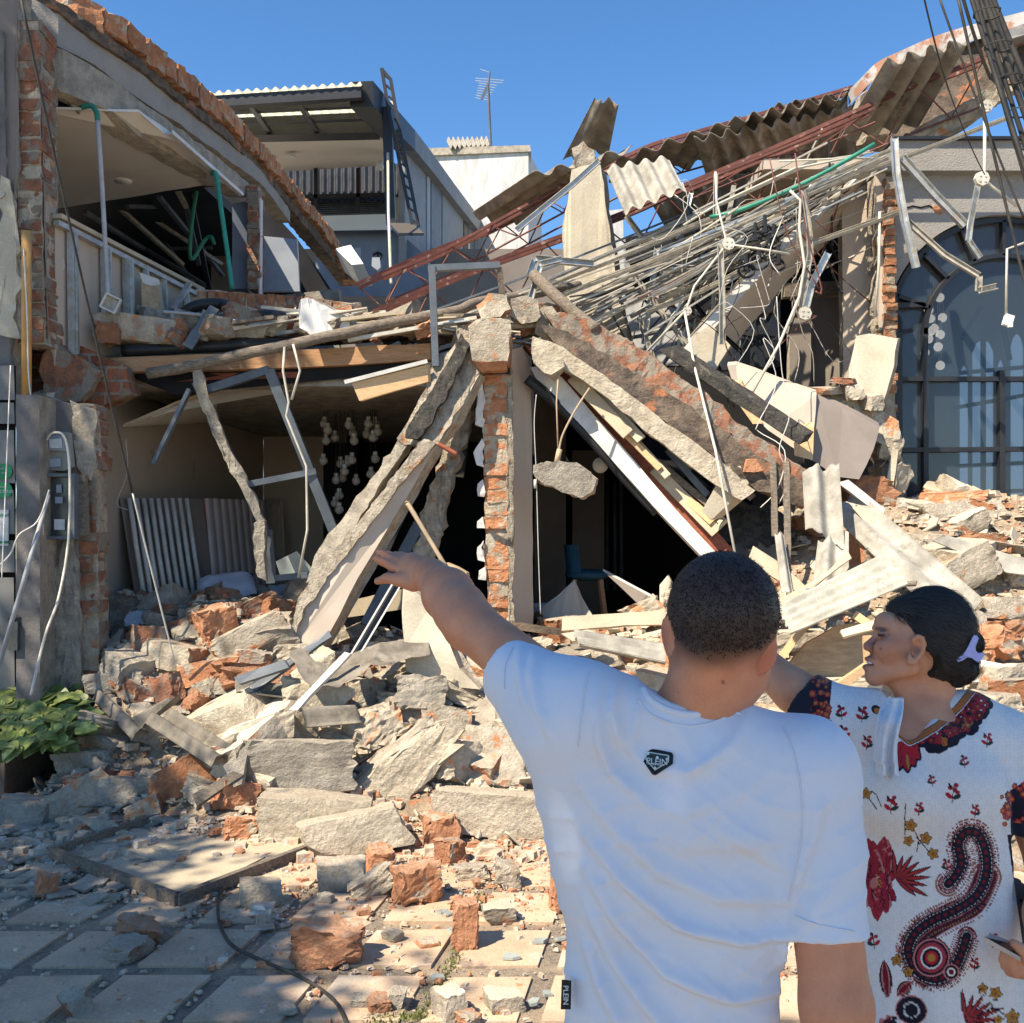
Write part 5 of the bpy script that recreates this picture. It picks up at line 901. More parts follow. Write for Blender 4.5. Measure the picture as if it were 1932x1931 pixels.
g = Geo(); q = [U2(1688, 257, -.16), U2(2300, 257, -.16), U2(2300, 262.5, -.16), U2(1686, 262.5, -.16)]; g.hexa(q + [p + Vector((0, .5, 0)) for p in q]); g.build("coping", "steel_dark", RB)
g = Geo(); g.tube([U2(u, v, -.004) for u, v in ((1672, 388), (1690, 387), (1706, 394), (1722, 389), (1738, 392), (1752, 388), (1768, 396))], .008, 4); g.build("crack", "shade_black", RB)
rough("spalled_brick", jag([U2(1756, 385, -.01), U2(1780, 392, -.01), U2(1776, 404, -.01), U2(1764, 400, -.01)], .05, .01, 2), (0, .03, 0), "brick", .04, .01, RB, 3)
wn_ = None
g = Geo(); hw = .028
def fb_(a, b, w_=.05, dz=.08):
    gg = Geo(); gg.bar(U2(a[0], a[1], dz), U2(b[0], b[1], dz), w_, .07, up=(0, 1, 0)); return gg
win = fb_((1694, 628), (1694, 1250), .06).build("window", "steel_dark", RB)
def arc(r_, a0, a1, w_, name="mullion", dz=.08, n=44, cy=spring):
    gg = Geo(); pts = [U2(acx + r_ * math.cos(R(a0 + (a1 - a0) * i / n)), cy - r_ * math.sin(R(a0 + (a1 - a0) * i / n)), dz) for i in range(n + 1)]
    for a, b in zip(pts, pts[1:]): gg.bar(a, b, w_, .07, up=(0, 1, 0))
    return gg.build(name, "steel_dark", win)
arc(ra - 6, 0, 180, .05, "arch_frame"); arc(148, 0, 180, .04)
for an in (18, 45, 68, 90, 112, 135, 160):
    fb_((acx + 148 * math.cos(R(an)), spring - 148 * math.sin(R(an))), (acx + (ra - 8) * math.cos(R(an)), spring - (ra - 8) * math.sin(R(an))), .035).build("mullion", "steel_dark", win)
for u in (1744, 1975, 2040, 2090): fb_((u, 620), (u + 2, 1250), .045).build("mullion", "steel_dark", win)
for v in (716, 850, 1000): fb_((1692, v), (2120, v - (0 if v < 800 else 4)), .042, .085).build("mullion", "steel_dark", win)
fb_((1690, 578), (1744, 576), .045).build("mullion", "steel_dark", win)
for u in (1888,): fb_((u, 700), (u + 2, 1250), .05).build("mullion", "steel_dark", win)
g = Geo(); pts = [U2(acx + (ra - 4) * math.cos(R(a)), spring - (ra - 4) * math.sin(R(a)), .12) for a in range(0, 181, 6)]; pts = [U2(acx + ra - 4, 1250, .12)] + pts + [U2(acx - ra + 4, 1250, .12)]
g.ext(pts, (0, .008, 0)); g.build("pane", "window_glass", win)
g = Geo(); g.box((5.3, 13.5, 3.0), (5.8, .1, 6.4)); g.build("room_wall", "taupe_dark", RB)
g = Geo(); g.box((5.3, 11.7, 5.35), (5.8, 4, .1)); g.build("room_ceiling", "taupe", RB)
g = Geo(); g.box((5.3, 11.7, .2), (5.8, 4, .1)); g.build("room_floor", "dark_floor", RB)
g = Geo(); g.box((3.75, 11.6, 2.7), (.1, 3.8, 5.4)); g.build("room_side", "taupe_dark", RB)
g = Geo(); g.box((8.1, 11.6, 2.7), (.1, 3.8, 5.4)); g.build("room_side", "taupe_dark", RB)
for u0, u1, v0, v1, c_ in ((1836, 1874, 640, 1010, 0), (1812, 1826, 690, 990, 0), (1882, 1894, 680, 1000, 0), (1908, 1930, 630, 1010, 0), (1938, 1960, 620, 1000, 0)):
    gg = Geo(); ZZ = 13.3; m_ = (u0 + u1) / 2
    pts = PP([(u0, v1, ZZ), (u1, v1, ZZ), (u1, v0 + 25, ZZ), (m_ + (u1 - m_) * .6, v0 + 8, ZZ), (m_, v0, ZZ), (m_ - (u1 - m_) * .6, v0 + 8, ZZ), (u0, v0 + 25, ZZ)]); gg.ext(pts, (0, .02, 0)); gg.build("sky_reflection", "sky_glow_pane", RB)  # glowing shapes painted in for blue sky reflections
for a, b in (((1800, 705), (1970, 690)), ((1800, 770), (1970, 740)), ((1805, 880), (1970, 872)), ((1800, 930), (1970, 925)), ((1855, 640), (1855, 1010)), ((1815, 640), (1850, 580)), ((1890, 600), (1905, 680))):
    gg = Geo(); gg.bar(P(*a, 13.2), P(*b, 13.2), .05, .05, up=(0, 1, 0)); gg.build("glazing_bar", "steel_dark", RB)
hl = thing("globe_lamp_cluster", "hanging cluster of small globe lamps seen through the arched window", "lamp cluster", P(1760, 700, 11.2))
for u, v in ((1694, 690), (1698, 750), (1752, 586), (1755, 602), (1773, 562), (1778, 600), (1774, 632), (1757, 625), (1752, 640), (1770, 655), (1774, 690), (1690, 650), (1762, 620), (1745, 666)):
    Zq = 11.2; b = P(u, v, Zq); gg = Geo(); gg.ball(b, .05, 10, 7); o = gg.build("globe", "globe_glow", hl, True)
    gg = Geo(); gg.tube([b + Vector((0, 0, .05)), b + Vector((0, 0, .16))], .02, 6); gg.build("stem", "galvanised", o); gg = Geo(); gg.tube([b + Vector((0, 0, .14)), Vector((b.x, b.y, 5.28))], .003, 4); gg.build("wire", "cable_white", o)
c = P(1735, 475, 10.9); gg = Geo(); gg.tube([c, c + Vector((0, 0, .05))], .26, 28); gg.build("ceiling_disc", "steel_frame", hl)
brickpile("broken_brick_edge", [(1670, 1692, 335), (1668, 1690, 500), (1664, 1692, 650), (1668, 1690, 760), (1660, 1692, 850), (1668, 1702, 1000)], 9.3, .25, 44, "brick", "mortar", RB, 55, .04)
rough("broken_render_edge", jag([P(1652, 330, 9.35), P(1672, 325, 9.35), P(1670, 420, 9.35), P(1664, 520, 9.35), P(1668, 620, 9.35), P(1662, 626, 9.35), P(1655, 560, 9.35), P(1658, 460, 9.35)], .08, .02, 4), (0, .2, 0), "broken_edge", .06, .015, RB, 3, facemat="taupe")
rough("lower_masonry", jag([P(1660, 880, 9.2), P(1700, 850, 9.2), P(1712, 900, 9.2), P(1712, 1000, 9.2), P(1670, 1010, 9.2), P(1662, 960, 9.2)], .09, .02, 4), (0, .3, 0), "broken_edge", .06, .03, RB, 13, facemat="mortar")
TW = thing("torn_upper_rooms", "torn open upper rooms with taupe walls left of the arched window", "room walls", P(1600, 900, 10.5))
def wallq(name, pts, m, vec=(0, .12, 0), cell=.3, amp=.004, fm=None, seed=1): return rough(name, PP(pts), vec, "broken_edge", cell, amp, TW, seed, facemat=fm or m, side=m)
wallq("wall", [(1588, 372, 9.7), (1668, 330, 9.6), (1668, 900, 9.6), (1592, 740, 9.75)], "taupe")
wallq("wall", [(1594, 430, 9.9), (1612, 430, 9.9), (1612, 740, 9.9), (1594, 740, 9.9)], "taupe_dark")
wallq("wall", [(1500, 560, 10.8), (1598, 560, 10.6), (1598, 740, 10.6), (1500, 740, 10.8)], "taupe_dark")
wallq("lintel", [(1480, 535, 10.4), (1598, 530, 10.4), (1598, 556, 10.4), (1480, 560, 10.4)], "wood_grey")
wallq("shade_backing", [(1180, 450, 13.0), (1700, 300, 13.0), (1700, 900, 13.0), (1180, 900, 13.0)], "shade_black", (0, .1, 0), 1.0)  # last sheet: near-black backing in place of shade behind the tangle
wallq("upper_wall", [(1480, 440, 11.2), (1598, 400, 11.0), (1598, 545, 11.0), (1480, 555, 11.2)], "shade_black")
wallq("bright_wall", [(1318, 590, 11.6), (1472, 560, 11.6), (1472, 690, 11.6), (1350, 700, 11.6)], "white_wall")
wallq("bright_wall", [(1130, 400, 12.6), (1175, 395, 12.6), (1180, 690, 12.4), (1130, 690, 12.4)], "white_wall")
wallq("bright_wall", [(1170, 560, 12.0), (1290, 540, 12.0), (1300, 690, 12.0), (1180, 690, 12.0)], "white_wall")
wallq("column", [(1400, 640, 10.4), (1416, 640, 10.4), (1416, 720, 10.4), (1400, 720, 10.4)], "black_pipe")
wallq("tan_wall", [(1490, 600, 10.5), (1530, 600, 10.5), (1530, 740, 10.5), (1490, 740, 10.5)], "taupe_dark")
for k, (a, b) in enumerate((((1375, 595), (1470, 690)), ((1368, 640), (1470, 575)), ((1390, 590), (1440, 720)), ((1350, 620), (1465, 640)), ((1470, 560), (1400, 700)), ((1420, 570), (1450, 690)), ((1360, 660), (1440, 580)))):
    g = Geo(); g.bar(P(a[0], a[1], 11.1), P(b[0], b[1], 11.0), .04, .04, up=(0, 1, 0)); solo("dark_lattice_bar", near_label("dark lattice bar from (%s)" % ("steep left", "steep right", "cross", "flat")[k % 4] if 0 else ("long dark", "short dark", "steep dark", "crossing dark", "flat dark", "leaning dark", "thin dark")[k] + " lattice bar", P(a[0], a[1], 11)), "bar", g, "steel_dark", "bars of the dark lattice behind the fallen beam")
tag(rough("sunlit_wall_stub", jag(PP([(1078, 322, 9.9), (1100, 312, 9.9), (1133, 312, 9.9), (1140, 360, 9.88), (1150, 430, 9.86), (1160, 500, 9.84), (1172, 580, 9.8), (1184, 645, 9.78), (1120, 655, 9.8), (1062, 600, 9.8), (1062, 480, 9.85), (1066, 400, 9.9)]), .12, .018, 3), (.08, .28, 0), "broken_edge", .1, .012, None, 14, facemat="cream_wall"), "tall cream plastered wall stub standing behind the pier in full sun", "wall stub")
tag(rough("concrete_lump", jag(PP([(1078, 280, 10.2), (1100, 268, 10.2), (1122, 285, 10.2), (1118, 312, 10.2), (1085, 318, 10.2)]), .1, .02, 3), (.05, .3, 0), "broken_edge", .07, .04, None, 15), "concrete lump wedged under the roofing sheet that sticks up", "concrete lump")
tb = thing("fallen_painted_beam", "big taupe painted beam slanting down from the upper right", "beam", P(1480, 520, 9.4))
rough("side_face", jag(PP([(1695, 300, 9.6), (1688, 345, 9.95), (1640, 385, 9.95), (1560, 460, 9.85), (1488, 528, 9.75), (1410, 620, 9.6), (1340, 706, 9.45), (1300, 672, 9.0), (1370, 590, 9.12), (1460, 490, 9.3), (1560, 390, 9.45), (1620, 335, 9.55)]), .3, .008, 5, keep=(6, 7, 8, 9, 10)), (-.05, .25, -.04), "broken_edge", .12, .006, tb, 2, facemat="taupe", side="taupe")
rough("top_face", PP([(1610, 338, 9.56), (1622, 338, 9.56), (1462, 490, 9.3), (1372, 590, 9.1), (1302, 672, 8.98), (1284, 664, 8.98), (1355, 580, 9.1), (1445, 480, 9.3)]), (-.02, .2, .03), "concrete_grey", .1, .008, tb, 3, facemat="plaster_white")
rough("end_face", PP([(1300, 640, 8.96), (1342, 612, 8.96), (1378, 652, 8.94), (1345, 706, 8.94), (1304, 672, 8.95)]), (.02, .1, 0), "broken_edge", .1, .006, tb, 4, facemat="cream_wall")
t = tag(rough("leaning_wall_panel", jag(PP([(1616, 635, 8.95), (1640, 630, 8.95), (1694, 640, 8.9), (1688, 690, 8.85), (1668, 755, 8.8), (1640, 762, 8.8), (1600, 725, 8.85), (1598, 715, 8.85), (1612, 660, 8.95)]), .1, .008, 3), (.07, .12, .02), "broken_edge", .1, .008, None, 6, facemat="cream_wall", side="cream_wall"), "cream wall panel leaning at the brick edge left of the arched window", "wall fragment")
for k, (pts, m, lab) in enumerate((([(1372, 690, 8.7), (1388, 688, 8.75), (1541, 744, 8.6), (1532, 870, 8.45), (1450, 812, 8.5), (1396, 760, 8.6)], "taupe", "grey cupboard side lying tilted above the dark channel"), ([(1541, 748, 8.65), (1590, 768, 8.65), (1660, 806, 8.6), (1648, 850, 8.5), (1622, 905, 8.4), (1580, 900, 8.4), (1532, 868, 8.45)], "taupe_dark", "padded grey panel lying right of the tilted cupboard side"), ([(1370, 728, 8.55), (1400, 722, 8.6), (1440, 800, 8.5), (1420, 800, 8.5)], "wood_pale", "pale splintered wood edge under the tilted cupboard side"), ([(1520, 806, 8.4), (1536, 806, 8.4), (1534, 868, 8.35), (1500, 860, 8.35), (1498, 840, 8.35)], "wood_pale", "pale ribbed wood end of the tilted cupboard"))):
    tag(rough(("cupboard_panel", "padded_panel", "wood_panel", "wood_panel")[k], PP(pts), (.03, .12, .05), m, .14, .008, None, k, facemat=m), lab, "panel")  # padded panel: darker taupe stands in for the shade falling on it
tag(rough("masonry_ledge", jag(PP([(1560, 742, 8.9), (1620, 738, 8.9), (1660, 770, 8.85), (1700, 795, 8.8), (1690, 850, 8.75), (1655, 830, 8.75), (1600, 775, 8.85)]), .09, .02, 3), (0, .3, .03), "mortar", .07, .03, None, 8), "pale masonry ledge above the padded grey panel", "wall fragment")
tag(rough("standing_plank", PP([(1690, 812, 8.75), (1700, 815, 8.75), (1686, 916, 8.7), (1672, 916, 8.7)]), (0, .03, 0), "cream_wall", .1, .005, None, 9), "upright cream board edge at the foot of the broken brick wall", "board")
for i, (u, v, w, h, kd, lab) in enumerate(((1610, 740, 34, 30, "white", "small plastered block below the leaning cream panel"), (1640, 760, 30, 30, "white", "second plastered block under the leaning cream panel"), (1555, 738, 60, 14, "brick", "flat brick scrap on the upper ledge"), (1590, 720, 40, 12, "dull", "flat dull scrap on the upper ledge"), (1672, 850, 40, 46, "chunk", "yellowish lump at the broken brick wall"), (1650, 975, 60, 50, "brick", "brick lump below the broken brick wall"), (1680, 905, 40, 60, "chunk", "rough masonry lump at the wall foot beside the arched window"))):
    ub("masonry_piece", kd, 60 + i % 4, u, v + h / 2, 8.85, w, h, .2, (10, -8, 20 * i), lab, "wall fragment")
# roof trusses and sheets
def truss(name, pts, depth, label, web=.16, chord=.045, m="steel_red", back=(.0, .16, .0)):
    """lattice joist: two angle chords above, a rod chord below and zig-zag rods"""
    t = thing(name, label, "roof truss", P(*pts[-1]), "red steel roof joists"); P3 = smoothpts(PP(pts), 4); bk = Vector(back)
    for o in (Vector((0, 0, 0)), bk):
        g = Geo()
        for a, b in zip(P3, P3[1:]): g.bar(a + o, b + o, chord, chord * .8)
        g.build("top_chord", m, t)
    g = Geo(); L3 = [p + Vector((.03, bk.y / 2, -depth)) for p in P3]; g.tube(L3, .011, 6); g.build("bottom_chord", m, t)
    g = Geo(); tot = sum((b - a).length for a, b in zip(P3, P3[1:])); n = int(tot / web)
    def at(s_, arr):
        d = s_ * tot
        for a, b, A, B in zip(P3, P3[1:], arr, arr[1:]):
            l = (b - a).length
            if d <= l: return A.lerp(B, d / l)
            d -= l
        return arr[-1]
    for k in range(n):
        o = Vector((0, 0, 0)) if k % 4 < 2 else bk
        a, b = (at(k / n, P3) + o, at((k + 1) / n, L3)) if k % 2 == 0 else (at(k / n, L3), at((k + 1) / n, P3) + o); g.tube([a, b], .008, 5, False)
    g.build("web", m, t); return t
truss("roof_truss", [(1640, 156, 11.0), (1480, 203, 11.0), (1293, 256, 11.0), (1213, 281, 11.0), (1080, 348, 11.1), (925, 430, 11.2), (800, 480, 11.0), (674, 536, 10.6)], .36, "red steel roof truss along the upper edge of the fallen roofing sheets", web=.3)
truss("roof_truss", [(1858, 110, 9.6), (1740, 156, 9.7), (1638, 200, 9.8), (1450, 284, 10.0), (1296, 348, 10.1), (1184, 399, 10.2), (1021, 460, 10.2), (860, 520, 10.0), (700, 590, 9.7)], .42, "red steel roof truss crossing the tangle from the upper right to the debris", web=.32)
truss("roof_truss", [(1100, 330, 10.6), (960, 405, 10.6), (840, 470, 10.5), (720, 520, 10.3)], .25, "short red steel truss under the corrugated sheets left of the cream wall stub", web=.25, chord=.035)
truss("roof_truss", [(1650, 205, 9.6), (1560, 245, 9.6), (1440, 295, 9.7), (1300, 352, 9.8)], .1, "red double bar lying just over the long crossing truss", web=.5, chord=.03)
def sheet(pts, m, label, waves, amp=.03, jagged=.0, seed=0, bend=0.):
    if m == "fibre_old" and pts[0][2] > 9: (a, b, c_), (d, e, f), (g_, h, i), (j, k, l) = pts; pts = [(a, b, i), (d, e, l), (g_, h, c_ + .35), (j, k, f + .35)]
    return tag(corr("roofing_sheet", *PP(pts), m, waves, amp, .008, bend, jagged, None, seed), label, "roofing sheet", "corrugated roofing sheets")
sheet([(1170, 188, 10.4), (1128, 174, 10.4), (1148, 296, 10.0), (1058, 310, 10.0)], "fibre_old", "broken corrugated sheet sticking up against the sky above the cream wall stub", 1.5, .035, .16, 3)
sheet([(1012, 330, 11.0), (1200, 278, 11.0), (890, 410, 10.2), (985, 424, 10.2)], "fibre_old", "corrugated sheet hanging over the white building, left end of the fallen roof", 4, .04, .03, 4)
sheet([(1170, 300, 11.0), (1400, 224, 10.9), (1150, 352, 10.3), (1360, 300, 10.3)], "fibre_old", "corrugated sheets edge along the sky, left of the middle of the roof", 5, .04, .03, 5)
sheet([(1390, 226, 10.9), (1595, 178, 10.8), (1325, 306, 10.1), (1560, 245, 10.1)], "fibre_old", "corrugated sheet edge along the sky, right of the middle of the roof", 6, .045, .03, 6)
sheet([(1470, 200, 11.4), (1600, 180, 11.4), (1440, 240, 10.9), (1600, 220, 10.9)], "fibre_old", "second layer of corrugated sheet peeking over the roof edge", 4, .04, .05, 7)
sheet([(1143, 316, 9.7), (1262, 296, 9.6), (1180, 402, 9.3), (1294, 356, 9.2)], "fibre_cement", "light corrugated sheet hanging in the sun over the cream wall stub", 4, .035, .02, 8)
sheet([(1310, 262, 10.8), (1500, 222, 10.8), (1345, 372, 10.2), (1560, 330, 10.2)], "fibre_old", "dark corrugated sheet hanging under the truss in the middle", 6, .045, .04, 9)
sheet([(1490, 225, 10.7), (1606, 200, 10.6), (1500, 345, 10.3), (1620, 300, 10.2)], "fibre_old", "dark corrugated sheet hanging under the truss, right of the middle one", 4, .045, .05, 10)
sheet([(1225, 375, 10.9), (1330, 340, 10.9), (1330, 560, 10.4), (1420, 480, 10.4)], "fibre_old", "dark corrugated sheet fallen deep inside the tangle of tracks", 4, .045, .05, 11)
sheet([(1330, 345, 11.0), (1480, 300, 11.0), (1380, 520, 10.8), (1500, 450, 10.8)], "fibre_old", "second dark corrugated sheet fallen behind the hanging tracks", 5, .045, .05, 12)
sheet([(1680, 115, 9.9), (1840, 68, 9.9), (1590, 268, 9.3), (1742, 235, 9.3)], "fibre_old", "large brown corrugated sheet hanging from the upper right roof edge", 4, .055, .04, 13)
rs = thing("broken_roof_slab", "broken roof edge with rusty tin flashing at the upper right", "roof", P(1900, 150, 9.8))
tin = [(1600, 172, 11), (1622, 150, 10.9), (1655, 118, 10.8), (1700, 96, 10.7), (1760, 70, 10.5), (1830, 48, 10.2), (1932, 22, 9.9), (2050, -10, 9.6)]
V = []; F = []
tp = smoothpts(PP(tin), 4)
for p in tp: V += [p, p + Vector((0, -.02, -.17 + .03 * noise.noise(p * 3))), p + Vector((.0, .5, .02))]
for i in range(len(tp) - 1): F += [(3 * i, 3 * i + 1, 3 * i + 4, 3 * i + 3), (3 * i + 2, 3 * i, 3 * i + 3, 3 * i + 5)]
mk("tin_flashing", V, F, "rust_tin", rs, True)
rough("slab_underside", jag(PP([(1625, 180, 10.8), (1690, 130, 10.7), (1790, 90, 10.4), (1932, 56, 10.0), (2060, 30, 9.7), (2060, 120, 9.8), (1935, 135, 9.9), (1890, 190, 10.0), (1800, 240, 10.2), (1700, 262, 10.3), (1640, 262, 10.5)]), .15, .03, 3), (0, .5, .05), "broken_edge", .12, .05, rs, 4, facemat="stained")
rough("slab_edge", jag(PP([(1690, 272, 9.9), (1740, 240, 9.9), (1800, 205, 9.8), (1860, 170, 9.7), (1940, 128, 9.6), (1940, 150, 9.6), (1880, 195, 9.7), (1840, 222, 9.8), (1790, 248, 9.8), (1720, 290, 9.9), (1660, 325, 9.9), (1668, 295, 9.9)]), .09, .03, 6), (0, .35, 0), "mortar", .07, .04, rs, 5)
rough("tin_underside", PP([(1880, 62, 9.7), (2000, 20, 9.6), (2000, 45, 9.6), (1884, 82, 9.7)]), (0, .3, 0), "rust_tin", .15, .01, rs, 6)
# tangle of ceiling tracks, conduits and wires
r = random.Random(41)
TR = [ # (a, b, width, material, channel?) long parallel light tracks that slope with the roof
 ((1900, 226, 9.0), (1180, 500, 9.6), .05, "track_dusty"), ((1690, 282, 9.2), (1170, 470, 9.5), .045, "track_dusty"), ((1660, 300, 9.1), (1240, 500, 9.3), .05, "galvanised"),
 ((1640, 285, 9.3), (1110, 512, 9.6), .04, "track_dusty"), ((1675, 300, 9.0), (1060, 560, 9.2), .055, "track_dusty"), ((1480, 380, 9.1), (1050, 590, 9.2), .05, "track_dusty"),
 ((1560, 270, 9.6), (1000, 545, 9.7), .04, "track_dusty"), ((1540, 305, 9.5), (900, 590, 9.4), .045, "galvanised"), ((1330, 420, 9.3), (860, 610, 9.1), .05, "track_dusty"),
 ((1300, 400, 9.8), (780, 600, 9.4), .04, "steel_frame"), ((1250, 450, 9.3), (800, 622, 8.9), .04, "conduit"), ((1696, 403, 8.9), (1420, 500, 8.95), .055, "track_dusty"),
 ((1425, 498, 8.95), (1220, 590, 9.0), .05, "track_dusty"), ((1420, 505, 8.93), (1215, 632, 8.9), .04, "track_dusty"), ((1640, 330, 9.3), (1200, 610, 9.2), .04, "track_dusty"),
 ((1500, 420, 9.2), (1190, 600, 9.4), .05, "galvanised"), ((1400, 450, 9.0), (1230, 560, 8.9), .05, "galvanised"), ((1380, 480, 9.6), (1220, 660, 9.4), .06, "galvanised"),
 ((1180, 410, 9.6), (1300, 560, 9.6), .06, "track_dusty"), ((1240, 470, 9.4), (1215, 650, 9.3), .06, "galvanised"), ((1290, 380, 9.6), (1350, 520, 9.6), .06, "steel_frame"),
 ((1350, 330, 9.5), (1345, 650, 9.2), .045, "track_dusty"), ((1305, 365, 9.7), (1260, 540, 9.6), .05, "galvanised"), ((1385, 350, 9.7), (1360, 480, 9.7), .05, "track_dusty"),
 ((1180, 500, 9.2), (1330, 700, 9.0), .045, "track_dusty"), ((1205, 600, 9.3), (1235, 690, 9.2), .05, "track_dusty"), ((1230, 660, 9.0), (1290, 560, 9.0), .04, "galvanised"),
 ((1300, 420, 9.9), (1340, 560, 9.9), .05, "steel_frame"), ((1240, 520, 9.8), (1350, 430, 9.8), .04, "steel_frame"), ((1200, 540, 9.9), (1330, 600, 9.9), .035, "steel_red"),
 ((1210, 640, 9.7), (1390, 420, 9.8), .035, "steel_dark"), ((1190, 450, 9.9), (1320, 640, 9.8), .035, "steel_dark"), ((1100, 560, 9.3), (1000, 600, 9.1), .04, "track_dusty")]
for k in range(26):
    u = r.uniform(880, 1330); v = 690 - (u - 800) * .34 + r.uniform(-35, 20); L_ = r.uniform(90, 300); sl_ = -.42 + r.gauss(0, .09)
    TR.append(((u + L_ / 2, v + sl_ * L_ / 2, r.uniform(9.0, 10.0)), (u - L_ / 2, v - sl_ * L_ / 2, r.uniform(8.9, 9.8)), r.choice((.03, .04, .05)), r.choice(("track_dusty", "track_dusty", "galvanised", "conduit", "wood_grey", "steel_red", "steel_dark"))))
for k in range(54):
    u = r.uniform(1150, 1580); v = 610 - (u - 1170) * .5 + r.uniform(-50, 90); L_ = r.uniform(60, 220); an = r.choice((-.45, -.45, -.5, 1.2, 2.2, .8, -1.3)) + r.gauss(0, .15)
    TR.append(((u, v, r.uniform(9.2, 10.2)), (u + L_ * math.cos(an), v + L_ * math.sin(an), r.uniform(9.2, 10.2)), r.choice((.016, .022, .03, .045)), r.choice(("track_dusty", "galvanised", "steel_frame", "conduit", "steel_dark", "steel_red"))))
for k in range(38):
    u1 = r.uniform(1380, 1690); v1 = 300 + (1690 - u1) * .38 + r.uniform(-25, 45); L_ = r.uniform(200, 520); sl_ = r.uniform(.36, .62)
    TR.append(((u1, v1, r.uniform(8.9, 9.7)), (u1 - L_, v1 + L_ * sl_, r.uniform(8.9, 9.7)), r.choice((.02, .026, .034)), r.choice(("track_dusty", "track_dusty", "galvanised", "conduit"))))
for k, (a, b, w_, m) in enumerate(TR):
    w_ *= .82
    g = Geo(); A, B = P(*a), P(*b); n = 4; pts = [A.lerp(B, i / n) for i in range(n + 1)]
    sg = r.uniform(0, .05); pts = [p - Vector((0, 0, sg * math.sin(math.pi * i / n))) for i, p in enumerate(pts)]
    for p, q in zip(pts, pts[1:]):
        if w_ >= .035: g.channel(p, q, w_, w_ * .6, .004, up=(0, -.7, 1))
        else: g.bar(p, q, w_ * .8, w_ * .5)
    nm = {"steel_red": "steel_rod", "wood_grey": "wood_lath", "conduit": "conduit_length", "steel_dark": "steel_rod"}.get(m, "ceiling_track")
    tag(g.build(nm, m, None), near_label(({"track_dusty": "dusty", "galvanised": "bright", "steel_frame": "grey"}.get(m, "") + (" steep" if abs(a[1] - b[1]) > abs(a[0] - b[0]) else " long" if abs(a[0] - b[0]) > 200 else " short") + " ceiling track" if nm == "ceiling_track" else nm.replace("_", " ")), A.lerp(B, .5)), nm.replace("_", " "), "ceiling tracks in the tangle" if nm == "ceiling_track" else "scrap lengths in the tangle")
for pts, w_, m, lab in (
 ([(1686, 262, 8.8), (1690, 330, 8.75), (1706, 420, 8.7), (1727, 506, 8.7)], .06, "galvanised", "bright bent track hanging before the facade, its end pointing down"),
 ([(1700, 300, 8.8), (1762, 370, 8.75), (1819, 428, 8.7)], .07, "galvanised", "galvanised track slanting right across the facade to its upper window"),
 ([(1844, 350, 8.6), (1830, 420, 8.65), (1826, 455, 8.65), (1848, 488, 8.65)], .045, "galvanised", "bent light track hanging above the arched window"),
 ([(1700, 410, 8.75), (1780, 482, 8.7), (1846, 522, 8.65), (1845, 550, 8.65), (1880, 542, 8.65)], .05, "track_dusty", "long track across the arch ending in a hook shape"),
 ([(1562, 478, 8.85), (1530, 540, 8.85), (1520, 580, 8.85)], .06, "galvanised", "short bright track standing beside the fallen taupe beam"),
 ([(1515, 360, 8.9), (1525, 430, 8.9), (1528, 480, 8.9), (1510, 580, 8.9)], .05, "track_dusty", "upright track hanging left of the fallen taupe beam's middle"),
 ([(1358, 460, 8.8), (1362, 560, 8.8), (1362, 650, 8.8)], .05, "track_dusty", "upright pale track hanging down to the beam's lit end"),
 ([(1040, 300, 9.0), (1000, 520, 9.0), (1010, 490, 9.0), (1120, 500, 9.0)][1:], .06, "galvanised", "bright folded track above the brown plank behind the pier"),
 ([(1000, 570, 8.7), (1020, 500, 8.8), (1060, 490, 8.8)], .05, "galvanised", "bent bright track standing right of the door frame"),
 ([(1130, 305, 9.4), (1080, 350, 9.4), (975, 435, 9.3)], .05, "galvanised", "bright track leaning over the left end of the tangle")):
    g = Geo(); p3 = PP(pts)
    for a, b in zip(p3, p3[1:]): g.channel(a, b, w_, w_ * .5, .004, up=(0, -1, .2))
    solo("bent_ceiling_track", lab, "ceiling track", g, m)
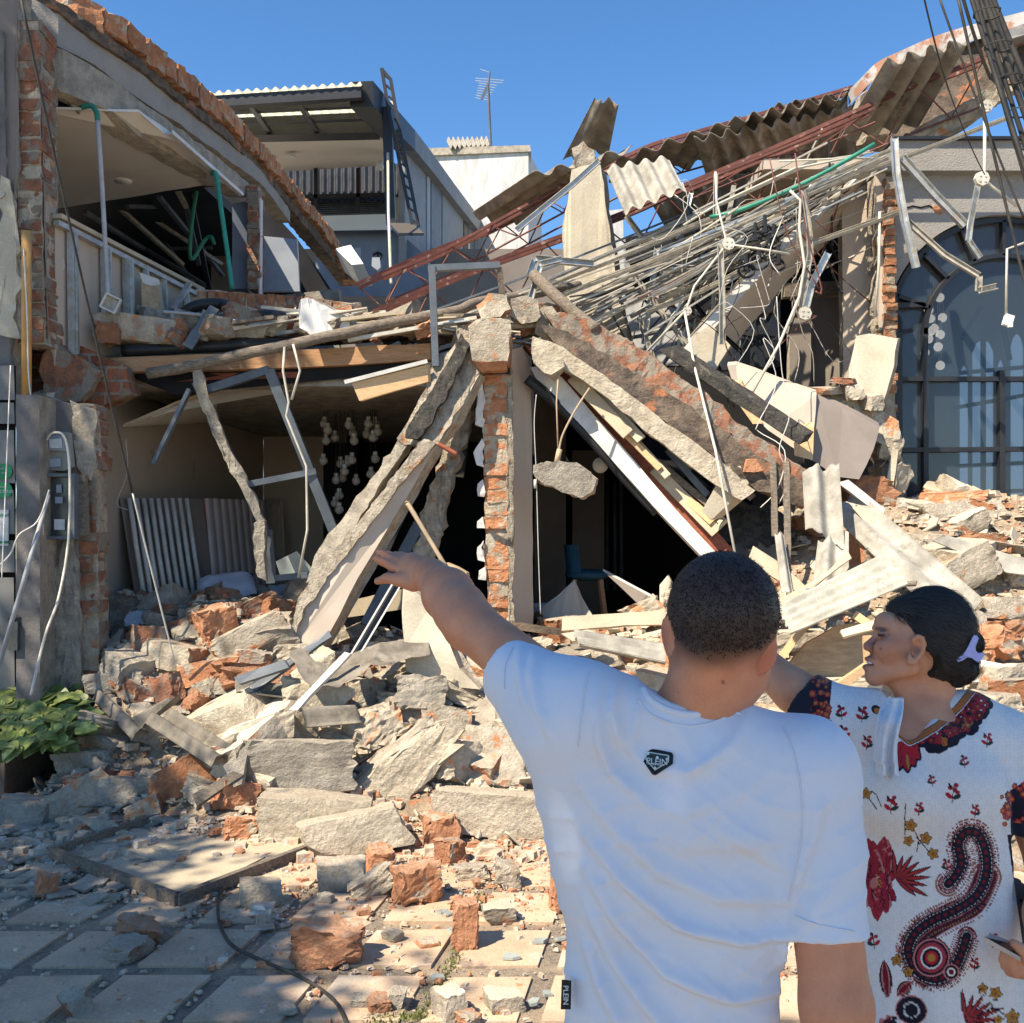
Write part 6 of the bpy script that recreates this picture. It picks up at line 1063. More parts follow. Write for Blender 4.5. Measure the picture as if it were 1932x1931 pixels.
for pts, r_, m, lab, nm in (
 ([(1650, 272, 8.9), (1520, 345, 9.0), (1400, 395, 9.1), (1340, 410, 9.2)], .018, "pvc_green", "thin turquoise plastic pipe running through the tangle", "plastic_pipe"),
 ([(1660, 300, 9.2), (1600, 298, 9.1), (1500, 318, 9.1), (1350, 388, 9.2), (1290, 425, 9.2)], .014, "conduit", "pale curved conduit high in the tangle", "conduit_tube"),
 ([(1648, 288, 9.1), (1570, 300, 9.1), (1470, 305, 9.1)], .012, "conduit", "second pale curved conduit high in the tangle", "conduit_tube"),
 ([(1350, 325, 8.9), (1352, 380, 8.9), (1372, 460, 8.8), (1310, 540, 8.75), (1295, 585, 8.7), (1215, 670, 8.8)], .014, "conduit", "jointed conduit passing two round boxes in the middle of the tangle", "conduit_tube"),
 ([(1378, 462, 8.8), (1445, 472, 8.8), (1490, 480, 8.8)], .014, "conduit", "conduit arm pointing right from the round box", "conduit_tube"),
 ([(1292, 590, 8.5), (1310, 690, 8.2), (1350, 850, 7.9), (1388, 1052, 7.6)], .014, "conduit", "long white conduit falling from the tangle to the man's head", "conduit_tube"),
 ([(1490, 360, 8.7), (1510, 378, 8.7), (1508, 430, 8.7), (1518, 500, 8.7), (1508, 560, 8.7), (1470, 650, 8.6), (1420, 740, 8.5)], .016, "conduit", "long bent conduit with a round box below the beam", "conduit_tube"),
 ([(1858, 200, 8.3), (1858, 330, 8.3), (1856, 340, 8.3), (1920, 390, 8.3)], .018, "conduit", "white conduit with a box hanging before the parapet", "conduit_tube"),
 ([(1935, 458, 8.3), (1900, 470, 8.3), (1898, 600, 8.3)], .014, "conduit", "white conduit hanging before the arched window", "conduit_tube"),
 ([(1660, 400, 8.9), (1658, 500, 8.9), (1650, 600, 8.9)], .016, "conduit", "white tube hanging along the broken brick edge", "conduit_tube"),
 ([(1500, 290, 8.8), (1520, 430, 8.7), (1550, 545, 8.7), (1538, 550, 8.7)], .007, "steel_red", "thin reddish rod with a bent end hanging in the tangle", "steel_rod"),
 ([(1452, 300, 8.9), (1478, 420, 8.8), (1500, 470, 8.8), (1545, 545, 8.7)], .006, "steel_red", "second thin reddish rod hanging in the tangle", "steel_rod")):
    pole(nm, pts, r_, m, lab, nm.replace("_", " "), k=3, wob=.003)
for (u, v, Z, r_), lab in (((1374, 461, 8.75, .055), "round conduit box in the middle of the tangle"), ((1518, 592, 8.7, .058), "round conduit box hanging below the fallen taupe beam"), ((1296, 588, 8.7, .04), "small round conduit box left of the beam's lit end"), ((1852, 338, 8.25, .06), "white octagonal box hanging before the parapet"), ((1860, 202, 8.3, .05), "white box at the top of the conduit near the cables")):
    g = Geo(); c = P(u, v, Z); g.tube([c - Vector((0, .02, 0)), c + Vector((0, .02, 0))], r_, 8)
    for a in range(4): d = Vector((math.cos(a * 1.57 + .7), 0, math.sin(a * 1.57 + .7))) * r_ * .5; g.tube([c + d - Vector((0, .026, 0)), c + d - Vector((0, .015, 0))], r_ * .18, 6)
    solo("conduit_box", lab, "conduit box", g, "conduit")
t = solo("switch_box", "small broken white switch box dangling before the arched window", "switch box", Geo().box(P(1902, 605, 8.3), (.07, .04, .09), Euler((0, .3, 0)).to_matrix()).box(P(1906, 612, 8.27), (.03, .03, .05)), "white_metal")
for k, (u, v, w_) in enumerate(((1425, 455, .10), (1450, 478, .07), (1432, 495, .08), (1460, 458, .06), (1408, 512, .07), (1443, 440, .08), (1468, 500, .06))):
    g = Geo(); c = P(u, v, 8.9); pts = [c + Vector((math.cos(a) * w_, .02 * math.sin(3 * a), math.sin(a) * w_ * .8)) for a in [i * .63 for i in range(11)]]; g.tube(pts, .012, 5); g.tube([c, c + Vector((0, .0, .16))], [.03, .015], 7)
    solo("lamp_fitting", "small dark lamp fitting tangled in wires above the fallen taupe beam", "lamp fitting", g, "black_pipe", "dark lamp fittings tangled in the wires")
for k in range(26):
    u, v = r.uniform(1210, 1520), r.uniform(330, 620); Z = r.uniform(8.7, 9.4); p = P(u, v, Z); pts = [p]
    for q in range(r.randrange(3, 7)): p = p + Vector((r.uniform(-.22, .22), r.uniform(-.08, .08), r.uniform(-.38, .08))); pts.append(p)
    g = Geo(); g.tube(smoothpts(pts, 4), r.choice((.003, .004, .005)), 4); tag(g.build("loose_wire", r.choice(("cable_white", "cable_white", "cable_black", "steel_red", "track_dusty")), None, True), near_label("loose curling wire", pts[len(pts) // 2]), "wire", "loose wires in the tangle")
for pts, lab in (([(1462, 660, 8.2), (1440, 640, 8.2), (1465, 720, 8.2), (1430, 800, 8.1), (1432, 815, 8.1), (1480, 850, 8.0), (1468, 920, 7.95), (1435, 958, 7.9)], "long looping white wire hanging over the fallen brick beam"), ([(1465, 560, 8.3), (1475, 700, 8.2), (1490, 780, 8.1), (1470, 850, 8.0), (1490, 900, 8.0), (1470, 950, 7.9)], "second looping wire hanging beside the first over the beam")):
    pole("hanging_wire", pts, .004, "cable_white", lab, "wire", k=5, n=5, wob=.002)
# cables in the air, upper right and left
def cab(name, a, b, r_, m, label, sg=.05, cat="cable", group=None):
    g = Geo(); g.tube(sag(P(*a), P(*b), sg, 20), r_, 6); return solo(name, label, cat, g, m, group, True)
for k, (u0, u1, v1) in enumerate(((1828, 1945, 380), (1836, 1952, 420), (1844, 1965, 400), (1852, 1970, 340), (1858, 1985, 330), (1864, 1990, 300), (1840, 1955, 360))):
    cab("overhead_cable", (u0 - 6, -40, 5.4 + .02 * k), (u1 + 10, v1, 5.3 + .03 * k), .016 if k % 2 else .012, "cable_black", "thick brown overhead cable, %s in the bundle at the upper right" % ("first from the left|second|third|fourth|fifth|sixth|rearmost".split("|")[k]), .02, group="bundle of overhead cables at the upper right")
for k in range(5):
    g = Geo(); cpt = P(1862 + k * 21, 30 + k * 62, 5.36); g.tube([cpt + Vector((math.cos(a * .8) * .07, math.sin(a * .8) * .06, .003 * a)) for a in range(9)], .005, 4); g.build("tie", "cable_black", bpy.data.objects["overhead_cable"])
for a, b, r_, lab in (((1742, -10, 5.6), (1790, 170, 6.2), .005, "thin cable left of the bundle, leftmost against the sky"), ((1770, -10, 5.6), (1935, 420, 5.6), .006, "second thin cable from the left against the sky"), ((1806, -10, 5.5), (1960, 640, 5.6), .008, "third thin cable from the left, crossing the arched window"), ((1790, 170, 6.2), (1858, 330, 6.5), .004, "thin wire hanging down from the left cable"), ((1815, -10, 5.5), (1870, 150, 5.6), .009, "short thick cable just left of the bundle")):
    cab("thin_cable", a, b, r_, "cable_black", lab, .03)
cab("thin_cable", (38, -10, 6.0), (250, 930, 7.0), .008, "cable_black", "black cable running down from the top left corner past the brick column", .06)
cab("thin_cable", (250, 930, 7.0), (330, 1250, 7.4), .006, "cable_white", "pale lower end of the cable falling before the ribbed panel", .01)
cab("thin_cable", (20, 690, 7.0), (3, 1100, 6.8), .004, "cable_white", "thin white wire hanging before the shop panels", .01)
pole("thin_cable", [(92, 925, 7.3), (70, 985, 7.2), (35, 1010, 7.1), (20, 1045, 7.1), (0, 1068, 7.0)], .006, "cable_white", "white wire curving left from the meter to the shop front", "cable", wob=.01)
pole("thin_cable", [(45, 470, 7.5), (52, 640, 7.5), (60, 780, 7.4), (72, 900, 7.4), (80, 1010, 7.4)], .005, "cable_white", "white wire running down along the yellow pipe", "cable", wob=.01)
pole("thin_cable", [(238, 830, 8.4), (240, 890, 8.4), (220, 950, 8.4), (250, 970, 8.4), (258, 1030, 8.4)], .003, "cable_white", "thin curled wire on the left room wall", "cable", wob=.01)
# rubble: pieces placed one by one
def hp(name, kind, i, u, v, w, h, dpt, rot, label, cat="wall fragment", onground=False, Z=None, lift=0.):
    """u, v = middle of its foot in the layout grid; w, h in grid units; dpt in metres"""
    p = G(u, v) if onground else (P(u, v, Z) if Z else onheap(u, v)); zz = p.y
    return chunk(name, kind, i, p + Vector((0, dpt * .3, -.015 + lift)), (S(w, zz), dpt, S(h, zz)), rot, label, cat)
RB1 = [
 ("concrete_block", "grey", 11, 552, 1500, 205, 92, .30, (-4, 0, 3), "large square-edged grey concrete block in the middle of the front heap"),
 ("concrete_block", "block", 12, 590, 1590, 215, 82, .34, (-8, 0, -3), "long pale concrete block below the big grey one"),
 ("concrete_block", "block", 13, 672, 1616, 190, 74, .26, (-10, -10, 14), "pale concrete block turned towards the right, at the foot of the heap"),
 ("concrete_block", "block", 14, 938, 1580, 235, 80, .34, (-6, 2, -2), "long pale concrete beam piece with one end beside the man's back"),
 ("concrete_lump", "lump", 15, 786, 1500, 230, 86, .24, (0, -40, 0), "rough grey concrete lump slanting up to the right in the middle heap"),
 ("plastered_slab", "white", 16, 920, 1490, 130, 118, .10, (-40, 4, -12), "smooth cream slab leaning beside the rough concrete lump"),
 ("concrete_lump", "lump", 17, 575, 1400, 120, 100, .2, (-12, 8, 10), "jagged grey triangular piece standing above the big grey block"),
 ("masonry_block", "chunk", 18, 690, 1345, 74, 60, .2, (-6, 0, 24), "square masonry piece with flat cream face in the upper middle heap"),
 ("masonry_block", "chunk", 19, 755, 1385, 90, 64, .2, (-14, 0, -10), "masonry piece with split cream face right of the square one"),
 ("masonry_block", "brick", 20, 830, 1395, 100, 56, .2, (-10, 12, 8), "orange-edged piece beneath the standing cement slab"),
 ("masonry_block", "white", 21, 870, 1320, 96, 38, .2, (-14, -4, 2), "flat cream piece near the foot of the cement slab"),
 ("masonry_block", "brick", 22, 360, 1500, 130, 66, .2, (-10, -24, 12), "bright cream and orange piece on the boundary of the shade, left heap"),
 ("masonry_block", "brick", 23, 480, 1228, 150, 54, .18, (0, -27, 8), "long bar of mortared bricks slanting up at the left heap"),
 ("masonry_block", "raw", 24, 412, 1215, 66, 64, .18, (0, -10, 30), "orange and white broken brick piece behind the long slanting bar"),
 ("masonry_block", "render", 25, 300, 1332, 92, 52, .16, (-10, -16, -20), "block of two bricks with a plastered top in the left shade"),
 ("masonry_block", "dull", 26, 130, 1312, 52, 72, .18, (8, 10, 20), "upright brick piece leaning at the foot of the grey pier"),
 ("masonry_block", "tile", 27, 215, 1310, 110, 40, .2, (-4, -3, 6), "flat grey block behind the vine at the pier's foot"),
 ("masonry_block", "dull", 28, 235, 1318, 62, 44, .18, (-12, 8, -14), "brick with grey plaster beside the flat grey block"),
 ("masonry_block", "tile", 29, 208, 1520, 116, 52, .2, (-6, 2, 4), "grey plastered wall piece lying in the shade left of the front heap"),
 ("masonry_block", "dull", 30, 282, 1505, 52, 46, .16, (-6, 4, 14), "brown brick piece touching the grey plastered piece in the shade"),
 ("masonry_block", "tile", 31, 160, 1455, 108, 38, .2, (-4, -5, 3), "long grey block lying by the corner of the planter"),
 ("masonry_block", "grey", 32, 34, 1560, 96, 48, .22, (-6, 4, 4), "grey broken block at the left edge below the planter"),
 ("masonry_block", "brick", 33, 275, 1550, 66, 42, .16, (-8, -20, 14), "dusty orange lump in front of the bright shaded-edge piece"),
 ("masonry_block", "raw", 34, 440, 1532, 66, 56, .16, (-4, 6, 30), "rounded orange brick lump left of the long pale block"),
 ("masonry_block", "raw", 35, 450, 1585, 62, 40, .16, (-6, 4, 14), "orange lump below the rounded one"),
 ("masonry_block", "render", 36, 265, 1240, 60, 56, .2, (-10, 10, 30), "grey and brick lump between the pier and the white shards"),
 ("masonry_block", "chunk", 37, 232, 1200, 50, 50, .2, (-10, -14, 10), "brown lump at the foot of the broken brick edge"),
 ("masonry_block", "dull", 38, 470, 1278, 60, 50, .2, (-10, 10, -14), "brick fragment in front of the slanting bar"),
 ("masonry_block", "raw", 39, 365, 1350, 50, 40, .14, (10, 24, 40), "small tilted orange brick in the left shade"),
 ("masonry_block", "brick", 40, 395, 1290, 110, 44, .18, (-4, -8, 6), "row of two bricks below the slanting bar"),
 ("plaster_shard", "shard", 41, 350, 1225, 70, 66, .05, (-35, 10, -12), "pale blue-grey plaster shard standing in the left heap"),
 ("plaster_shard", "shard", 42, 268, 1180, 70, 40, .05, (-50, 0, 10), "pale plaster shard at the mattress foot"),
 ("plaster_shard", "shard", 43, 540, 1130, 60, 30, .06, (-30, 0, 30), "grey shard lying before the fallen window frame"),
 ("masonry_block", "grey", 44, 560, 1150, 66, 70, .2, (-10, 20, 10), "dark grey lump between the frame and the leaning slab"),
 ("masonry_block", "dull", 45, 604, 1080, 40, 70, .2, (-4, 24, 10), "brown brick lump against the leaning slab's left edge"),
 ("concrete_block", "block", 46, 1110, 1268, 130, 40, .3, (-4, -10, -8), "pale block behind the man's raised shoulder"),
 ("masonry_block", "white", 47, 1190, 1290, 90, 34, .2, (-8, 4, 8), "cream lump under the corrugated strip, left of the man's ear"),
 ("masonry_block", "raw", 48, 1030, 1215, 50, 44, .18, (0, 20, 10), "orange brick pieces at the foot of the pier"),
 ("masonry_block", "brick", 49, 1068, 1212, 56, 46, .18, (0, -10, 30), "broken bricks beside the corrugated strip"),
]
for q in RB1: hp(q[0], q[1], q[2], q[3], q[4], q[5], q[6], q[7], q[8], q[9])
RB2 = [
 ("stone_block", "block", 50, 642, 1682, 92, 56, .13, (0, 0, 4), "rounded grey brick-sized block standing before the heap"),
 ("brick_piece", "raw", 51, 712, 1650, 48, 46, .13, (0, 8, 20), "orange brick behind the rounded grey block"),
 ("mortar_piece", "lump", 52, 712, 1690, 80, 40, .10, (0, -25, 10), "rough grey mortar lump right of the rounded block"),
 ("brick_piece", "raw", 53, 790, 1706, 86, 66, .17, (0, -6, 30), "orange wedge-shaped brick chunk in the sun"),
 ("brick_piece", "raw", 54, 614, 1822, 130, 66, .18, (0, 0, -6), "largest red-orange brick chunk on the paving"),
 ("brick_piece", "raw", 55, 878, 1792, 46, 80, .10, (-8, 0, 4), "upright-looking orange brick lying on the sunny tiles"),
 ("stone_block", "block", 56, 487, 1714, 76, 52, .16, (0, 0, 12), "pale beige block at the corner of the fallen frame"),
 ("brick_piece", "dull", 57, 236, 1812, 62, 34, .16, (0, 6, -20), "lower of the two brown brick pieces on the shaded tiles"),
 ("brick_piece", "raw", 58, 246, 1784, 70, 40, .15, (10, 12, 20), "upper of the two brown brick pieces on the shaded tiles"),
 ("brick_piece", "raw", 59, 78, 1693, 34, 42, .08, (0, 14, 30), "pointed brown shard standing on the left tiles"),
 ("brick_piece", "dull", 70, 148, 1915, 44, 46, .10, (0, -20, 40), "small brown brick piece near the bottom left"),
 ("brick_piece", "raw", 71, 1058, 1720, 44, 62, .14, (0, 4, 10), "yellow-orange chunk half hidden by the man's back"),
 ("stone_block", "white", 72, 940, 1742, 60, 34, .12, (0, 0, 10), "white mortar lump near the moss"),
 ("mortar_piece", "white", 73, 950, 1908, 66, 34, .12, (0, 0, 20), "white jagged mortar lump on the reddish tile"),
 ("mortar_piece", "white", 74, 846, 1925, 46, 52, .12, (0, 0, 30), "white mortar lump at the bottom beside the moss"),
 ("mortar_piece", "grey", 75, 742, 1905, 30, 38, .07, (0, 10, 0), "small grey stone near the bottom centre"),
 ("stone_block", "grey", 76, 680, 1902, 36, 22, .08, (0, 0, 0), "dark rounded pebble-like lump at the cable's end"),
 ("brick_piece", "raw", 77, 712, 1912, 40, 26, .09, (0, 0, 20), "small orange chip beside the dark lump"),
 ("brick_piece", "brick", 78, 805, 1790, 40, 18, .09, (0, 0, 20), "flat cream brick chip on the sunny tile"),
 ("stone_block", "chunk", 79, 958, 1676, 44, 44, .12, (0, 0, 0), "small square masonry piece under the long beam piece"),
 ("stone_block", "chunk", 80, 890, 1660, 60, 26, .12, (0, 0, 10), "flat masonry piece left of the small square one"),
 ("brick_piece", "raw", 81, 830, 1600, 66, 56, .16, (0, 0, 10), "orange brick lump under the end of the long beam piece"),
 ("brick_piece", "raw", 82, 850, 1630, 46, 44, .13, (0, 0, 40), "smaller orange lump in front of the beam piece's end"),
 ("brick_piece", "raw", 83, 880, 1935, 40, 24, .1, (0, 0, 40), "orange chip beside the bottom white lump"),
 ("brick_piece", "dull", 84, 196, 1540, 40, 18, .1, (0, 0, 40), "small brown chip lying on a thin slab in the left shade"),
]
for q in RB2: hp(q[0], q[1], q[2], q[3], q[4], q[5], q[6], q[7], q[8], q[9], "masonry piece", True)
RB3 = [  # right heap
 ("plastered_slab", "white", 16, 1835, 1010, 165, 56, .35, (-30, -8, 10), 8.4, "big white plastered slab on the crest of the right heap"),
 ("masonry_block", "white", 21, 1720, 985, 90, 40, .3, (-8, 6, 10), 8.6, "pale lump at the arched window's lower left"),
 ("masonry_block", "chunk", 60, 1745, 1012, 60, 36, .3, (-8, 6, 40), 8.3, "rubbly lump left of the big white slab"),
 ("masonry_block", "raw", 61, 1640, 960, 90, 56, .3, (-8, 6, 0), 8.6, "orange mortared lump above the long cement board"),
 ("masonry_block", "brick", 22, 1855, 1050, 90, 40, .3, (-8, 6, 10), 8.0, "brick masonry piece under the big white slab"),
 ("masonry_block", "brick", 20, 1848, 1112, 116, 70, .3, (-6, -28, 10), 7.5, "block with a brick end slanting up at the right"),
 ("masonry_block", "chunk", 19, 1760, 1085, 100, 62, .3, (-6, 10, 10), 7.8, "cream and orange lump left of the slanting block"),
 ("masonry_block", "white", 18, 1905, 1170, 100, 44, .3, (-6, 2, 0), 7.2, "cream block with orange underside at the right edge"),
 ("masonry_block", "raw", 62, 1915, 1215, 70, 40, .3, (-6, 2, 20), 6.9, "orange brick block at the right edge above the hair clip"),
 ("masonry_block", "raw", 63, 1880, 1235, 60, 50, .25, (-6, 30, 20), 6.8, "orange and cream wedge right of the woman's head"),
 ("masonry_block", "raw", 48, 1850, 1272, 40, 40, .2, (-6, 0, 20), 6.5, "orange brick end just under the hair bun"),
 ("masonry_block", "white", 47, 1893, 1300, 66, 44, .25, (-6, 0, 20), 6.3, "cream lump over the woman's shoulder"),
 ("masonry_block", "brick", 49, 1925, 1330, 60, 46, .25, (-6, 0, 60), 6.1, "orange-cream lump at the right edge over the shoulder"),
 ("masonry_block", "chunk", 61, 1880, 1350, 70, 40, .25, (-6, 0, 20), 6.0, "lump close above the woman's shoulder"),
 ("masonry_block", "tile", 43, 1840, 1190, 50, 46, .1, (-40, 20, 0), 7.0, "pale grey shard above the woman's hair"),
 ("masonry_block", "white", 44, 1600, 1320, 120, 40, .25, (-6, 0, 6), 6.4, "pale slab piece between the two people"),
 ("masonry_block", "chunk", 45, 1465, 1325, 110, 44, .25, (-6, 0, 16), 6.4, "reddish-grey lump behind the woman's raised arm"),
 ("masonry_block", "white", 37, 1505, 1230, 110, 40, .25, (-6, 0, 10), 6.9, "cream flat piece behind the raised arm"),
 ("masonry_block", "chunk", 60, 1932, 1110, 60, 40, .25, (-6, 0, 10), 7.6, "lump at the right edge under the long plank"),
 ("masonry_block", "block", 46, 1760, 1040, 100, 24, .12, (-6, -14, 30), 8.0, "small plain pale block before the white slab"),
]
for q in RB3: hp(q[0], q[1], q[2], q[3], q[4], q[5], q[6], q[7], q[8], q[10], Z=q[9])
def slab(name, pts, th, m, label, cat, fm=None, amp=.008, cell=.12, seed=0, j=0.):
    q = PP(pts); q = jag(q, .1, j, seed) if j else q
    return tag(rough(name, q, (.01, th, -th * .5), m, cell, amp, None, seed, facemat=fm or m), label, cat)
def csheet(pts, m, label, waves, amp=.03, jagged=.0, seed=0, bend=0.): return sheet(pts, m, label, waves, amp, jagged, seed, bend)
csheet([(1515, 872, 7.9), (1580, 868, 7.9), (1522, 1000, 7.6), (1592, 1050, 7.5)], "fibre_cement", "upright corrugated sheet with a broken lower edge in the right heap", 1.5, .04, .12, 20)
csheet([(1545, 1010, 7.6), (1600, 1000, 7.6), (1530, 1130, 7.3), (1600, 1110, 7.3)], "fibre_cement", "lower broken corrugated sheet under the upright one", 1.5, .035, .2, 21)
csheet([(1568, 965, 8.0), (1610, 925, 8.1), (1790, 1180, 7.0), (1860, 1140, 7.1)], "fibre_cement", "long grey corrugated sheet sloping down the right heap", 1.5, .03, .02, 22)
csheet([(1466, 1148, 6.6), (1490, 1202, 6.3), (1668, 1050, 6.9), (1722, 1104, 6.5)], "fibre_pale", "wide pale corrugated sheet lying right of the man's head", 4, .016, .02, 23)
csheet([(1080, 1195, 7.4), (1092, 1222, 7.2), (1255, 1222, 7.2), (1258, 1258, 6.9)], "fibre_cement", "corrugated strip lying left of the man's head", 2, .025, .02, 24)
csheet([(1462, 1000, 7.4), (1478, 1000, 7.4), (1476, 1120, 7.2), (1500, 1130, 7.2)], "fibre_cement", "narrow standing sheet piece between the upright boards", 1, .02, .1, 25)
csheet([(270, 1355, 6.9), (320, 1340, 7.0), (400, 1440, 6.4), (455, 1425, 6.5)], "fibre_old", "dark corrugated sheet lying in the left shade, its end in the sun", 1.5, .03, .04, 26)
csheet([(170, 1310, 7.4), (190, 1295, 7.5), (250, 1390, 6.9), (285, 1380, 7.0)], "fibre_old", "narrow dark corrugated piece behind the vine", 1, .03, .06, 27)
csheet([(250, 1365, 7.0), (275, 1375, 6.9), (320, 1325, 7.2), (350, 1310, 7.2)], "fibre_old", "small curved dark sheet crossing the narrow one", 1, .03, .06, 28)
csheet([(660, 1330, 6.9), (690, 1352, 6.8), (560, 1330, 6.9), (570, 1362, 6.7)], "fibre_old", "curled dark sheet piece below the bent dusty sheet", 1, .05, .08, 29)
csheet([(440, 1290, 7.1), (445, 1312, 7.0), (545, 1300, 7.1), (545, 1325, 7.0)], "fibre_old", "dark curled sheet under the steel bar in the left heap", 1, .03, .08, 30)
BO = [
 ([(1478, 870), (1490, 872), (1492, 1085), (1478, 1078)], 7.7, "wood_grey", "upright grey weathered board in the right heap", "board"),
 ([(1452, 860), (1464, 862), (1468, 1010), (1456, 1010)], 8.0, "wood_grey", "upright grey lath left of the weathered board", "board"),
 ([(1580, 910), (1600, 905), (1670, 960), (1665, 975)], 8.0, "white_metal", "pale metal strip above the long grey corrugated sheet", "strip"),
 ([(1605, 955), (1640, 960), (1700, 1035), (1672, 1030)], 7.9, "board_tan", "tan board beside the long grey corrugated sheet", "board"),
 ([(1450, 1170), (1456, 1140), (1560, 1080), (1600, 1040), (1606, 1052), (1520, 1120)], 7.1, "board_tan", "thin tan strip crossing behind the wide pale sheet", "board"),
 ([(1760, 1020), (1790, 1010), (1935, 1055), (1935, 1085), (1900, 1080)], 7.6, "fibre_cement", "long grey plank running to the right edge", "board"),
 ([(1420, 1030), (1470, 1060), (1535, 1120), (1500, 1115), (1410, 1060)], 7.4, "board_tan", "tan board slanting down right of the man's head", "board"),
 ([(1585, 1190), (1650, 1172), (1665, 1185), (1590, 1202)], 6.3, "cream_wall", "short pale board over the plywood box", "board"),
 ([(1790, 1270), (1830, 1240), (1935, 1260), (1935, 1275), (1830, 1290)], 6.4, "white_metal", "pale metal strip behind the woman's neck", "strip"),
 ([(1520, 1110), (1600, 1112), (1600, 1122), (1520, 1118)], 7.0, "galvanised", "thin metal strip under the wide pale sheet", "strip"),
 ([(1665, 1100), (1730, 1095), (1728, 1103), (1690, 1104), (1640, 1130)], 6.6, "wood_grey", "dark strip at the right end of the wide pale sheet", "strip"),
 ([(1060, 1165), (1130, 1160), (1255, 1150), (1300, 1180), (1180, 1180), (1060, 1190)], 7.7, "board_tan", "tan lining board lying along the dark room's threshold", "board"),
 ([(1060, 1195), (1110, 1188), (1130, 1196), (1080, 1210)], 7.5, "cream_wall", "short pale strip at the foot of the hanging wire", "strip"),
 ([(430, 1320), (620, 1190), (626, 1200), (440, 1335)], 7.0, "steel_frame", "dark window frame member slanting over the left heap", "bar"),
 ([(536, 1245), (545, 1260), (450, 1290), (440, 1278)], 7.0, "steel_frame", "short grey aluminium channel right of the left heap's bricks", "bar"),
 ([(360, 1500), (440, 1455), (460, 1462), (372, 1520)], 6.3, "wood_grey", "stamped grey wooden board leaning on the left front heap", "board"),
 ([(420, 1445), (470, 1400), (455, 1480), (440, 1485)], 6.4, "concrete_grey", "flat triangular slab left of the big grey block", "slab"),
 ([(130, 1535), (210, 1550), (225, 1560), (185, 1572)], 6.2, "concrete_grey", "thin broken slab lying in the left shade", "slab"),
 ([(965, 1365), (985, 1380), (962, 1488), (950, 1480)], 6.9, "plywood", "brown edge of a broken board beside the man's sleeve", "board"),
 ([(650, 1230), (662, 1232), (560, 1340), (545, 1340)], 7.0, "white_metal", "thin pale strip under the bent dusty sheet", "strip")]
for k, (pts, Z, m, lab, cat) in enumerate(BO):
    q = [(u, v, Z - (v - pts[0][1]) * .0016) for u, v in pts]; slab({"board": "broken_board", "strip": "loose_strip", "bar": "metal_bar", "slab": "thin_slab"}[cat], q, .025, m, lab, cat, seed=k)
pb = thing("curved_plywood_box", "broken plywood box with a curved side behind the woman's arm", "box", P(1560, 1290, 6.4))
V = []; F = []; n = 18
for i in range(n + 1):
    a = math.pi * (.12 + .42 * i / n); c0 = P(1650, 1290, 6.5); p = P(1475, 1262, 6.3).lerp(P(1620, 1160, 6.6), i / n) + Vector((-.02, 0, .12 * math.sin(math.pi * i / n)))
    V += [p, p + Vector((.06, .35, 0))]
for i in range(n): F.append((2 * i, 2 * i + 1, 2 * i + 3, 2 * i + 2))
o = mk("curved_side", V, F, "wood_pale", pb, True)
slabp = rough("inner_face", PP([(1482, 1262, 6.55), (1520, 1215, 6.6), (1580, 1180, 6.65), (1650, 1172, 6.7), (1655, 1215, 6.65), (1640, 1260, 6.6), (1560, 1310, 6.5), (1500, 1300, 6.5)]), (0, .03, 0), "plywood", .12, .006, pb, 3)
for a, b in (((1612, 1160, 6.45), (1640, 1180, 6.4)), ((1636, 1200, 6.3), (1640, 1270, 6.3)), ((1560, 1310, 6.2), (1640, 1255, 6.3))):
    g = Geo(); g.bar(P(*a), P(*b), .05, .04, up=(0, 1, 0)); g.build("batten", "wood_pale", pb)
pillow("pillow", P(1700, 1045, 7.9), .26, .16, .07, (50, 25, 10), "cushion_pink", "pinkish pillow sticking out of the right heap")
# ---- fallen frame on the paving, its board and dust
fr = thing("fallen_picture_frame", "large wooden frame lying flat on the paving at the left", "frame", G(330, 1660))
c0, c1, c2, c3 = G(98, 1622), G(335, 1712), G(590, 1612), G(460, 1498)
for a, b in ((c0, c1), (c1, c2), (c3, c0)):
    g = Geo(); g.bar(a + Vector((0, 0, .035)), b + Vector((0, 0, .035)), .035, .06); g.build("side", "wood_grey", fr)
for k in range(9):
    a = c0.lerp(c1, (k + .5) / 9) if k < 5 else c1.lerp(c2, (k - 4.5) / 5)
    g = Geo(); g.box(a + Vector((0, -.019, .03)), (.05, .004, .045), Matrix.Rotation(math.atan2((c1 - c0).y, (c1 - c0).x) if k < 5 else math.atan2((c2 - c1).y, (c2 - c1).x), 3, 'Z')); g.build("corner_staple", "steel_frame", fr)
g = Geo(); g.ext([p + Vector((0, 0, .018)) for p in (c0, c1, c2, c3)], (0, 0, -.008)); g.build("backing_board", "board_tan", fr)
g = Geo(); a = G(455, 1500) + Vector((0, 0, .06)); b = G(250, 1560) + Vector((0, 0, .05)); g.bar(a, b, .05, .03); solo("loose_batten", "wooden batten lying over the far side of the fallen frame", "batten", g, "wood_pale")
pts = [G(u, v, .015) for u, v in ((500, 1620), (460, 1640), (425, 1665), (412, 1700), (415, 1745), (440, 1785), (500, 1815), (560, 1840), (610, 1870), (640, 1900), (658, 1945))]
g = Geo(); g.tube(smoothpts(pts, 5), .0075, 7); solo("ground_cable", "black cable snaking over the paving from the fallen frame", "cable", g, "cable_black", None, True)
t = thing("crushed_socket", "crushed metal socket part lying beside the cable on the paving", "metal part", G(490, 1765)); c = G(490, 1755)
rough("bent_can", [c + Vector(q) for q in ((-.05, 0, .06), (.05, 0, .07), (.06, 0, .11), (-.04, 0, .105))], (0, .06, 0), "galvanised", .03, .01, t, 3)
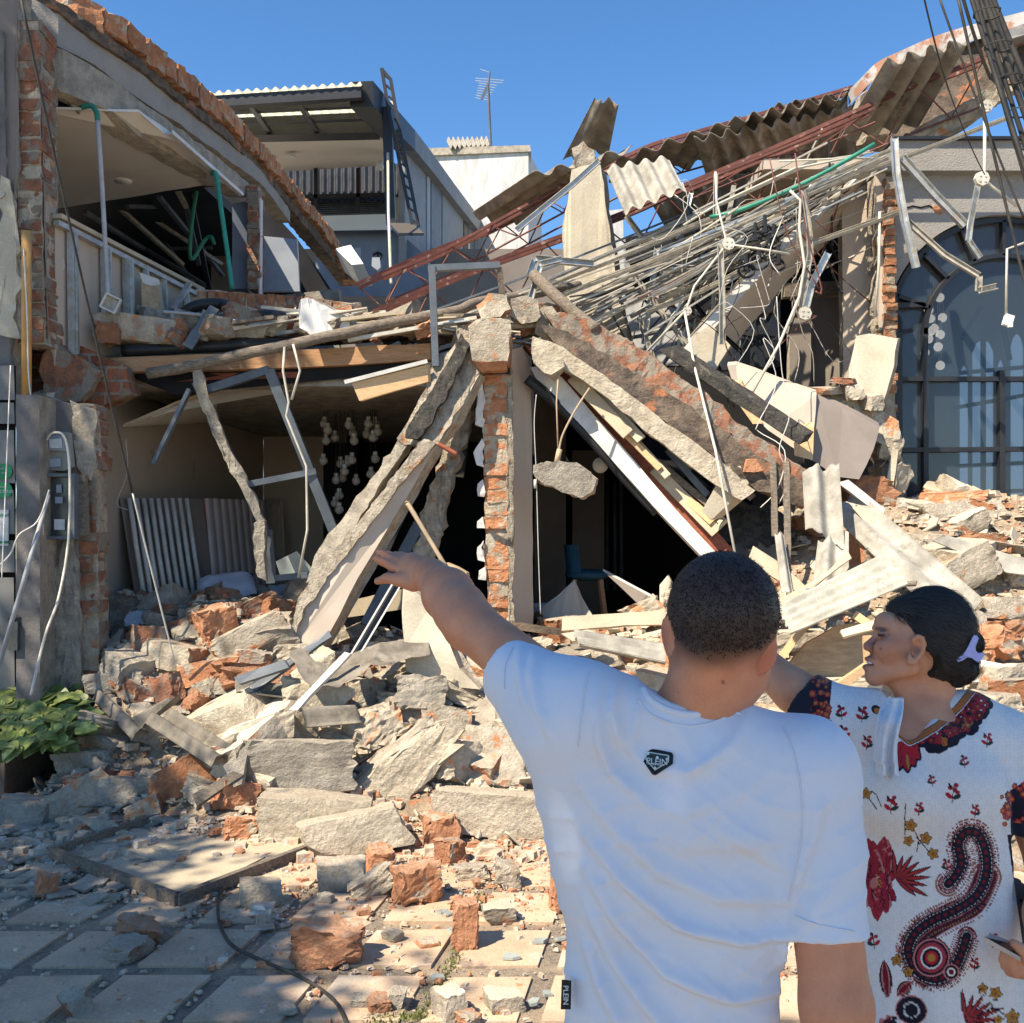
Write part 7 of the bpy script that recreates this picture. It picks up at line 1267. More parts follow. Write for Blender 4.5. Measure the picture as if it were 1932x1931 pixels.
g = Geo(); g.box(c + Vector((0, 0, .012)), (.13, .07, .004), Euler((0, 0, .3)).to_matrix()); g.build("base_plate", "galvanised", t)
g = Geo(); g.tube([c + Vector((-.015, 0, .01)), c + Vector((-.015, 0, .07))], .003, 5); g.tube([c + Vector((.02, 0, .01)), c + Vector((.02, 0, .07))], .003, 5); g.build("pin", "galvanised", t)
# ---- scattered pieces
r = random.Random(19)
cnt = 0
def scat(n, xr, yr, sizes, kinds, lab, grp, hf=heap, flat=1., name="rubble_piece", power=1.):
    for _ in range(n):
        x = r.uniform(*xr); y = r.uniform(*yr); z = hf(x, y)
        if z < -.02: z = 0
        s_ = r.choice(sizes) * r.uniform(.75, 1.2); kd = r.choice(kinds)
        dm = (s_ * r.uniform(.8, 1.6), s_ * r.uniform(.7, 1.1), s_ * r.uniform(.35, .75) * flat); sh_ = "long " if dm[0] > 1.35 * s_ else "flat " if dm[2] < .45 * s_ else "blocky "
        chunk(name, kd, r.randrange(60, 64) if s_ < .2 else r.randrange(10, 50), (x, y, z - .25 * s_ * (z > .02) + .002), dm, (r.uniform(-28, 28) * (z > .03), r.uniform(-28, 28) * (z > .03), r.uniform(0, 360)), near_label(("small " if s_ < .13 else "large " if s_ > .27 else "") + sh_ + KW[kd] + (" slab" if name == "wall_slab" else " piece"), (x, y, z)), "rubble piece", grp)
K1 = ("brick", "chunk", "block", "white", "raw", "lump", "grey")
scat(74, (-1.9, .6), (6.75, 8.0), (.18, .24, .3, .38), K1, "broken masonry piece in the sunlit middle heap", "pieces of the middle heap")
scat(22, (-1.7, .5), (6.9, 7.9), (.26, .34), ("white", "block", "render"), 0, "slabs of the middle heap", flat=.3, name="wall_slab")
scat(34, (.7, 4.0), (6.0, 9.0), (.3, .4, .5), ("white", "block", "white"), 0, "slabs of the right heap", flat=.28, name="wall_slab")
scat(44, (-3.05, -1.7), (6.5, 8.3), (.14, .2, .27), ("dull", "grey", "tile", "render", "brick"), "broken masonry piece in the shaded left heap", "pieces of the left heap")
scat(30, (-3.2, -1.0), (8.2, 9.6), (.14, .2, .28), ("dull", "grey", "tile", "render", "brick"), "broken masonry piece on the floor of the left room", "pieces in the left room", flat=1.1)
scat(84, (.6, 4.2), (5.9, 9.2), (.2, .26, .32, .42), ("brick", "chunk", "white", "raw", "block", "white", "brick"), "broken masonry piece in the bright right heap", "pieces of the right heap")
scat(22, (-3.1, -2.0), (5.0, 6.5), (.07, .1), ("dull", "tile", "grey"), "thin broken piece on the shaded paving left of the heap", "pieces on the shaded paving", flat=.35)
scat(16, (-1.0, .6), (3.9, 5.9), (.05, .07), ("white", "raw", "grey", "raw", "tile"), "small mortar or brick chip on the sunny paving", "chips on the sunny paving")
def grit(name, n, reg, smin, smax, m, hf=heap, dens=None, label=None):
    g = Geo(); rr = random.Random(len(name) + n)
    cube = [Vector(q) for q in ((-1, -1, 0), (1, -1, 0), (1, 1, 0), (-1, 1, 0), (-.7, -.8, 1), (.8, -.6, 1), (.6, .8, 1), (-.8, .7, 1))]
    k = 0
    while k < n:
        x, y = rr.uniform(reg[0], reg[1]), rr.uniform(reg[2], reg[3])
        if dens and rr.random() > dens(x, y): continue
        z = max(0, hf(x, y)); s_ = smin + (smax - smin) * rr.random() ** 3; a = rr.uniform(0, 6.3); ca, sa = math.cos(a), math.sin(a); sx, sy, sz = s_ * rr.uniform(.6, 1.5), s_ * rr.uniform(.6, 1.), s_ * rr.uniform(.5, 1.2)
        g.hexa([Vector((x + (q.x * sx * ca - q.y * sy * sa) * rr.uniform(.7, 1.2), y + (q.x * sx * sa + q.y * sy * ca) * rr.uniform(.7, 1.2), z + q.z * sz + .01 - (.01 if z < .02 else .0))) for q in cube]); k += 1
    return tag(g.build(name, m), kind='stuff')
grit("heap_grit", 6000, (-3.4, 4.4, 5.7, 9.2), .01, .05, "grit")
grit("brick_grit", 1300, (-3.0, 4.4, 5.5, 8.6), .01, .045, "brick_raw")
def dd(x, y): return max(.10, ss(4.2, 6.0, y)) * (.5 + noise.noise(Vector((x * 2, y * 2, 0))))
grit("paving_grit", 9500, (-3.2, 1.4, 3.6, 6.3), .004, .018, "grit", dens=dd)
grit("paving_brick_grit", 1500, (-1.6, 1.2, 3.9, 6.3), .005, .022, "brick_raw", dens=dd)
def plates(name, n, reg, smin, smax, m, hf=heap, tilt=.4):
    g = Geo(); rr = random.Random(n)
    for _ in range(n):
        x, y = rr.uniform(reg[0], reg[1]), rr.uniform(reg[2], reg[3]); z = max(0, hf(x, y)) + .02; s_ = rr.uniform(smin, smax)
        q = Euler((rr.gauss(0, tilt), rr.gauss(0, tilt), rr.uniform(0, 6.3))).to_matrix(); N = rr.choice((4, 5, 5, 6)); c = Vector((x, y, z))
        poly = [c + q @ Vector((math.cos(6.283 * i / N + rr.uniform(-.3, .3)) * s_ * rr.uniform(.6, 1.2), math.sin(6.283 * i / N) * s_ * rr.uniform(.5, 1.), 0)) for i in range(N)]; g.ext(poly, q @ Vector((0, 0, -.012)))
    return tag(g.build(name, m), kind='stuff')
plates("broken_tile_flakes", 200, (-3.4, -1.9, 5.0, 6.9), .03, .11, "concrete_grey", tilt=.12)
plates("plaster_flakes", 420, (-2.6, 4.2, 6.0, 8.8), .03, .12, "cream_wall")
plates("grey_flakes", 240, (-3.2, 1.0, 6.4, 9.0), .03, .12, "fibre_old")
plates("glass_shards", 14, (-.4, .5, 3.9, 5.3), .015, .045, "broken_glass", tilt=.1)
# the street tree behind the camera, whose crown gives the dappled shade
tr = thing("street_tree", "street tree standing beside and behind the photographer, shading the people", "tree", (-4.6, -2.2, 0))
g = Geo(); trunk = smoothpts([Vector((-4.6, -2.2, -.05)), Vector((-4.55, -2.2, 1.5)), Vector((-4.5, -2.15, 3.2)), Vector((-4.3, -2.0, 5.2)), Vector((-4.0, -1.6, 7.4))], 4); g.tube(trunk, [.24 - .012 * i for i in range(len(trunk))], 12); tk_ = g.build("trunk", "bark", tr, True)
g = Geo(); r = random.Random(4)
SH = -SUNV / SUNV.z     # ground-ward step per metre of height
clus = []
def shade(gx, gy, h, rad, n, th=0.): clus.append((Vector((gx, gy, th)) - SH * (h - th), rad, n))
for _ in range(270):   # over the left foreground and the left wall
    gx, gy = r.uniform(-6.5, -.9), r.uniform(2.0, 6.6)
    lim = -.25 - 1.35 * ss(3.8, 5.4, gy)
    if gx > lim - .42: continue
    shade(gx, gy, r.uniform(6.4, 8.6), r.uniform(.35, .55), 60)
for _ in range(34):    # the left pier and wall, higher up
    gx, gy = r.uniform(-6.0, -2.3), r.uniform(6.3, 8.6); shade(gx, gy, r.uniform(6.8, 8.8), .45, 60)
for _ in range(120):   # over the two people (figures about 1.6 m tall)
    gx, gy = r.uniform(-.3, 2.1), r.uniform(.75, 2.5)
    shade(gx, gy, r.uniform(5.8, 7.6), r.uniform(.3, .46), 60, 1.35)
for _ in range(80): shade(r.uniform(-2.9, -1.15), r.uniform(3.3, 5.0), r.uniform(6.4, 8), .3, 60)
for _ in range(60): shade(r.uniform(-4.6, -3.3), r.uniform(7.4, 8.0), 9.6 + r.uniform(-.4, .6), .4, 50, r.uniform(2, 6))
for _ in range(12): shade(r.uniform(-1.5, -.7), r.uniform(3.8, 5.2), 7, .16, 14)
V = []; F = []
for c, rad, n in clus:
    for k in range(n):
        p = c + Vector((r.gauss(0, 1), r.gauss(0, 1), r.gauss(0, .8))) * rad * .62; a = r.uniform(0, 6.28); L_ = r.uniform(.05, .085)
        d = Vector((math.cos(a), math.sin(a), r.uniform(-.5, .3))) * L_; s_ = Vector((-math.sin(a), math.cos(a), r.uniform(-.4, .4))) * L_ * .5; i0 = len(V)
        V += [p - d, p + s_, p + d, p - s_]; F.append((i0, i0 + 1, i0 + 2, i0 + 3))
mk("crown", V, F, "leaf_tree", tr)
for k, (c, rad, n) in enumerate(clus[:240:20]):
    st = trunk[r.randrange(len(trunk) // 2, len(trunk))]; g.tube(smoothpts([st, st.lerp(c, .5) + Vector((0, 0, .3)), c], 4), [.045 - .0045 * i for i in range(9)], 6)
g.build("limbs", "bark", tk_, True)
# people, grown as smooth bodies from joints
def rc(p, a, b, ra, rb):
    a, b = np.array(a), np.array(b); ab = b - a; t = np.clip(((p - a) @ ab) / (ab @ ab), 0, 1); return np.linalg.norm(p - a - t[:, None] * ab, axis=1) - (ra + (rb - ra) * t)
def el(p, c, r, rot=None):
    q = p - np.array(c)
    if rot is not None: q = q @ np.array(Euler([R(a) for a in rot]).to_matrix())
    r = np.array(r); k0 = np.linalg.norm(q / r, axis=1) + 1e-9; k1 = np.linalg.norm(q / (r * r), axis=1) + 1e-9; return k0 * (k0 - 1) / k1
def smin(a, b, k):
    h = np.clip(.5 + .5 * (b - a) / k, 0, 1); return b * (1 - h) + a * h - k * h * (1 - h)
def smax(a, b, k): return -smin(-a, -b, k)
def SU(lst, k):
    d = lst[0]
    for q in lst[1:]: d = smin(d, q, k)
    return d
def chain(p, pts, rs, k=.01):
    return SU([rc(p, a, b, ra, rb) for a, b, ra, rb in zip(pts, pts[1:], rs, rs[1:])], k)
def nets(f, lo, hi, h):
    lo = np.array(lo); n = (np.ceil((np.array(hi) - lo) / (h * 4)).astype(int)) * 4 + 1; B = 4
    D = np.full(n, 9., dtype=np.float32); nb = (n - 1) // B
    ci = np.stack(np.meshgrid(*[np.arange(k) for k in nb], indexing='ij'), -1).reshape(-1, 3)
    dc = f(lo + (ci * B + B / 2) * h); sgn = np.where(dc < 0, -9., 9.)
    near = np.abs(dc) < h * B * 1.35 + .012
    off = np.stack(np.meshgrid(*[np.arange(B + 1)] * 3, indexing='ij'), -1).reshape(-1, 3)
    inside = ci[(~near) & (dc < 0)] * B
    for o in off: D[tuple((inside + o).T)] = -9.
    cn = ci[near] * B
    for s_ in range(0, len(cn), 3000):
        idx = (cn[s_:s_ + 3000, None, :] + off[None]).reshape(-1, 3); D[tuple(idx.T)] = f(lo + idx * h)
    S_ = D < 0; cs = np.zeros(n - 1, int)
    for o in np.ndindex(2, 2, 2): cs += S_[o[0]:n[0] - 1 + o[0], o[1]:n[1] - 1 + o[1], o[2]:n[2] - 1 + o[2]]
    act = np.argwhere((cs > 0) & (cs < 8)); vid = np.full(n - 1, -1); vid[tuple(act.T)] = np.arange(len(act))
    acc = np.zeros((len(act), 3)); cnt_ = np.zeros(len(act))
    for ax in range(3):
        e = np.zeros(3, int); e[ax] = 1
        for o in np.ndindex(2, 2, 2):
            if o[ax]: continue
            a = act + np.array(o); b = a + e; da, db = D[tuple(a.T)], D[tuple(b.T)]; m = (da < 0) != (db < 0)
            t = da[m] / (da[m] - db[m]); acc[m] += a[m] + e * t[:, None]; cnt_[m] += 1
    V = lo + acc / cnt_[:, None] * h; F = []
    for ax in range(3):
        e = np.zeros(3, int); e[ax] = 1; u_, v_ = np.zeros(3, int), np.zeros(3, int); u_[(ax + 1) % 3] = 1; v_[(ax + 2) % 3] = 1
        sl0 = [slice(1, -1)] * 3; sl0[ax] = slice(0, -1); sl1 = [slice(1, -1)] * 3; sl1[ax] = slice(1, None)
        A_, B_ = S_[tuple(sl0)], S_[tuple(sl1)]; base = np.array([1, 1, 1]); base[ax] = 0
        ed = np.argwhere(A_ != B_); sa = A_[tuple(ed.T)]; ed = ed + base
        q = [vid[tuple((ed - x).T)] for x in (u_ * 0, u_, u_ + v_, v_)]; ok = np.all([k >= 0 for k in q], axis=0)
        Q = np.stack(q, 1)[ok]; sa = sa[ok]; Q[~sa] = Q[~sa][:, ::-1]; F.append(Q)
    return V, np.concatenate(F)
def skinmesh(name, V, F, m, parent, colf=None):
    o = mk(name, V, F.tolist() if hasattr(F, 'tolist') else F, m, parent, True)
    if colf is not None:
        c = colf(np.array(V)); ca = o.data.color_attributes.new("Col", 'FLOAT_COLOR', 'POINT'); ca.data.foreach_set("color", np.concatenate([c, np.ones((len(c), 1))], 1).astype(np.float32).ravel())
    return o
def A(u, v, Z): return np.array(P(u, v, Z))
def vnoise(p, s, seed=0.): return np.array([noise.noise(Vector(q * s + seed)) for q in p])
def polyd(x, y, pts):
    """signed distance to a 2-D outline, negative inside"""
    d = np.full(len(x), 1e9); ins = np.zeros(len(x), bool)
    for (ax, ay), (bx, by) in zip(pts, pts[1:] + pts[:1]):
        ex, ey = bx - ax, by - ay; t = np.clip(((x - ax) * ex + (y - ay) * ey) / (ex * ex + ey * ey), 0, 1); d = np.minimum(d, np.hypot(x - ax - t * ex, y - ay - t * ey))
        c = ((ay > y) != (by > y)) & (x < ex * (y - ay) / (by - ay + 1e-12) + ax); ins ^= c
    return np.where(ins, -d, d)
def plane(p, c, n): n = np.array(n) / np.linalg.norm(n); return (p - np.array(c)) @ n
# ------------------------------------------------ the man
man = thing("person", "man in a white t-shirt seen from behind, pointing at the ruin with his raised arm", "person", (.25, 1.5, 0))
hc = A(1361, 1158, 1.50); face = np.array([.34, .90, -.26]); face /= np.linalg.norm(face)
sh_l, el_l, wr_l = A(1088, 1340, 1.50), A(886, 1178, 1.71), A(815, 1086, 1.91)
sh_r, el_r, wr_r = A(1525, 1450, 1.50), A(1578, 1900, 1.44), A(1560, 2180, 1.56)
def man_body(p):
    skull = el(p, hc, (.0745, .094, .083)); crown = el(p, hc + np.array([.003, -.010, .008]), (.069, .082, .077))
    jaw = el(p, hc + face * .045 + np.array([.012, .0, -.075]), (.050, .060, .056)); cheek = el(p, hc + face * .05 + np.array([.0, 0, -.035]), (.060, .056, .058))
    head = SU([skull, crown, jaw, cheek], .03)
    head = smin(head, el(p, hc + face * .118 + np.array([0, 0, -.030]), (.013, .018, .022)), .012)
    for s_ in (-1, 1):
        side = np.cross(face, (0, 0, 1)); side /= np.linalg.norm(side); head = smax(head, -el(p, hc + face * .094 + side * s_ * .032 + np.array([0, 0, -.012]), (.014, .014, .010)), .01)
    e1 = el(p, A(1446, 1234, 1.475), (.0085, .018, .029), (8, 14, 42)); e1 = smax(e1, -el(p, A(1456, 1230, 1.478), (.0055, .011, .019), (8, 14, 42)), .004)
    e2 = el(p, A(1263, 1198, 1.505), (.008, .018, .028), (-4, -6, 24))
    head = smin(smin(head, e1, .006), e2, .006)
    neck = rc(p, A(1318, 1350, 1.525), A(1352, 1225, 1.505), .060, .057); nape = rc(p, A(1296, 1318, 1.495), A(1340, 1235, 1.462), .030, .028)
    d = SU([head, neck, nape], .028)
    tor = el(p, A(1290, 1600, 1.56), (.14, .075, .18)); hips = el(p, (.25, 1.55, 1.0), (.14, .10, .15)); yoke = chain(p, [sh_l, A(1300, 1400, 1.545), sh_r], [.035, .035, .035], .02)
    d = SU([d, yoke, tor, hips], .05)
    arm = chain(p, [sh_l, el_l, A(846, 1122, 1.81), wr_l], [.046, .042, .0435, .0315], .02)
    arm = smin(arm, el(p, A(868, 1150, 1.75), (.043, .05, .043)), .02)
    kn = [(768, 1079, 1.975), (768, 1068, 1.985), (772, 1059, 1.995), (778, 1054, 2.005)]
    palm = SU([rc(p, A(812, 1086, 1.925), A(*k), .0215, .0125) for k in kn] + [rc(p, A(812, 1096, 1.92), A(770, 1096, 1.955), .021, .0135)], .012)
    fing = [([kn[0], (738, 1068, 1.995), (721, 1060, 2.0), (709, 1054, 2.0)], (.0098, .0092, .0082, .0068)), ([kn[1], (742, 1056, 2.01), (726, 1048, 2.015), (715, 1043, 2.015)], (.0098, .0092, .0082, .0068)),
            ([kn[2], (746, 1051, 2.03), (732, 1047, 2.04), (723, 1046, 2.05)], (.0095, .0088, .008, .0066)), ([kn[3], (757, 1048, 2.035), (747, 1047, 2.05), (740, 1047, 2.06)], (.0082, .0078, .007, .006))]
    hand = palm
    for pts, rs in fing: hand = smin(hand, chain(p, [A(*q) for q in pts], rs, .003), .0045)
    th = chain(p, [A(780, 1101, 1.94), A(752, 1094, 1.965), A(731, 1091, 1.98), A(712, 1097, 1.985)], (.0165, .0125, .0095, .0072), .006); hand = smin(hand, th, .007)
    d = smin(d, smin(arm, hand, .014), .02)
    arm2 = chain(p, [sh_r, el_r, (el_r * .6 + wr_r * .4), wr_r], [.05, .047, .044, .03], .02); d = smin(d, arm2, .02)
    h0 = wr_r + np.array([-.01, .02, -.06]); hd = smin(rc(p, wr_r, h0, .028, .030), el(p, h0, (.018, .04, .045)), .01)
    for k in range(4): b = h0 + np.array([0, .027 - .018 * k, -.03]); hd = smin(hd, chain(p, [b, b + np.array([-.005, .004, -.04]), b + np.array([-.022, .004, -.062 + .004 * abs(k - 1)])], (.010, .009, .0075), .003), .004)
    hd = smin(hd, chain(p, [h0 + np.array([-.005, .03, .01]), h0 + np.array([-.012, .05, -.02]), h0 + np.array([-.02, .052, -.045])], (.013, .0105, .008), .003), .006)
    return smin(d, hd, .012)
SK = np.array([.62, .275, .15]); SKD = np.array([.46, .18, .095]); SKR = np.array([.50, .17, .105])
def mix(a, b, t): return a * (1 - t[:, None]) + b * t[:, None]
def sst(a, b, x): t = np.clip((x - a) / (b - a), 0, 1); return t * t * (3 - 2 * t)
def man_col(V):
    c = np.tile(SK, (len(V), 1)); n1 = vnoise(V, 30.); c = mix(c, SKD[None], .25 + .25 * n1)
    hl = sst(.115, .085, np.linalg.norm(V - A(1448, 1235, 1.48), axis=1) * 3); c = mix(c, SKR[None], hl * .8)
    c = mix(c, SKR[None], sst(.03, .015, np.linalg.norm(V - A(1259, 1200, 1.515), axis=1)) * .8)
    rel = V - hc; dirf = rel @ face; hd = np.linalg.norm(rel, axis=1) < .16
    line = rel[:, 2] + .034 + .028 * sst(0.02, .09, -dirf) + .010 * n1          # hairline: higher at the temples, low at the nape
    side = sst(.055, .075, dirf) * .14
    hair = sst(-.052, .022, line - side) * hd * (1 - sst(.02, .055, dirf) * (rel[:, 2] < .035))
    ear = (np.linalg.norm((V - A(1446, 1234, 1.475)) * np.array([1.6, 1, 1]), axis=1) < .031) | (np.linalg.norm((V - A(1259, 1200, 1.505)) * np.array([2.4, 1, 1]), axis=1) < .030); hair = hair * ~ear
    hcx = np.array([.019, .015, .013]); fade = np.clip(hair, 0, 1) ** .8; c = mix(c, hcx[None] + .02 * np.maximum(0, n1)[:, None], fade * .96)
    for q in ((1275, 1297, 1.43), (1290, 1317, 1.42), (1265, 1310, 1.43), (1367, 1289, 1.44)): c = mix(c, np.array([[.16, .07, .045]]), sst(.0030, .0012, np.linalg.norm((V - A(*q)) * np.array([1, .05, 1]), axis=1)))
    return np.clip(c, 0, 1)
V, F = nets(man_body, (-.30, 1.28, .55), (.62, 2.12, 1.90), .0045)
man_o = skinmesh("body", V, F, "skin", man, man_col)
rr = np.random.default_rng(3); HV = []; HF = []; rr = np.random.default_rng(3)
dl = np.linalg.norm(V - hc, axis=1); hcol = man_col(V[dl < .16]); cand = V[dl < .16][hcol[:, 0] < .16 * rr.random((dl < .16).sum()) ** .6]
nrmv = (cand - hc) / np.linalg.norm(cand - hc, axis=1)[:, None]
pick = rr.integers(0, len(cand), 22000)
for i in pick:
    b = cand[i] + rr.normal(0, .0016, 3); nn = nrmv[i]; ln = .0018 + .0022 * max(0., min(1., (b[2] - hc[2] + .04) / .10)); dr = nn * .16 + np.array([.1, -.1, -.6]) + rr.normal(0, .22, 3); dr /= np.linalg.norm(dr)
    s_ = np.cross(dr, nn); s_ = s_ / (np.linalg.norm(s_) + 1e-6) * .00055; b = b - nn * .001; k = len(HV); HV += [b - s_, b + s_, b + dr * ln + nn * .0015]; HF.append((k, k + 1, k + 2))
mk("hair", HV, HF, "hair_short", man)
cuff_l = A(960, 1263, 1.605); dir_l = (cuff_l - sh_l) / np.linalg.norm(cuff_l - sh_l); cuff_r = A(1562, 1768, 1.455); dir_r = (cuff_r - sh_r) / np.linalg.norm(cuff_r - sh_r)
FOLDS = [ # (points in the layout grid, half width, height)
 ([(1085, 1470), (1150, 1560), (1240, 1640), (1350, 1690), (1480, 1700)], 17, .008), ([(1095, 1570), (1170, 1660), (1270, 1740), (1400, 1775), (1490, 1765)], 12, .012),
 ([(1100, 1640), (1160, 1740), (1250, 1830), (1370, 1880), (1490, 1880)], 13, .012), ([(1105, 1720), (1150, 1810), (1220, 1900), (1300, 1960)], 15, .013), ([(1100, 1790), (1130, 1870), (1180, 1960)], 13, .012),
 ([(1160, 1380), (1190, 1420), (1230, 1455), (1290, 1450), (1350, 1420)], 15, .006), ([(1130, 1290), (1120, 1330), (1125, 1400), (1150, 1460), (1200, 1500)], 11, .008), ([(1160, 1290), (1150, 1340), (1165, 1400)], 9, .006),
 ([(1195, 1300), (1200, 1350), (1190, 1400)], 8, .004), ([(985, 1225), (975, 1260), (980, 1310), (1000, 1360)], 9, .006), ([(1010, 1235), (1000, 1280), (1010, 1340), (1040, 1400)], 10, .006), ([(1260, 1350), (1290, 1400), (1310, 1440)], 10, .003),
 ([(1420, 1350), (1380, 1400), (1320, 1440), (1260, 1470)], 13, .005), ([(1480, 1700), (1500, 1640), (1530, 1560), (1540, 1500)], 14, .007), ([(1500, 1740), (1530, 1690), (1570, 1650)], 12, .005), ([(1350, 1560), (1420, 1600), (1480, 1640)], 22, .007), ([(1200, 1545), (1290, 1590), (1400, 1590), (1480, 1570)], 24, .004), ([(1150, 1480), (1240, 1530), (1320, 1520), (1420, 1480)], 20, .003)]
def shirt(p):
    up = [A(1295, 1500, 1.545), A(1290, 1640, 1.55), A(1284, 1800, 1.55), A(1286, 1960, 1.55), A(1288, 2080, 1.55)]
    z = p[:, 2]; zc = np.array([q[2] for q in up])[::-1]; xc = np.interp(z, zc, np.array([q[0] for q in up])[::-1])
    aw = np.interp(z, zc, [.172, .176, .170, .170, .182]); dw = np.interp(z, zc, [.125, .12, .115, .118, .112])
    q = np.stack([(p[:, 0] - xc) / aw, (p[:, 1] - 1.555) / dw], 1); k0 = np.linalg.norm(q, axis=1) + 1e-6; tor = (k0 - 1) * np.minimum(aw, dw) * .95
    tor = smax(tor, z - A(1300, 1470, 1.5)[2], .06); tor = smax(tor, A(0, 2110, 1.5)[2] - z, .004)
    up_ = SU([rc(p, A(1110, 1345, 1.515), A(1250, 1372, 1.515), .062, .060), rc(p, A(1250, 1372, 1.515), A(1500, 1448, 1.515), .060, .064), el(p, A(1310, 1470, 1.545), (.20, .105, .115))], .035)
    lat = rc(p, A(1100, 1400, 1.53), A(1160, 1620, 1.54), .075, .09); lat2 = rc(p, A(1490, 1500, 1.53), A(1430, 1700, 1.545), .075, .08)
    s1 = rc(p, A(1088, 1342, 1.51), cuff_l + dir_l * .06, .069, .036); s1b = rc(p, A(1062, 1392, 1.52), A(965, 1275, 1.59), .055, .036)
    s2 = chain(p, [sh_r, A(1543, 1600, 1.49), cuff_r + dir_r * .06], [.074, .062, .051], .02)
    d = SU([tor, up_, lat, lat2, s1, s1b], .05); d = smin(d, s2, .028)
    d = smax(d, np.where(p[:, 0] < .06, plane(p, cuff_l, dir_l), -9.), .003); d = smax(d, np.where((p[:, 0] > .385) & (p[:, 2] < 1.4), plane(p, cuff_r, dir_r), -9.), .003)
    pd = polyd((p[:, 0] * FU / 1.45 + 966), 1016.5 - (p[:, 2] - CAMZ) * FU / 1.45, [(1210, 1275), (1218, 1298), (1240, 1318), (1268, 1330), (1300, 1336), (1332, 1332), (1358, 1322), (1385, 1309), (1400, 1270), (1400, 1100), (1200, 1100)]) * 1.45 / FU; d = smax(d, -np.maximum(pd, p[:, 1] - 1.64), .006)
    sc = 1.44 / FU; X = (p[:, 0] * FU / 1.44 + 966); Yv = 1016.5 - (p[:, 2] - CAMZ) * FU / 1.44
    back = np.clip((1.60 - p[:, 1]) / .06, 0, 1)
    for pts, w_, a in FOLDS:
        best = np.full(len(p), 1e9); sg = np.zeros(len(p)); tt = np.zeros(len(p)); n = len(pts) - 1
        for i, (s_, e_) in enumerate(zip(pts, pts[1:])):
            dx, dy = e_[0] - s_[0], e_[1] - s_[1]; L2 = dx * dx + dy * dy; t = np.clip(((X - s_[0]) * dx + (Yv - s_[1]) * dy) / L2, 0, 1); ex, ey = X - s_[0] - t * dx, Yv - s_[1] - t * dy
            dd_ = np.hypot(ex, ey); m = dd_ < best; best[m] = dd_[m]; sg[m] = np.sign(dx * ey - dy * ex)[m]; tt[m] = ((i + t) / n)[m]
        ww = np.where(sg > 0, w_ * .55, w_ * 1.5); d = d - a * 1.25 * np.exp(-(best / ww) ** 2) * back * np.sin(np.pi * np.clip(tt * .9 + .05, 0, 1)) ** .6
    wv = np.sin(X * .030 + Yv * .022 + 2.2 * np.sin(Yv * .017 + X * .009)); w2 = np.sin(X * .011 - Yv * .047 + 2.0 * np.sin(X * .014)); d = d - (.0018 * (1 - np.abs(wv)) ** 3 + .0026 * (1 - np.abs(w2)) ** 4) * back * np.clip((Yv - 1380) / 150, .25, 1)
    d = d - .0016 * np.sin(X * .021 + Yv * .034) * np.sin(Yv * .013 - X * .008) * back
    return d
V, F = nets(shirt, (-.10, 1.36, .90), (.56, 1.76, 1.68), .0048)
shirt_o = skinmesh("t_shirt", V, F, "shirt_white", man)
def onshirt(u, v, push=.002):
    """walk along the line of sight until the cloth is met"""
    Zs = np.linspace(1.25, 1.65, 900); pts = np.array([np.array(P(u, v, z)) for z in Zs]); d = shirt(pts); i = int(np.argmax(d < 0)); q = pts[i]; e = .003
    n = np.array([shirt(q[None] + np.eye(3)[k] * e)[0] - shirt(q[None] - np.eye(3)[k] * e)[0] for k in range(3)]); n /= np.linalg.norm(n); return Vector(q + n * push), Vector(n)
cl = [(1213, 1286), (1222, 1303), (1240, 1318), (1268, 1330), (1300, 1336), (1332, 1332), (1358, 1322), (1378, 1312), (1390, 1314)]
g = Geo(); ring = []
for u, v in cl: q, n = onshirt(u, v + 12, -.001); ring.append(q)
c_ = sum(ring, Vector()) / len(ring); back_ = [Vector((2 * c_.x - q.x, 1.62 - (q.y - 1.50) * .2, q.z + .0)) for q in ring[1:-1]]
g.tube(smoothpts(ring, 4), .0055, 8); g.build("collar", "shirt_white", man, True)
g = Geo(); st = [onshirt(u * 1. + (u - 1300) * .10, v + 34, .0005)[0] for u, v in cl]; g.tube(smoothpts(st, 4), .0016, 5); g.build("collar_seam", "shirt_white", man, True)
for nm_, pts_ in (("shoulder_seam", ((1478, 1372), (1500, 1430), (1512, 1500), (1512, 1580), (1500, 1650), (1488, 1700))), ("shoulder_seam", ((1112, 1268), (1102, 1310), (1096, 1360), (1090, 1410))), ("sleeve_hem", ((1500, 1728), (1530, 1740), (1570, 1750), (1612, 1758))), ("sleeve_hem", ((968, 1222), (954, 1256), (952, 1300)))):
    g = Geo(); g.tube(smoothpts([onshirt(a_, b_, .0008)[0] for a_, b_ in [(p_.x, p_.y) for p_ in smoothpts([Vector((*q_, 0)) for q_ in pts_], 6)]], 2), .0012, 5); g.build(nm_, "shirt_white", man, True)
BC = onshirt(1241, 1436, .005)
def patchgeo(pts, th, lift):
    """a small flat badge, its outline given in the layout grid, laid on the cloth"""
    cen, n = BC; out = []
    for u, v in pts:
        a, b = P(u, v, 1.0), P(u, v, 2.0); d = b - a; t = (cen + n * lift - a).dot(n) / d.dot(n); out.append(a + d * t)
    g = Geo(); g.ext(out, n * -th); return g, cen, n
def cpt(x, y): return (1200.3 + x * .2315, 1021.6 + y * .2315)
bd = [cpt(*q) for q in ((68, 1682), (185, 1700), (290, 1722), (302, 1740), (298, 1808), (160, 1900), (132, 1896), (44, 1775), (44, 1765))]
g, cen, nrm = patchgeo(bd, .004, .0); badge = g.build("badge", "patch_black", man)
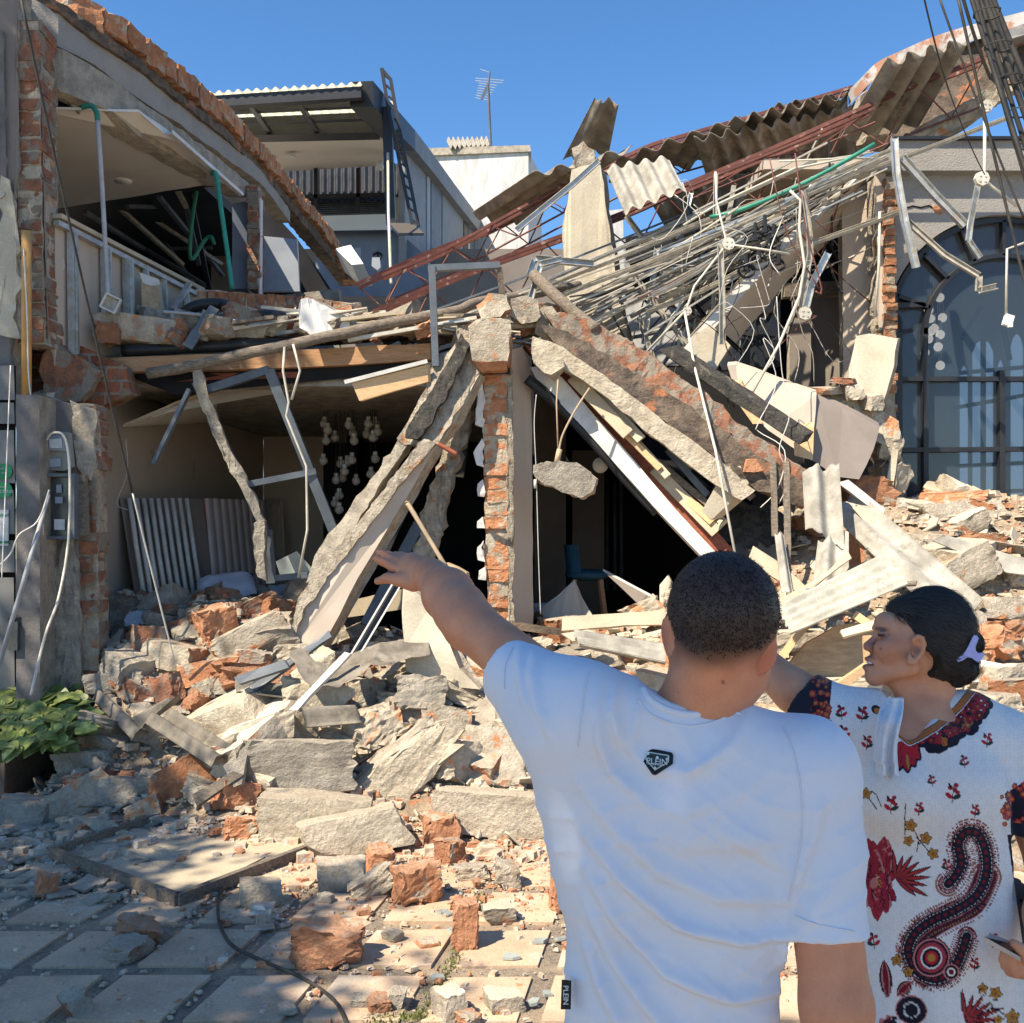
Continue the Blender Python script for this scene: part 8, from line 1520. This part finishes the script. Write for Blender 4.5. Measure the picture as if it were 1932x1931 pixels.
ins = [cpt(*q) for q in ((82, 1712), (262, 1742), (270, 1752), (266, 1800), (152, 1868), (72, 1772))]; g, _, _ = patchgeo(ins, .0005, .0012); g.build("badge_border", "patch_white", badge)
ins = [cpt(*q) for q in ((90, 1722), (256, 1750), (260, 1796), (152, 1857), (82, 1770))]; g, _, _ = patchgeo(ins, .0005, .0018); g.build("badge_field", "patch_dark", badge)
up = Vector((0, 0, 1)); rgt = (P(*cpt(240, 1802), 1.4) - P(*cpt(95, 1780), 1.4)).normalized(); rgt = (rgt - nrm * rgt.dot(nrm)).normalized(); upv = nrm.cross(rgt) 
if upv.z < 0: upv = -upv
def badgetext(s, x, y, size, m):
    g_, cc, _ = patchgeo([cpt(x, y), cpt(x + 4, y), cpt(x, y + 4)], .0005, .0022); loc = sum((Vector(v) for v in g_.V[:3]), Vector()) / 3
    M_ = Matrix((rgt, upv, nrm)).transposed(); t = text(s, loc, size, m, badge, (0, 0, 0), .0002); t.rotation_euler = M_.to_euler(); return t
badgetext("PLEIN", 168, 1795, .0118, "patch_white"); badgetext("PHILIPP PLEIN", 160, 1820, .0038, "patch_white")
for x, y in ((172, 1762), (96, 1730), (252, 1775), (152, 1848)):
    pts = [cpt(x + 12 * math.cos(a), y + 12 * math.sin(a)) for a in [k * .785 for k in range(8)]]; g, _, _ = patchgeo(pts, .0004, .0024); g.build("badge_dot", "patch_white", badge)
q, n = onshirt(1074, 1892, .002); g = Geo(); lb = [P(1060, 1850, 1.50), P(1078, 1852, 1.49), P(1077, 1905, 1.49), P(1058, 1905, 1.50)]; g.ext(lb, (0, .003, 0)); o = g.build("hem_label", "patch_black", man)
t = text("PLEIN", P(1067, 1878, 1.492), .011, "patch_white", o, (90, 90, 0), .0003)
def jeans(p):
    return SU([el(p, (.25, 1.555, .93), (.168, .118, .12)), rc(p, (.16, 1.56, .86), (.13, 1.58, .12), .088, .052), rc(p, (.34, 1.55, .86), (.38, 1.52, .12), .088, .052)], .03)
V, F = nets(jeans, (.0, 1.38, .05), (.5, 1.72, 1.08), .014); skinmesh("jeans", V, F, "jeans", man)
for x, y in ((.13, 1.62), (.38, 1.56)):
    V, F = nets(lambda p: smax(SU([el(p, (x, y + .04, .05), (.048, .14, .05)), rc(p, (x, y - .04, .06), (x, y - .04, .12), .045, .042)], .02), -p[:, 2], .003), (x - .08, y - .16, -.02), (x + .08, y + .22, .2), .009); skinmesh("shoe", V, F, "shoe", man)
# ------------------------------------------------ the woman
wom = thing("person", "woman in a white dress with red floral print, her dark hair in a lilac clip", "person", (.82, 2.06, 0))
ZW = 2.06
def C4(x, y, dz=0.): return A(1596.2 + x * .1520, 1098.2 + y * .1520, ZW + dz)
def wom_body(p):
    skull = el(p, A(1750, 1196, ZW), (.078, .070, .070), (0, -8, 0)); fc = el(p, A(1712, 1214, ZW), (.049, .054, .060), (0, -12, 0)); low = el(p, A(1700, 1240, ZW), (.044, .044, .042))
    d = SU([skull, fc, low], .02)
    d = smin(d, rc(p, C4(345, 1172), C4(345, 1170, .01), .0155, .0155), .02); 
    for s_ in (-1, 1):
        d = smin(d, rc(p, C4(370, 1170, .012 * s_), C4(800, 1060, .050 * s_), .0145, .017), .018); d = smin(d, el(p, C4(560, 830, .038 * s_), (.034, .020, .028)), .022)
    d = smin(d, el(p, C4(500, 545), (.020, .044, .028)), .018); d = smin(d, el(p, C4(400, 590), (.008, .030, .0055), (0, 20, 0)), .008)
    d = smin(d, el(p, C4(385, 1000), (.015, .022, .026)), .014)
    for s_ in (-1, 1): d = smax(d, -el(p, C4(425, 655, .032 * s_), (.014, .015, .010)), .010); d = smin(d, el(p, C4(452, 655, .030 * s_), (.0095, .012, .008)), .003)
    d = smin(d, rc(p, C4(430, 630), C4(282, 790), .0068, .0092), .008); d = smin(d, el(p, C4(270, 806), (.0088, .009, .0085)), .005)
    for s_ in (-1, 1): d = smin(d, el(p, C4(315, 828, .012 * s_), (.010, .0065, .0085)), .004); d = smax(d, -el(p, C4(292, 862, .006 * s_), (.0055, .0038, .0035)), .002)
    d = smin(d, el(p, C4(292, 968), (.0085, .020, .0060), (0, 25, 0)), .006); d = smin(d, el(p, C4(268, 1060), (.0095, .018, .0065), (0, -10, 0)), .006)
    d = smax(d, -el(p, C4(285, 1012), (.011, .017, .0022), (0, 5, 0)), .003)
    ear = chain(p, [C4(*q, -.070) for q in ((830, 760), (850, 700), (895, 676), (945, 700), (968, 770), (950, 860), (905, 925), (850, 985), (800, 990), (782, 940), (800, 880))], [.0035, .004, .0045, .005, .005, .0048, .0048, .006, .0065, .004, .003], .003)
    ear = smin(ear, el(p, C4(880, 830, -.064), (.013, .004, .022), (0, 12, 0)), .004); ear = smax(ear, -el(p, C4(868, 830, -.070), (.007, .004, .012), (0, 12, 0)), .002); d = smin(d, ear, .004)
    neck = rc(p, A(1752, 1225, ZW + .005), A(1752, 1350, ZW + .02), .051, .050); d = smin(d, neck, .03); d = smin(d, rc(p, C4(680, 1230), A(1740, 1340, ZW - .02), .024, .028), .025)
    ch = SU([el(p, A(1750, 1420, ZW - .01), (.14, .09, .10)), rc(p, A(1650, 1385, ZW + .02), A(1750, 1375, ZW + .015), .038, .036), rc(p, A(1750, 1375, ZW + .015), A(1820, 1430, ZW + .05), .036, .02), el(p, A(1762, 1700, ZW + .02), (.13, .10, .30))], .04); d = smin(d, ch, .03)
    a1 = chain(p, [A(1605, 1362, ZW + .01), A(1500, 1305, ZW + .09), A(1415, 1236, ZW + .18)], [.046, .043, .038], .02); a1 = smin(a1, chain(p, [A(1415, 1236, ZW + .18), A(1380, 1180, ZW + .28), A(1345, 1130, ZW + .40)], [.038, .034, .026], .02), .02)
    hb_ = A(1335, 1118, ZW + .46); a1 = smin(a1, rc(p, A(1345, 1130, ZW + .40), hb_, .026, .024), .012)
    for k in range(4): a1 = smin(a1, rc(p, hb_ + np.array([.018 - .012 * k, 0, .004 * k]), hb_ + np.array([.02 - .014 * k, .075, .012]), .009, .0065), .004)
    a1 = smin(a1, rc(p, hb_ + np.array([.015, -.03, -.01]), hb_ + np.array([.035, .02, -.02]), .011, .007), .005); d = smin(d, a1, .02)
    el2, w2 = A(1985, 1640, 1.98), A(1962, 1822, 1.84)
    a2 = chain(p, [A(1895, 1402, ZW), el2, (el2 + w2) / 2, w2], [.045, .042, .036, .026], .02); h2 = A(1936, 1822, 1.83)
    a2 = smin(a2, rc(p, w2, h2, .026, .022), .01)
    for k, (u, v, u2, v2) in enumerate(((1925, 1800, 1893, 1801), (1925, 1812, 1891, 1812), (1926, 1826, 1895, 1824), (1928, 1838, 1903, 1835))):
        a2 = smin(a2, chain(p, [A(u, v, 1.83), A((u + u2) / 2, v - 2, 1.815), A(u2, v2, 1.825)], (.0095, .0085, .007), .003), .004)
    a2 = smin(a2, chain(p, [A(1938, 1808, 1.81), A(1925, 1790, 1.80), A(1912, 1780, 1.80)], (.012, .010, .0075), .003), .006)
    return smin(d, a2, .02)
WS = np.array([.64, .31, .18]); WSD = np.array([.50, .215, .115])
def wom_col(V):
    n1 = vnoise(V, 26.); c = mix(np.tile(WS, (len(V), 1)), WSD[None], np.clip(.3 + .5 * n1, 0, 1))
    def sp(q, r_, col, k=1.): return mix(c, np.array([col]), sst(r_, r_ * .45, np.linalg.norm(V - q, axis=1)) * k)
    c = sp(C4(292, 968), .017, (.30, .10, .09), .8); c = sp(C4(268, 1060), .017, (.32, .11, .10), .8); c = sp(C4(262, 806), .028, (.38, .13, .10), .6); c = sp(C4(520, 780, -.05), .05, (.42, .16, .09), .5); c = sp(C4(330, 1180), .03, (.40, .15, .10), .5)
    c = sp(C4(292, 862, -.008), .006, (.04, .015, .01)); c = sp(C4(868, 840, -.070), .012, (.16, .06, .04), .7); c = sp(C4(680, 1255, -.05), .004, (.1, .04, .03)); c = sp(C4(430, 830, -.05), .003, (.1, .04, .03))
    br = np.linalg.norm((V - C4(415, 590, -.030)) * np.array([1, .5, 3.2]), axis=1); c = mix(c, np.array([[.06, .035, .03]]), sst(.020, .010, br) * .8)
    ey = np.linalg.norm((V - C4(438, 662, -.038)) * np.array([1, .6, 3.0]), axis=1); c = mix(c, np.array([[.05, .025, .02]]), sst(.012, .007, ey)); return np.clip(c, 0, 1)
V, F = nets(wom_body, (.34, 1.66, .75), (1.16, 2.66, 1.76), .0038)
skinmesh("body", V, F, "skin", wom, wom_col)
g = Geo(); g.ball(Vector(C4(432, 657, -.031)), .0056, 10, 8); g.build("eye", "hairmat", wom, True)
g = Geo(); g.box(Vector(C4(290, 1000, -.006)), (.006, .016, .005)); g.build("teeth", "paper_white", wom)
def wom_hair(p):
    d = el(p, A(1756, 1188, ZW), (.081, .078, .071), (0, -8, 0)); d = smin(d, el(p, C4(1100, 520), (.064, .070, .074)), .03); d = smin(d, el(p, C4(680, 320), (.028, .052, .017), (0, -30, 0)), .016)
    d = smax(d, plane(p, C4(560, 430), (-1, 0, -.55)), .012)
    d = smax(d, -el(p, C4(505, 800, -.04), (.043, .12, .062), (0, -22, 0)), .010)
    d = smin(d, el(p, C4(1080, 800, -.025), (.040, .055, .060), (0, -30, 0)), .02); d = smin(d, rc(p, C4(1100, 900, -.03), C4(1330, 1100, -.01), .045, .034), .02); d = smin(d, el(p, C4(1400, 1090, -.01), (.036, .038, .026)), .014); d = smin(d, rc(p, C4(1420, 1080, -.01), C4(1560, 960, -.01), .020, .013), .012); d = smin(d, el(p, C4(1560, 760, .0), (.022, .03, .026)), .012)
    d = smax(d, -el(p, C4(850, 1020, -.06), (.040, .05, .032)), .01)
    X = p[:, 0] * 1.0 + p[:, 2] * .55; s_ = np.sin((X * 260 + 9 * np.sin(p[:, 2] * 22 + p[:, 0] * 14)) + p[:, 1] * 120); return d + .0011 * s_ + .0007 * np.sin(X * 610 + p[:, 1] * 260)
V, F = nets(wom_hair, (.62, 1.93, 1.45), (.95, 2.18, 1.72), .0032)
hb = skinmesh("hair", V, F, "hairmat", wom)
rr = np.random.default_rng(5); HV = []; HF = []; cen_ = A(1752, 1190, ZW)
for i in rr.integers(0, len(V), 4200):
    b = V[i]; n = b - cen_; n /= np.linalg.norm(n); t = np.array([.80, 0., -.42]) + rr.normal(0, .18, 3); t -= n * (t @ n); t /= np.linalg.norm(t) + 1e-6; s_ = np.cross(n, t) * .0006; L_ = rr.uniform(.02, .05); m_ = b + t * L_ * .5 + n * rr.uniform(.001, .004); e = b + t * L_ - n * .003; k = len(HV)
    HV += [b - s_, b + s_, m_ + s_, m_ - s_, e]; HF += [(k, k + 1, k + 2, k + 3), (k + 3, k + 2, k + 4)]
mk("loose_strands", HV, HF, "hair_grey", hb)
cp = [C4(*q, -.078) for q in ((1372, 965), (1400, 930), (1470, 880), (1520, 800), (1560, 710), (1590, 662), (1625, 668), (1648, 700), (1630, 750), (1608, 800), (1610, 850), (1640, 885), (1700, 880), (1722, 905), (1690, 960), (1640, 998), (1600, 975), (1560, 945), (1510, 935), (1450, 975), (1400, 996), (1378, 985))]
g = Geo(); g.ext([Vector(q) for q in cp], (.002, .007, 0)); cpo = g.build("hair_clip", "lilac", wom)
CW = lambda x, y: (1421.3 + x * .4377, 1085.4 + y * .4377)
def dress(p):
    z = p[:, 2]; zs = [.10, .5, .95, 1.15, 1.33, 1.45]; xc = np.interp(z, zs, [.84, .84, .845, .845, .835, .825]); aw = np.interp(z, zs, [.27, .23, .185, .170, .168, .15]); dw = np.interp(z, zs, [.22, .19, .15, .135, .13, .10])
    ang = np.arctan2(p[:, 1] - ZW, p[:, 0] - xc); fl = 1 + (.045 * np.sin(ang * 9 + 1.2 * np.sin(z * 4)) + .02 * np.sin(ang * 17 + z * 5)) * np.clip((1.36 - z) / .5, .12, 1)
    q = np.stack([(p[:, 0] - xc) / (aw * fl), (p[:, 1] - ZW) / (dw * fl)], 1); tor = (np.linalg.norm(q, axis=1) - 1) * dw * .9; tor = smax(tor, z - 1.43, .05); tor = smax(tor, .08 - z, .01)
    sh = SU([rc(p, A(1605, 1368, ZW), A(1690, 1352, ZW), .066, .055), rc(p, A(1690, 1352, ZW), A(1830, 1358, ZW), .050, .052), rc(p, A(1830, 1358, ZW), A(1905, 1408, ZW - .01), .052, .066)], .03)
    bust = smin(el(p, A(1700, 1500, ZW - .085), (.078, .065, .075)), el(p, A(1815, 1500, ZW - .085), (.078, .065, .075)), .03)
    s1 = rc(p, A(1610, 1378, ZW), A(1490, 1318, ZW + .09), .072, .068); s1d = rc(p, A(1590, 1420, ZW + .01), A(1535, 1350, ZW + .06), .07, .052); s2 = chain(p, [A(1900, 1405, ZW - .01), A(1915, 1500, ZW - .03), A(1925, 1620, ZW - .05)], [.068, .072, .078], .02)
    d = SU([tor, sh, bust, s1, s1d], .035); d = smin(d, s2, .018)
    cd = A(1490, 1318, ZW + .09) - A(1610, 1378, ZW); cd /= np.linalg.norm(cd); d = smax(d, np.where(p[:, 0] < .66, plane(p, A(1518, 1330, ZW + .07), cd), -9.), .003); d = smax(d, np.where((p[:, 0] > .945) & (z < 1.4) & (z > 1.1), plane(p, A(1900, 1566, ZW - .04), (0, 0, -1)), -9.), .003)
    pd = polyd(p[:, 0] * FU / 1.97 + 966, 1016.5 - (p[:, 2] - CAMZ) * FU / 1.97, [(1692, 1290), (1690, 1372), (1697, 1388), (1712, 1398), (1728, 1391), (1754, 1367), (1785, 1334), (1808, 1298), (1822, 1250), (1690, 1230)]) * 1.97 / FU; d = smax(d, -np.maximum(pd, p[:, 1] - (ZW + .07)), .008)
    wr = np.sin(p[:, 0] * 55 + z * 30) * np.sin(z * 21 - p[:, 0] * 18) * .0025 + .005 * np.exp(-((p[:, 0] - .955 + (z - 1.2) * .12) / .006) ** 2) * (z < 1.36) * (z > 1.0)
    return d + wr
V, F = nets(dress, (.50, 1.70, .04), (1.20, 2.36, 1.52), .0062)
bm = bmesh.new(); vs = [bm.verts.new(v) for v in V]
for f in F: bm.faces.new([vs[i] for i in f])
bm.normal_update()
for k, zmin in ((0, .85), (1, .95)):
    es = {e for f in bm.faces if f.normal.y < .15 and f.calc_center_median().z > zmin for e in f.edges}; bmesh.ops.subdivide_edges(bm, edges=list(es), cuts=1, use_grid_fill=True)
bm.verts.index_update(); V = np.array([v.co[:] for v in bm.verts]); F = [[v.index for v in f.verts] for f in bm.faces]; bm.free()
sub = V[:, 2] > .8
nv_ = V.copy()
def paint(V):
    N = len(V); dep = np.clip(V[:, 1], 1.9, 2.12); x = V[:, 0] * FU / dep + 966; y = 1016.5 - (V[:, 2] - CAMZ) * FU / dep; ok = (V[:, 1] < ZW + .09); rg = random.Random(2)
    base = np.tile(np.array([.72, .70, .68]), (N, 1)); t = np.sin(x * .55 + 2 * np.sin(y * .31)) * np.sin(y * .6 + 2 * np.sin(x * .27)); c = mix(base, np.array([[.60, .585, .575]]), sst(.1, .5, t) * .6)
    BK, RD, DR, OR, PK, GO, WH = (.014, .012, .022), (.42, .02, .03), (.16, .012, .02), (.50, .16, .03), (.50, .18, .17), (.42, .20, .04), (.7, .68, .64)
    def put(m, col, k=1.): c[m & ok] = np.array(col)
    def E(cx, cy, rx, ry, a=0.): ca, sa = math.cos(a), math.sin(a); dx, dy = x - cx, y - cy; return ((dx * ca + dy * sa) / rx) ** 2 + ((-dx * sa + dy * ca) / ry) ** 2 < 1
    def leaf(x0, y0, x1, y1, w_, col):
        dx, dy = x1 - x0, y1 - y0; L_ = math.hypot(dx, dy); t = ((x - x0) * dx + (y - y0) * dy) / L_ ** 2; s_ = np.abs(-(x - x0) * dy + (y - y0) * dx) / L_; put((t > 0) & (t < 1) & (s_ < w_ * np.sin(np.pi * np.clip(t, 0, 1)) ** .7), col)
    def line(pts, w_, col, dots=None):
        best = np.full(N, 1e9); al = np.zeros(N); acc = 0
        for (ax, ay), (bx, by) in zip(pts, pts[1:]):
            dx, dy = bx - ax, by - ay; L_ = math.hypot(dx, dy) + 1e-6; t = np.clip(((x - ax) * dx + (y - ay) * dy) / L_ ** 2, 0, 1); dd_ = np.hypot(x - ax - t * dx, y - ay - t * dy); m = dd_ < best; best[m] = dd_[m]; al[m] = acc + t[m] * L_; acc += L_
        m = best < w_ if dots is None else (np.abs(best - w_) < dots[0]) & ((al / dots[1]) % 1 < .55)
        put(m, col); return best, al
    def flower(cx, cy, r_, n, c1, c2, c3, a0=0., asp=1.):
        for k in range(n): a = a0 + 6.283 * k / n; leaf(cx, cy, cx + math.cos(a) * r_, cy + math.sin(a) * r_ * asp, r_ * .36, BK)
        for k in range(n): a = a0 + 6.283 * k / n; leaf(cx, cy, cx + math.cos(a) * r_ * .9, cy + math.sin(a) * r_ * .9 * asp, r_ * .27, c1)
        for k in range(n): a = a0 + 6.283 * k / n; leaf(cx, cy, cx + math.cos(a) * r_ * .6, cy + math.sin(a) * r_ * .6 * asp, r_ * .10, c2)
        put(E(cx, cy, r_ * .2, r_ * .2), c3)
    def sprig(cx, cy, s_, fl=1):
        line([(cx, cy + 14 * s_), (cx + 1 * fl, cy), (cx + 3 * fl, cy - 12 * s_)], .9, DR); leaf(cx, cy + 8 * s_, cx + 14 * s_ * fl, cy + 2 * s_, 3.6 * s_, (.02, .04, .03)); leaf(cx, cy + 8 * s_, cx - 11 * s_ * fl, cy - 2 * s_, 3.6 * s_, RD)
        for a, b in ((4, -6), (-3, -9), (6, -13), (8, -2)): put(E(cx + a * s_ * fl, cy + b * s_, 4 * s_, 3.4 * s_), DR); put(E(cx + a * s_ * fl, cy + b * s_, 2.6 * s_, 2.2 * s_), RD)
        leaf(cx - 2, cy - 8 * s_, cx - 6 * s_, cy - 17 * s_, 2 * s_, BK)
    W_ = lambda *q: [CW(a, b) for a, b in q]
    path = [(q.x, q.y) for q in smoothpts([Vector((*CW(a, b), 0)) for a, b in ((822, 1318), (850, 1290), (880, 1230), (868, 1150), (900, 1100), (950, 1105), (985, 1180), (985, 1280), (940, 1370), (850, 1430), (740, 1480), (670, 1540), (650, 1610), (690, 1690), (770, 1720), (840, 1680), (880, 1600), (900, 1540))], 4)]
    p2 = [(q.x, q.y) for q in smoothpts([Vector((*CW(a, b), 0)) for a, b in ((985, 1290), (930, 1400), (830, 1450), (720, 1520), (670, 1610), (720, 1700))], 4)]
    line(p2, 27, (.30, .12, .08), (2.2, 5.5)); line(p2, 23, PK); line(p2, 21, BK); line(p2, 18, DR, (1.2, 3.6))
    b, al = line(path, 15, BK); line(path, 17, DR, (1.6, 4.5)); line(path, 13, PK, (1.1, 3)); line(path, 9, (.55, .5, .45), (.7, 7)); line(path, 22, (.30, .12, .08), (2.0, 5.2)); m = (b < 3.0) & (np.sin(al * .45) > 0); put(m, DR)
    for r_, col in ((36, BK), (34, PK), (31, BK), (27, (.35, .04, .06)), (20, WH), (17, BK), (12, RD), (7, GO)): put(E(*CW(748, 1630), r_, r_ * 1.05, .4), col)
    for r_, col in ((15, PK), (12.5, BK), (8, WH), (5, DR)): put(E(*CW(832, 1690), r_, r_, 0), col)
    cx, cy = CW(520, 1290)
    for k in range(120):
        a = rg.uniform(0, 6.283); rr_ = (1 - k / 120); L_ = 14 + 30 * rr_; ex, ey = cx + math.cos(a) * L_ * .95, cy + math.sin(a) * L_ * 1.9; leaf(cx + math.cos(a) * 3, cy + math.sin(a) * 8 * rr_, ex, ey, 11, (.09, .008, .015)); leaf(cx + math.cos(a) * 3, cy + math.sin(a) * 8 * rr_, ex, ey, 8.5, rg.choice(((.36, .02, .04), (.28, .015, .03), (.48, .14, .15))))
    for k in range(16): put(E(cx + rg.gauss(0, 6), cy + rg.gauss(5, 12), 1.5, 2), GO)
    for ox, oy, s_ in ((*CW(600, 1300), 1.), (*CW(890, 1900), 1.1)):
        for ang, L_ in ((-95, 62), (-75, 52), (-58, 60), (-40, 58), (-22, 72), (-5, 66), (12, 60), (30, 70), (42, 50)): leaf(ox, oy, ox + L_ * s_ * math.cos(R(ang)), oy + L_ * s_ * math.sin(R(ang)) * .9, 4.6, BK); leaf(ox, oy, ox + L_ * s_ * .92 * math.cos(R(ang)), oy + L_ * .92 * s_ * math.sin(R(ang)) * .9, 2.7, (.34, .03, .03))
    for pts in (((690, 1180), (700, 1130), (680, 1090)), ((700, 1150), (730, 1130)), ((640, 1110), (640, 1030), (645, 980)), ((690, 1120), (750, 1190)), ((920, 1900), (1000, 1840), (1020, 1780)), ((1000, 1840), (1080, 1880)), ((540, 990), (520, 940), (500, 925)), ((470, 930), (520, 1000))): line(W_(*pts), 1.0, BK)
    for a, b_, r_ in ((665, 1070, 13), (655, 1135, 11), (728, 1125, 13), (760, 1190, 12), (1020, 1780, 14), (965, 1760, 11), (1090, 1880, 16), (1030, 1890, 10), (475, 935, 12), (445, 985, 8), (1170, 1830, 10), (600, 1640, 12), (650, 1690, 11)): flower(*CW(a, b_), r_, 5, GO, (.30, .12, .02), (.2, .08, .02), a * .1)
    for a, b_, s_, f_ in ((580, 985, 1.1, 1), (845, 935, 1.2, 1), (460, 600, 1., 1), (385, 680, 1.0, -1), (375, 590, .9, -1), (400, 880, .9, -1), (480, 720, .9, 1), (505, 1560, 1., -1), (995, 710, .9, 1), (395, 800, .9, 1), (900, 800, .8, -1), (700, 1000, .8, 1), (760, 880, .7, -1), (940, 1010, .8, 1), (820, 1240, .8, -1), (1010, 1560, .9, 1), (930, 1660, .8, 1)): sprig(*CW(a, b_), s_, f_)
    for q in (((560, 1800), (545, 1640)), ((600, 1790), (660, 1730))): leaf(*CW(*q[0]), *CW(*q[1]), 12, BK); leaf(*CW(*q[0]), *CW(*q[1]), 8, PK); leaf(*CW(*q[0]), *CW(*q[1]), 5, DR)
    for r_, col in ((30, PK), (28, BK), (16, (.6, .6, .6)), (13, BK)): put(E(*CW(660, 1850), r_, r_ * .9, .3), col)
    for k in range(26): put(E(*CW(560 + 20 * math.sin(k) * 1.5, 1880 + k * 3), 5, 4), rg.choice((DR, BK, PK)))
    nk = [(1834, 1296), (1820, 1314), (1806, 1332), (1785, 1352), (1762, 1370), (1728, 1390), (1712, 1397), (1698, 1386), (1689, 1366), (1690, 1340)]
    for k in range(90):
        t = rg.random(); i = min(int(t * 5), 4); f = t * 5 - i; px_, py_ = nk[i][0] * (1 - f) + nk[i + 1][0] * f, nk[i][1] * (1 - f) + nk[i + 1][1] * f; o_ = rg.uniform(4, 44 - 14 * abs(t - .45)); qx, qy = px_ + o_ * .72, py_ + o_ * .8; put(E(qx, qy, 12, 10), BK)
    for k in range(60):
        t = rg.random(); i = min(int(t * 5), 4); f = t * 5 - i; px_, py_ = nk[i][0] * (1 - f) + nk[i + 1][0] * f, nk[i][1] * (1 - f) + nk[i + 1][1] * f; o_ = rg.uniform(6, 42 - 12 * abs(t - .45)); flower(px_ + o_ * .72, py_ + o_ * .8, rg.uniform(5, 11), 7, rg.choice((RD, RD, RD, DR, OR)), DR, rg.choice((GO, WH, OR)), k)
    for a, L_ in ((50, 48), (68, 55), (84, 62), (100, 58), (116, 40), (30, 34), (12, 26)): leaf(1702, 1396, 1702 + L_ * math.cos(R(a)), 1396 + L_ * math.sin(R(a)), 13, BK)
    for a, L_ in ((50, 44), (68, 50), (84, 57), (100, 52), (116, 36), (30, 30)): leaf(1702, 1396, 1702 + L_ * math.cos(R(a)), 1396 + L_ * math.sin(R(a)), 9.5, RD); line([(1702, 1400), (1702 + L_ * .8 * math.cos(R(a)), 1396 + L_ * .8 * math.sin(R(a)))], .8, DR)
    leaf(1706, 1420, 1710, 1450, 2.5, GO); put(E(1650, 1338, 10, 8, .5), BK); put(E(1652, 1340, 7, 5, .5), OR)
    line(nk, 8.5, WH); line(nk, 7, DR); line(nk, 5.5, (.42, .12, .04)); line(nk, 3, GO, (1.2, 5))
    sl_ = (x < 1566 - .10 * (y - 1300)) & (V[:, 2] > 1.33); put(sl_, BK)
    for k in range(60): u_, v_ = rg.uniform(1524, 1562), rg.uniform(1268, 1440); flower(u_, v_, rg.uniform(4, 9), 7, rg.choice((RD, DR, (.38, .05, .05))), OR, GO, k)
    put(sl_ & (x < 1524 + .08 * (y - 1300)), (.015, .018, .03))
    s2_ = (V[:, 0] > .942) & (V[:, 2] < 1.345) & (V[:, 2] > 1.2); put(s2_ & (y > 1470 + (1930 - x) * .6), BK)
    for k in range(70): u_, v_ = rg.uniform(1878, 1960), rg.uniform(1440, 1552); flower(u_, v_, rg.uniform(4, 10), 7, rg.choice((RD, DR, RD)), OR, GO, k) if v_ > 1462 + (1930 - u_) * .6 else None
    put(s2_ & (y > 1549), (.015, .018, .03))
    sd = (x > 1893 + (y - 1571) * .13) & (y > 1571); put(sd, BK)
    for k in range(80): u_ = rg.uniform(1895, 1975); v_ = rg.uniform(1580, 1940); flower(u_, v_, rg.uniform(4, 10), 6, rg.choice((RD, DR, OR)), OR, GO, k) if u_ > 1900 + (v_ - 1571) * .13 else None
    return np.clip(c, 0, 1)
skinmesh("dress", V, F, "dress_print", wom, paint)
V = []; F = []; nu, nv = 26, 30; topc, botc = (1680, 1318), (1672, 1462)
for j in range(nv + 1):
    t = j / nv; uL = 1673 + (1646 - 1673) * min(1, t * 1.25) + (6 if t > .85 else 0); uR = 1702 + (1694 - 1702) * t; v = 1318 + 142 * t; uL -= 5 * math.sin(t * 5.5); uR += 4 * math.sin(t * 6 + 1)
    for i in range(nu + 1):
        s_ = i / nu; q = P(uL + (uR - uL) * s_, v + (9 * math.sin(s_ * 3) + 4 * math.sin(s_ * 14)) * t * t, ZW - .118 - .045 * ss(0, .35, t) + .010 * math.sin(s_ * 11 + t * 2) * (.4 + t) - .01 * math.sin(s_ * 3.1)); V.append(q)
n1 = len(V); V += [v + Vector((0, .012, 0)) for v in V]
for j in range(nv):
    for i in range(nu): k = j * (nu + 1) + i; F += [(k, k + 1, k + nu + 2, k + nu + 1), (n1 + k + nu + 1, n1 + k + nu + 2, n1 + k + 1, n1 + k)]
for j in range(nv):
    for k in (j * (nu + 1), j * (nu + 1) + nu): F.append((k, k + nu + 1, n1 + k + nu + 1, n1 + k))
for i in range(nu):
    for k in (i, nv * (nu + 1) + i): F.append((k, k + 1, n1 + k + 1, n1 + k))
tag(mk("towel", V, F, "towel", None, False), "small white towel hanging over the woman's right shoulder", "towel")
t = thing("phone", "silver mobile phone held in the woman's hand at the right edge", "phone", P(1890, 1790, 1.80))
def phoneq(o, th):
    return PP([(1857, 1768, 1.80 + o), (1870, 1762, 1.86 + o), (1940, 1790, 1.86 + o), (1925, 1806, 1.79 + o)])
g = Geo(); q = phoneq(0, 0); g.ext(q, (.0, .0, -.008)); g.build("casing", "phone_metal", t); g = Geo(); c = sum(q, Vector()) / 4; g.ext([c + (p - c) * .93 + Vector((0, 0, .0008)) for p in q], (0, 0, -.0005)); g.build("screen", "phone_glass", t)
for x in (.76, .92):
    V, F = nets(lambda p: smax(SU([el(p, (x, 1.98, .04), (.045, .13, .045)), rc(p, (x, 2.06, .05), (x, 2.06, .14), .04, .036)], .02), -p[:, 2], .003), (x - .08, 1.82, -.02), (x + .08, 2.16, .2), .009); skinmesh("shoe", V, F, "shoe", wom)
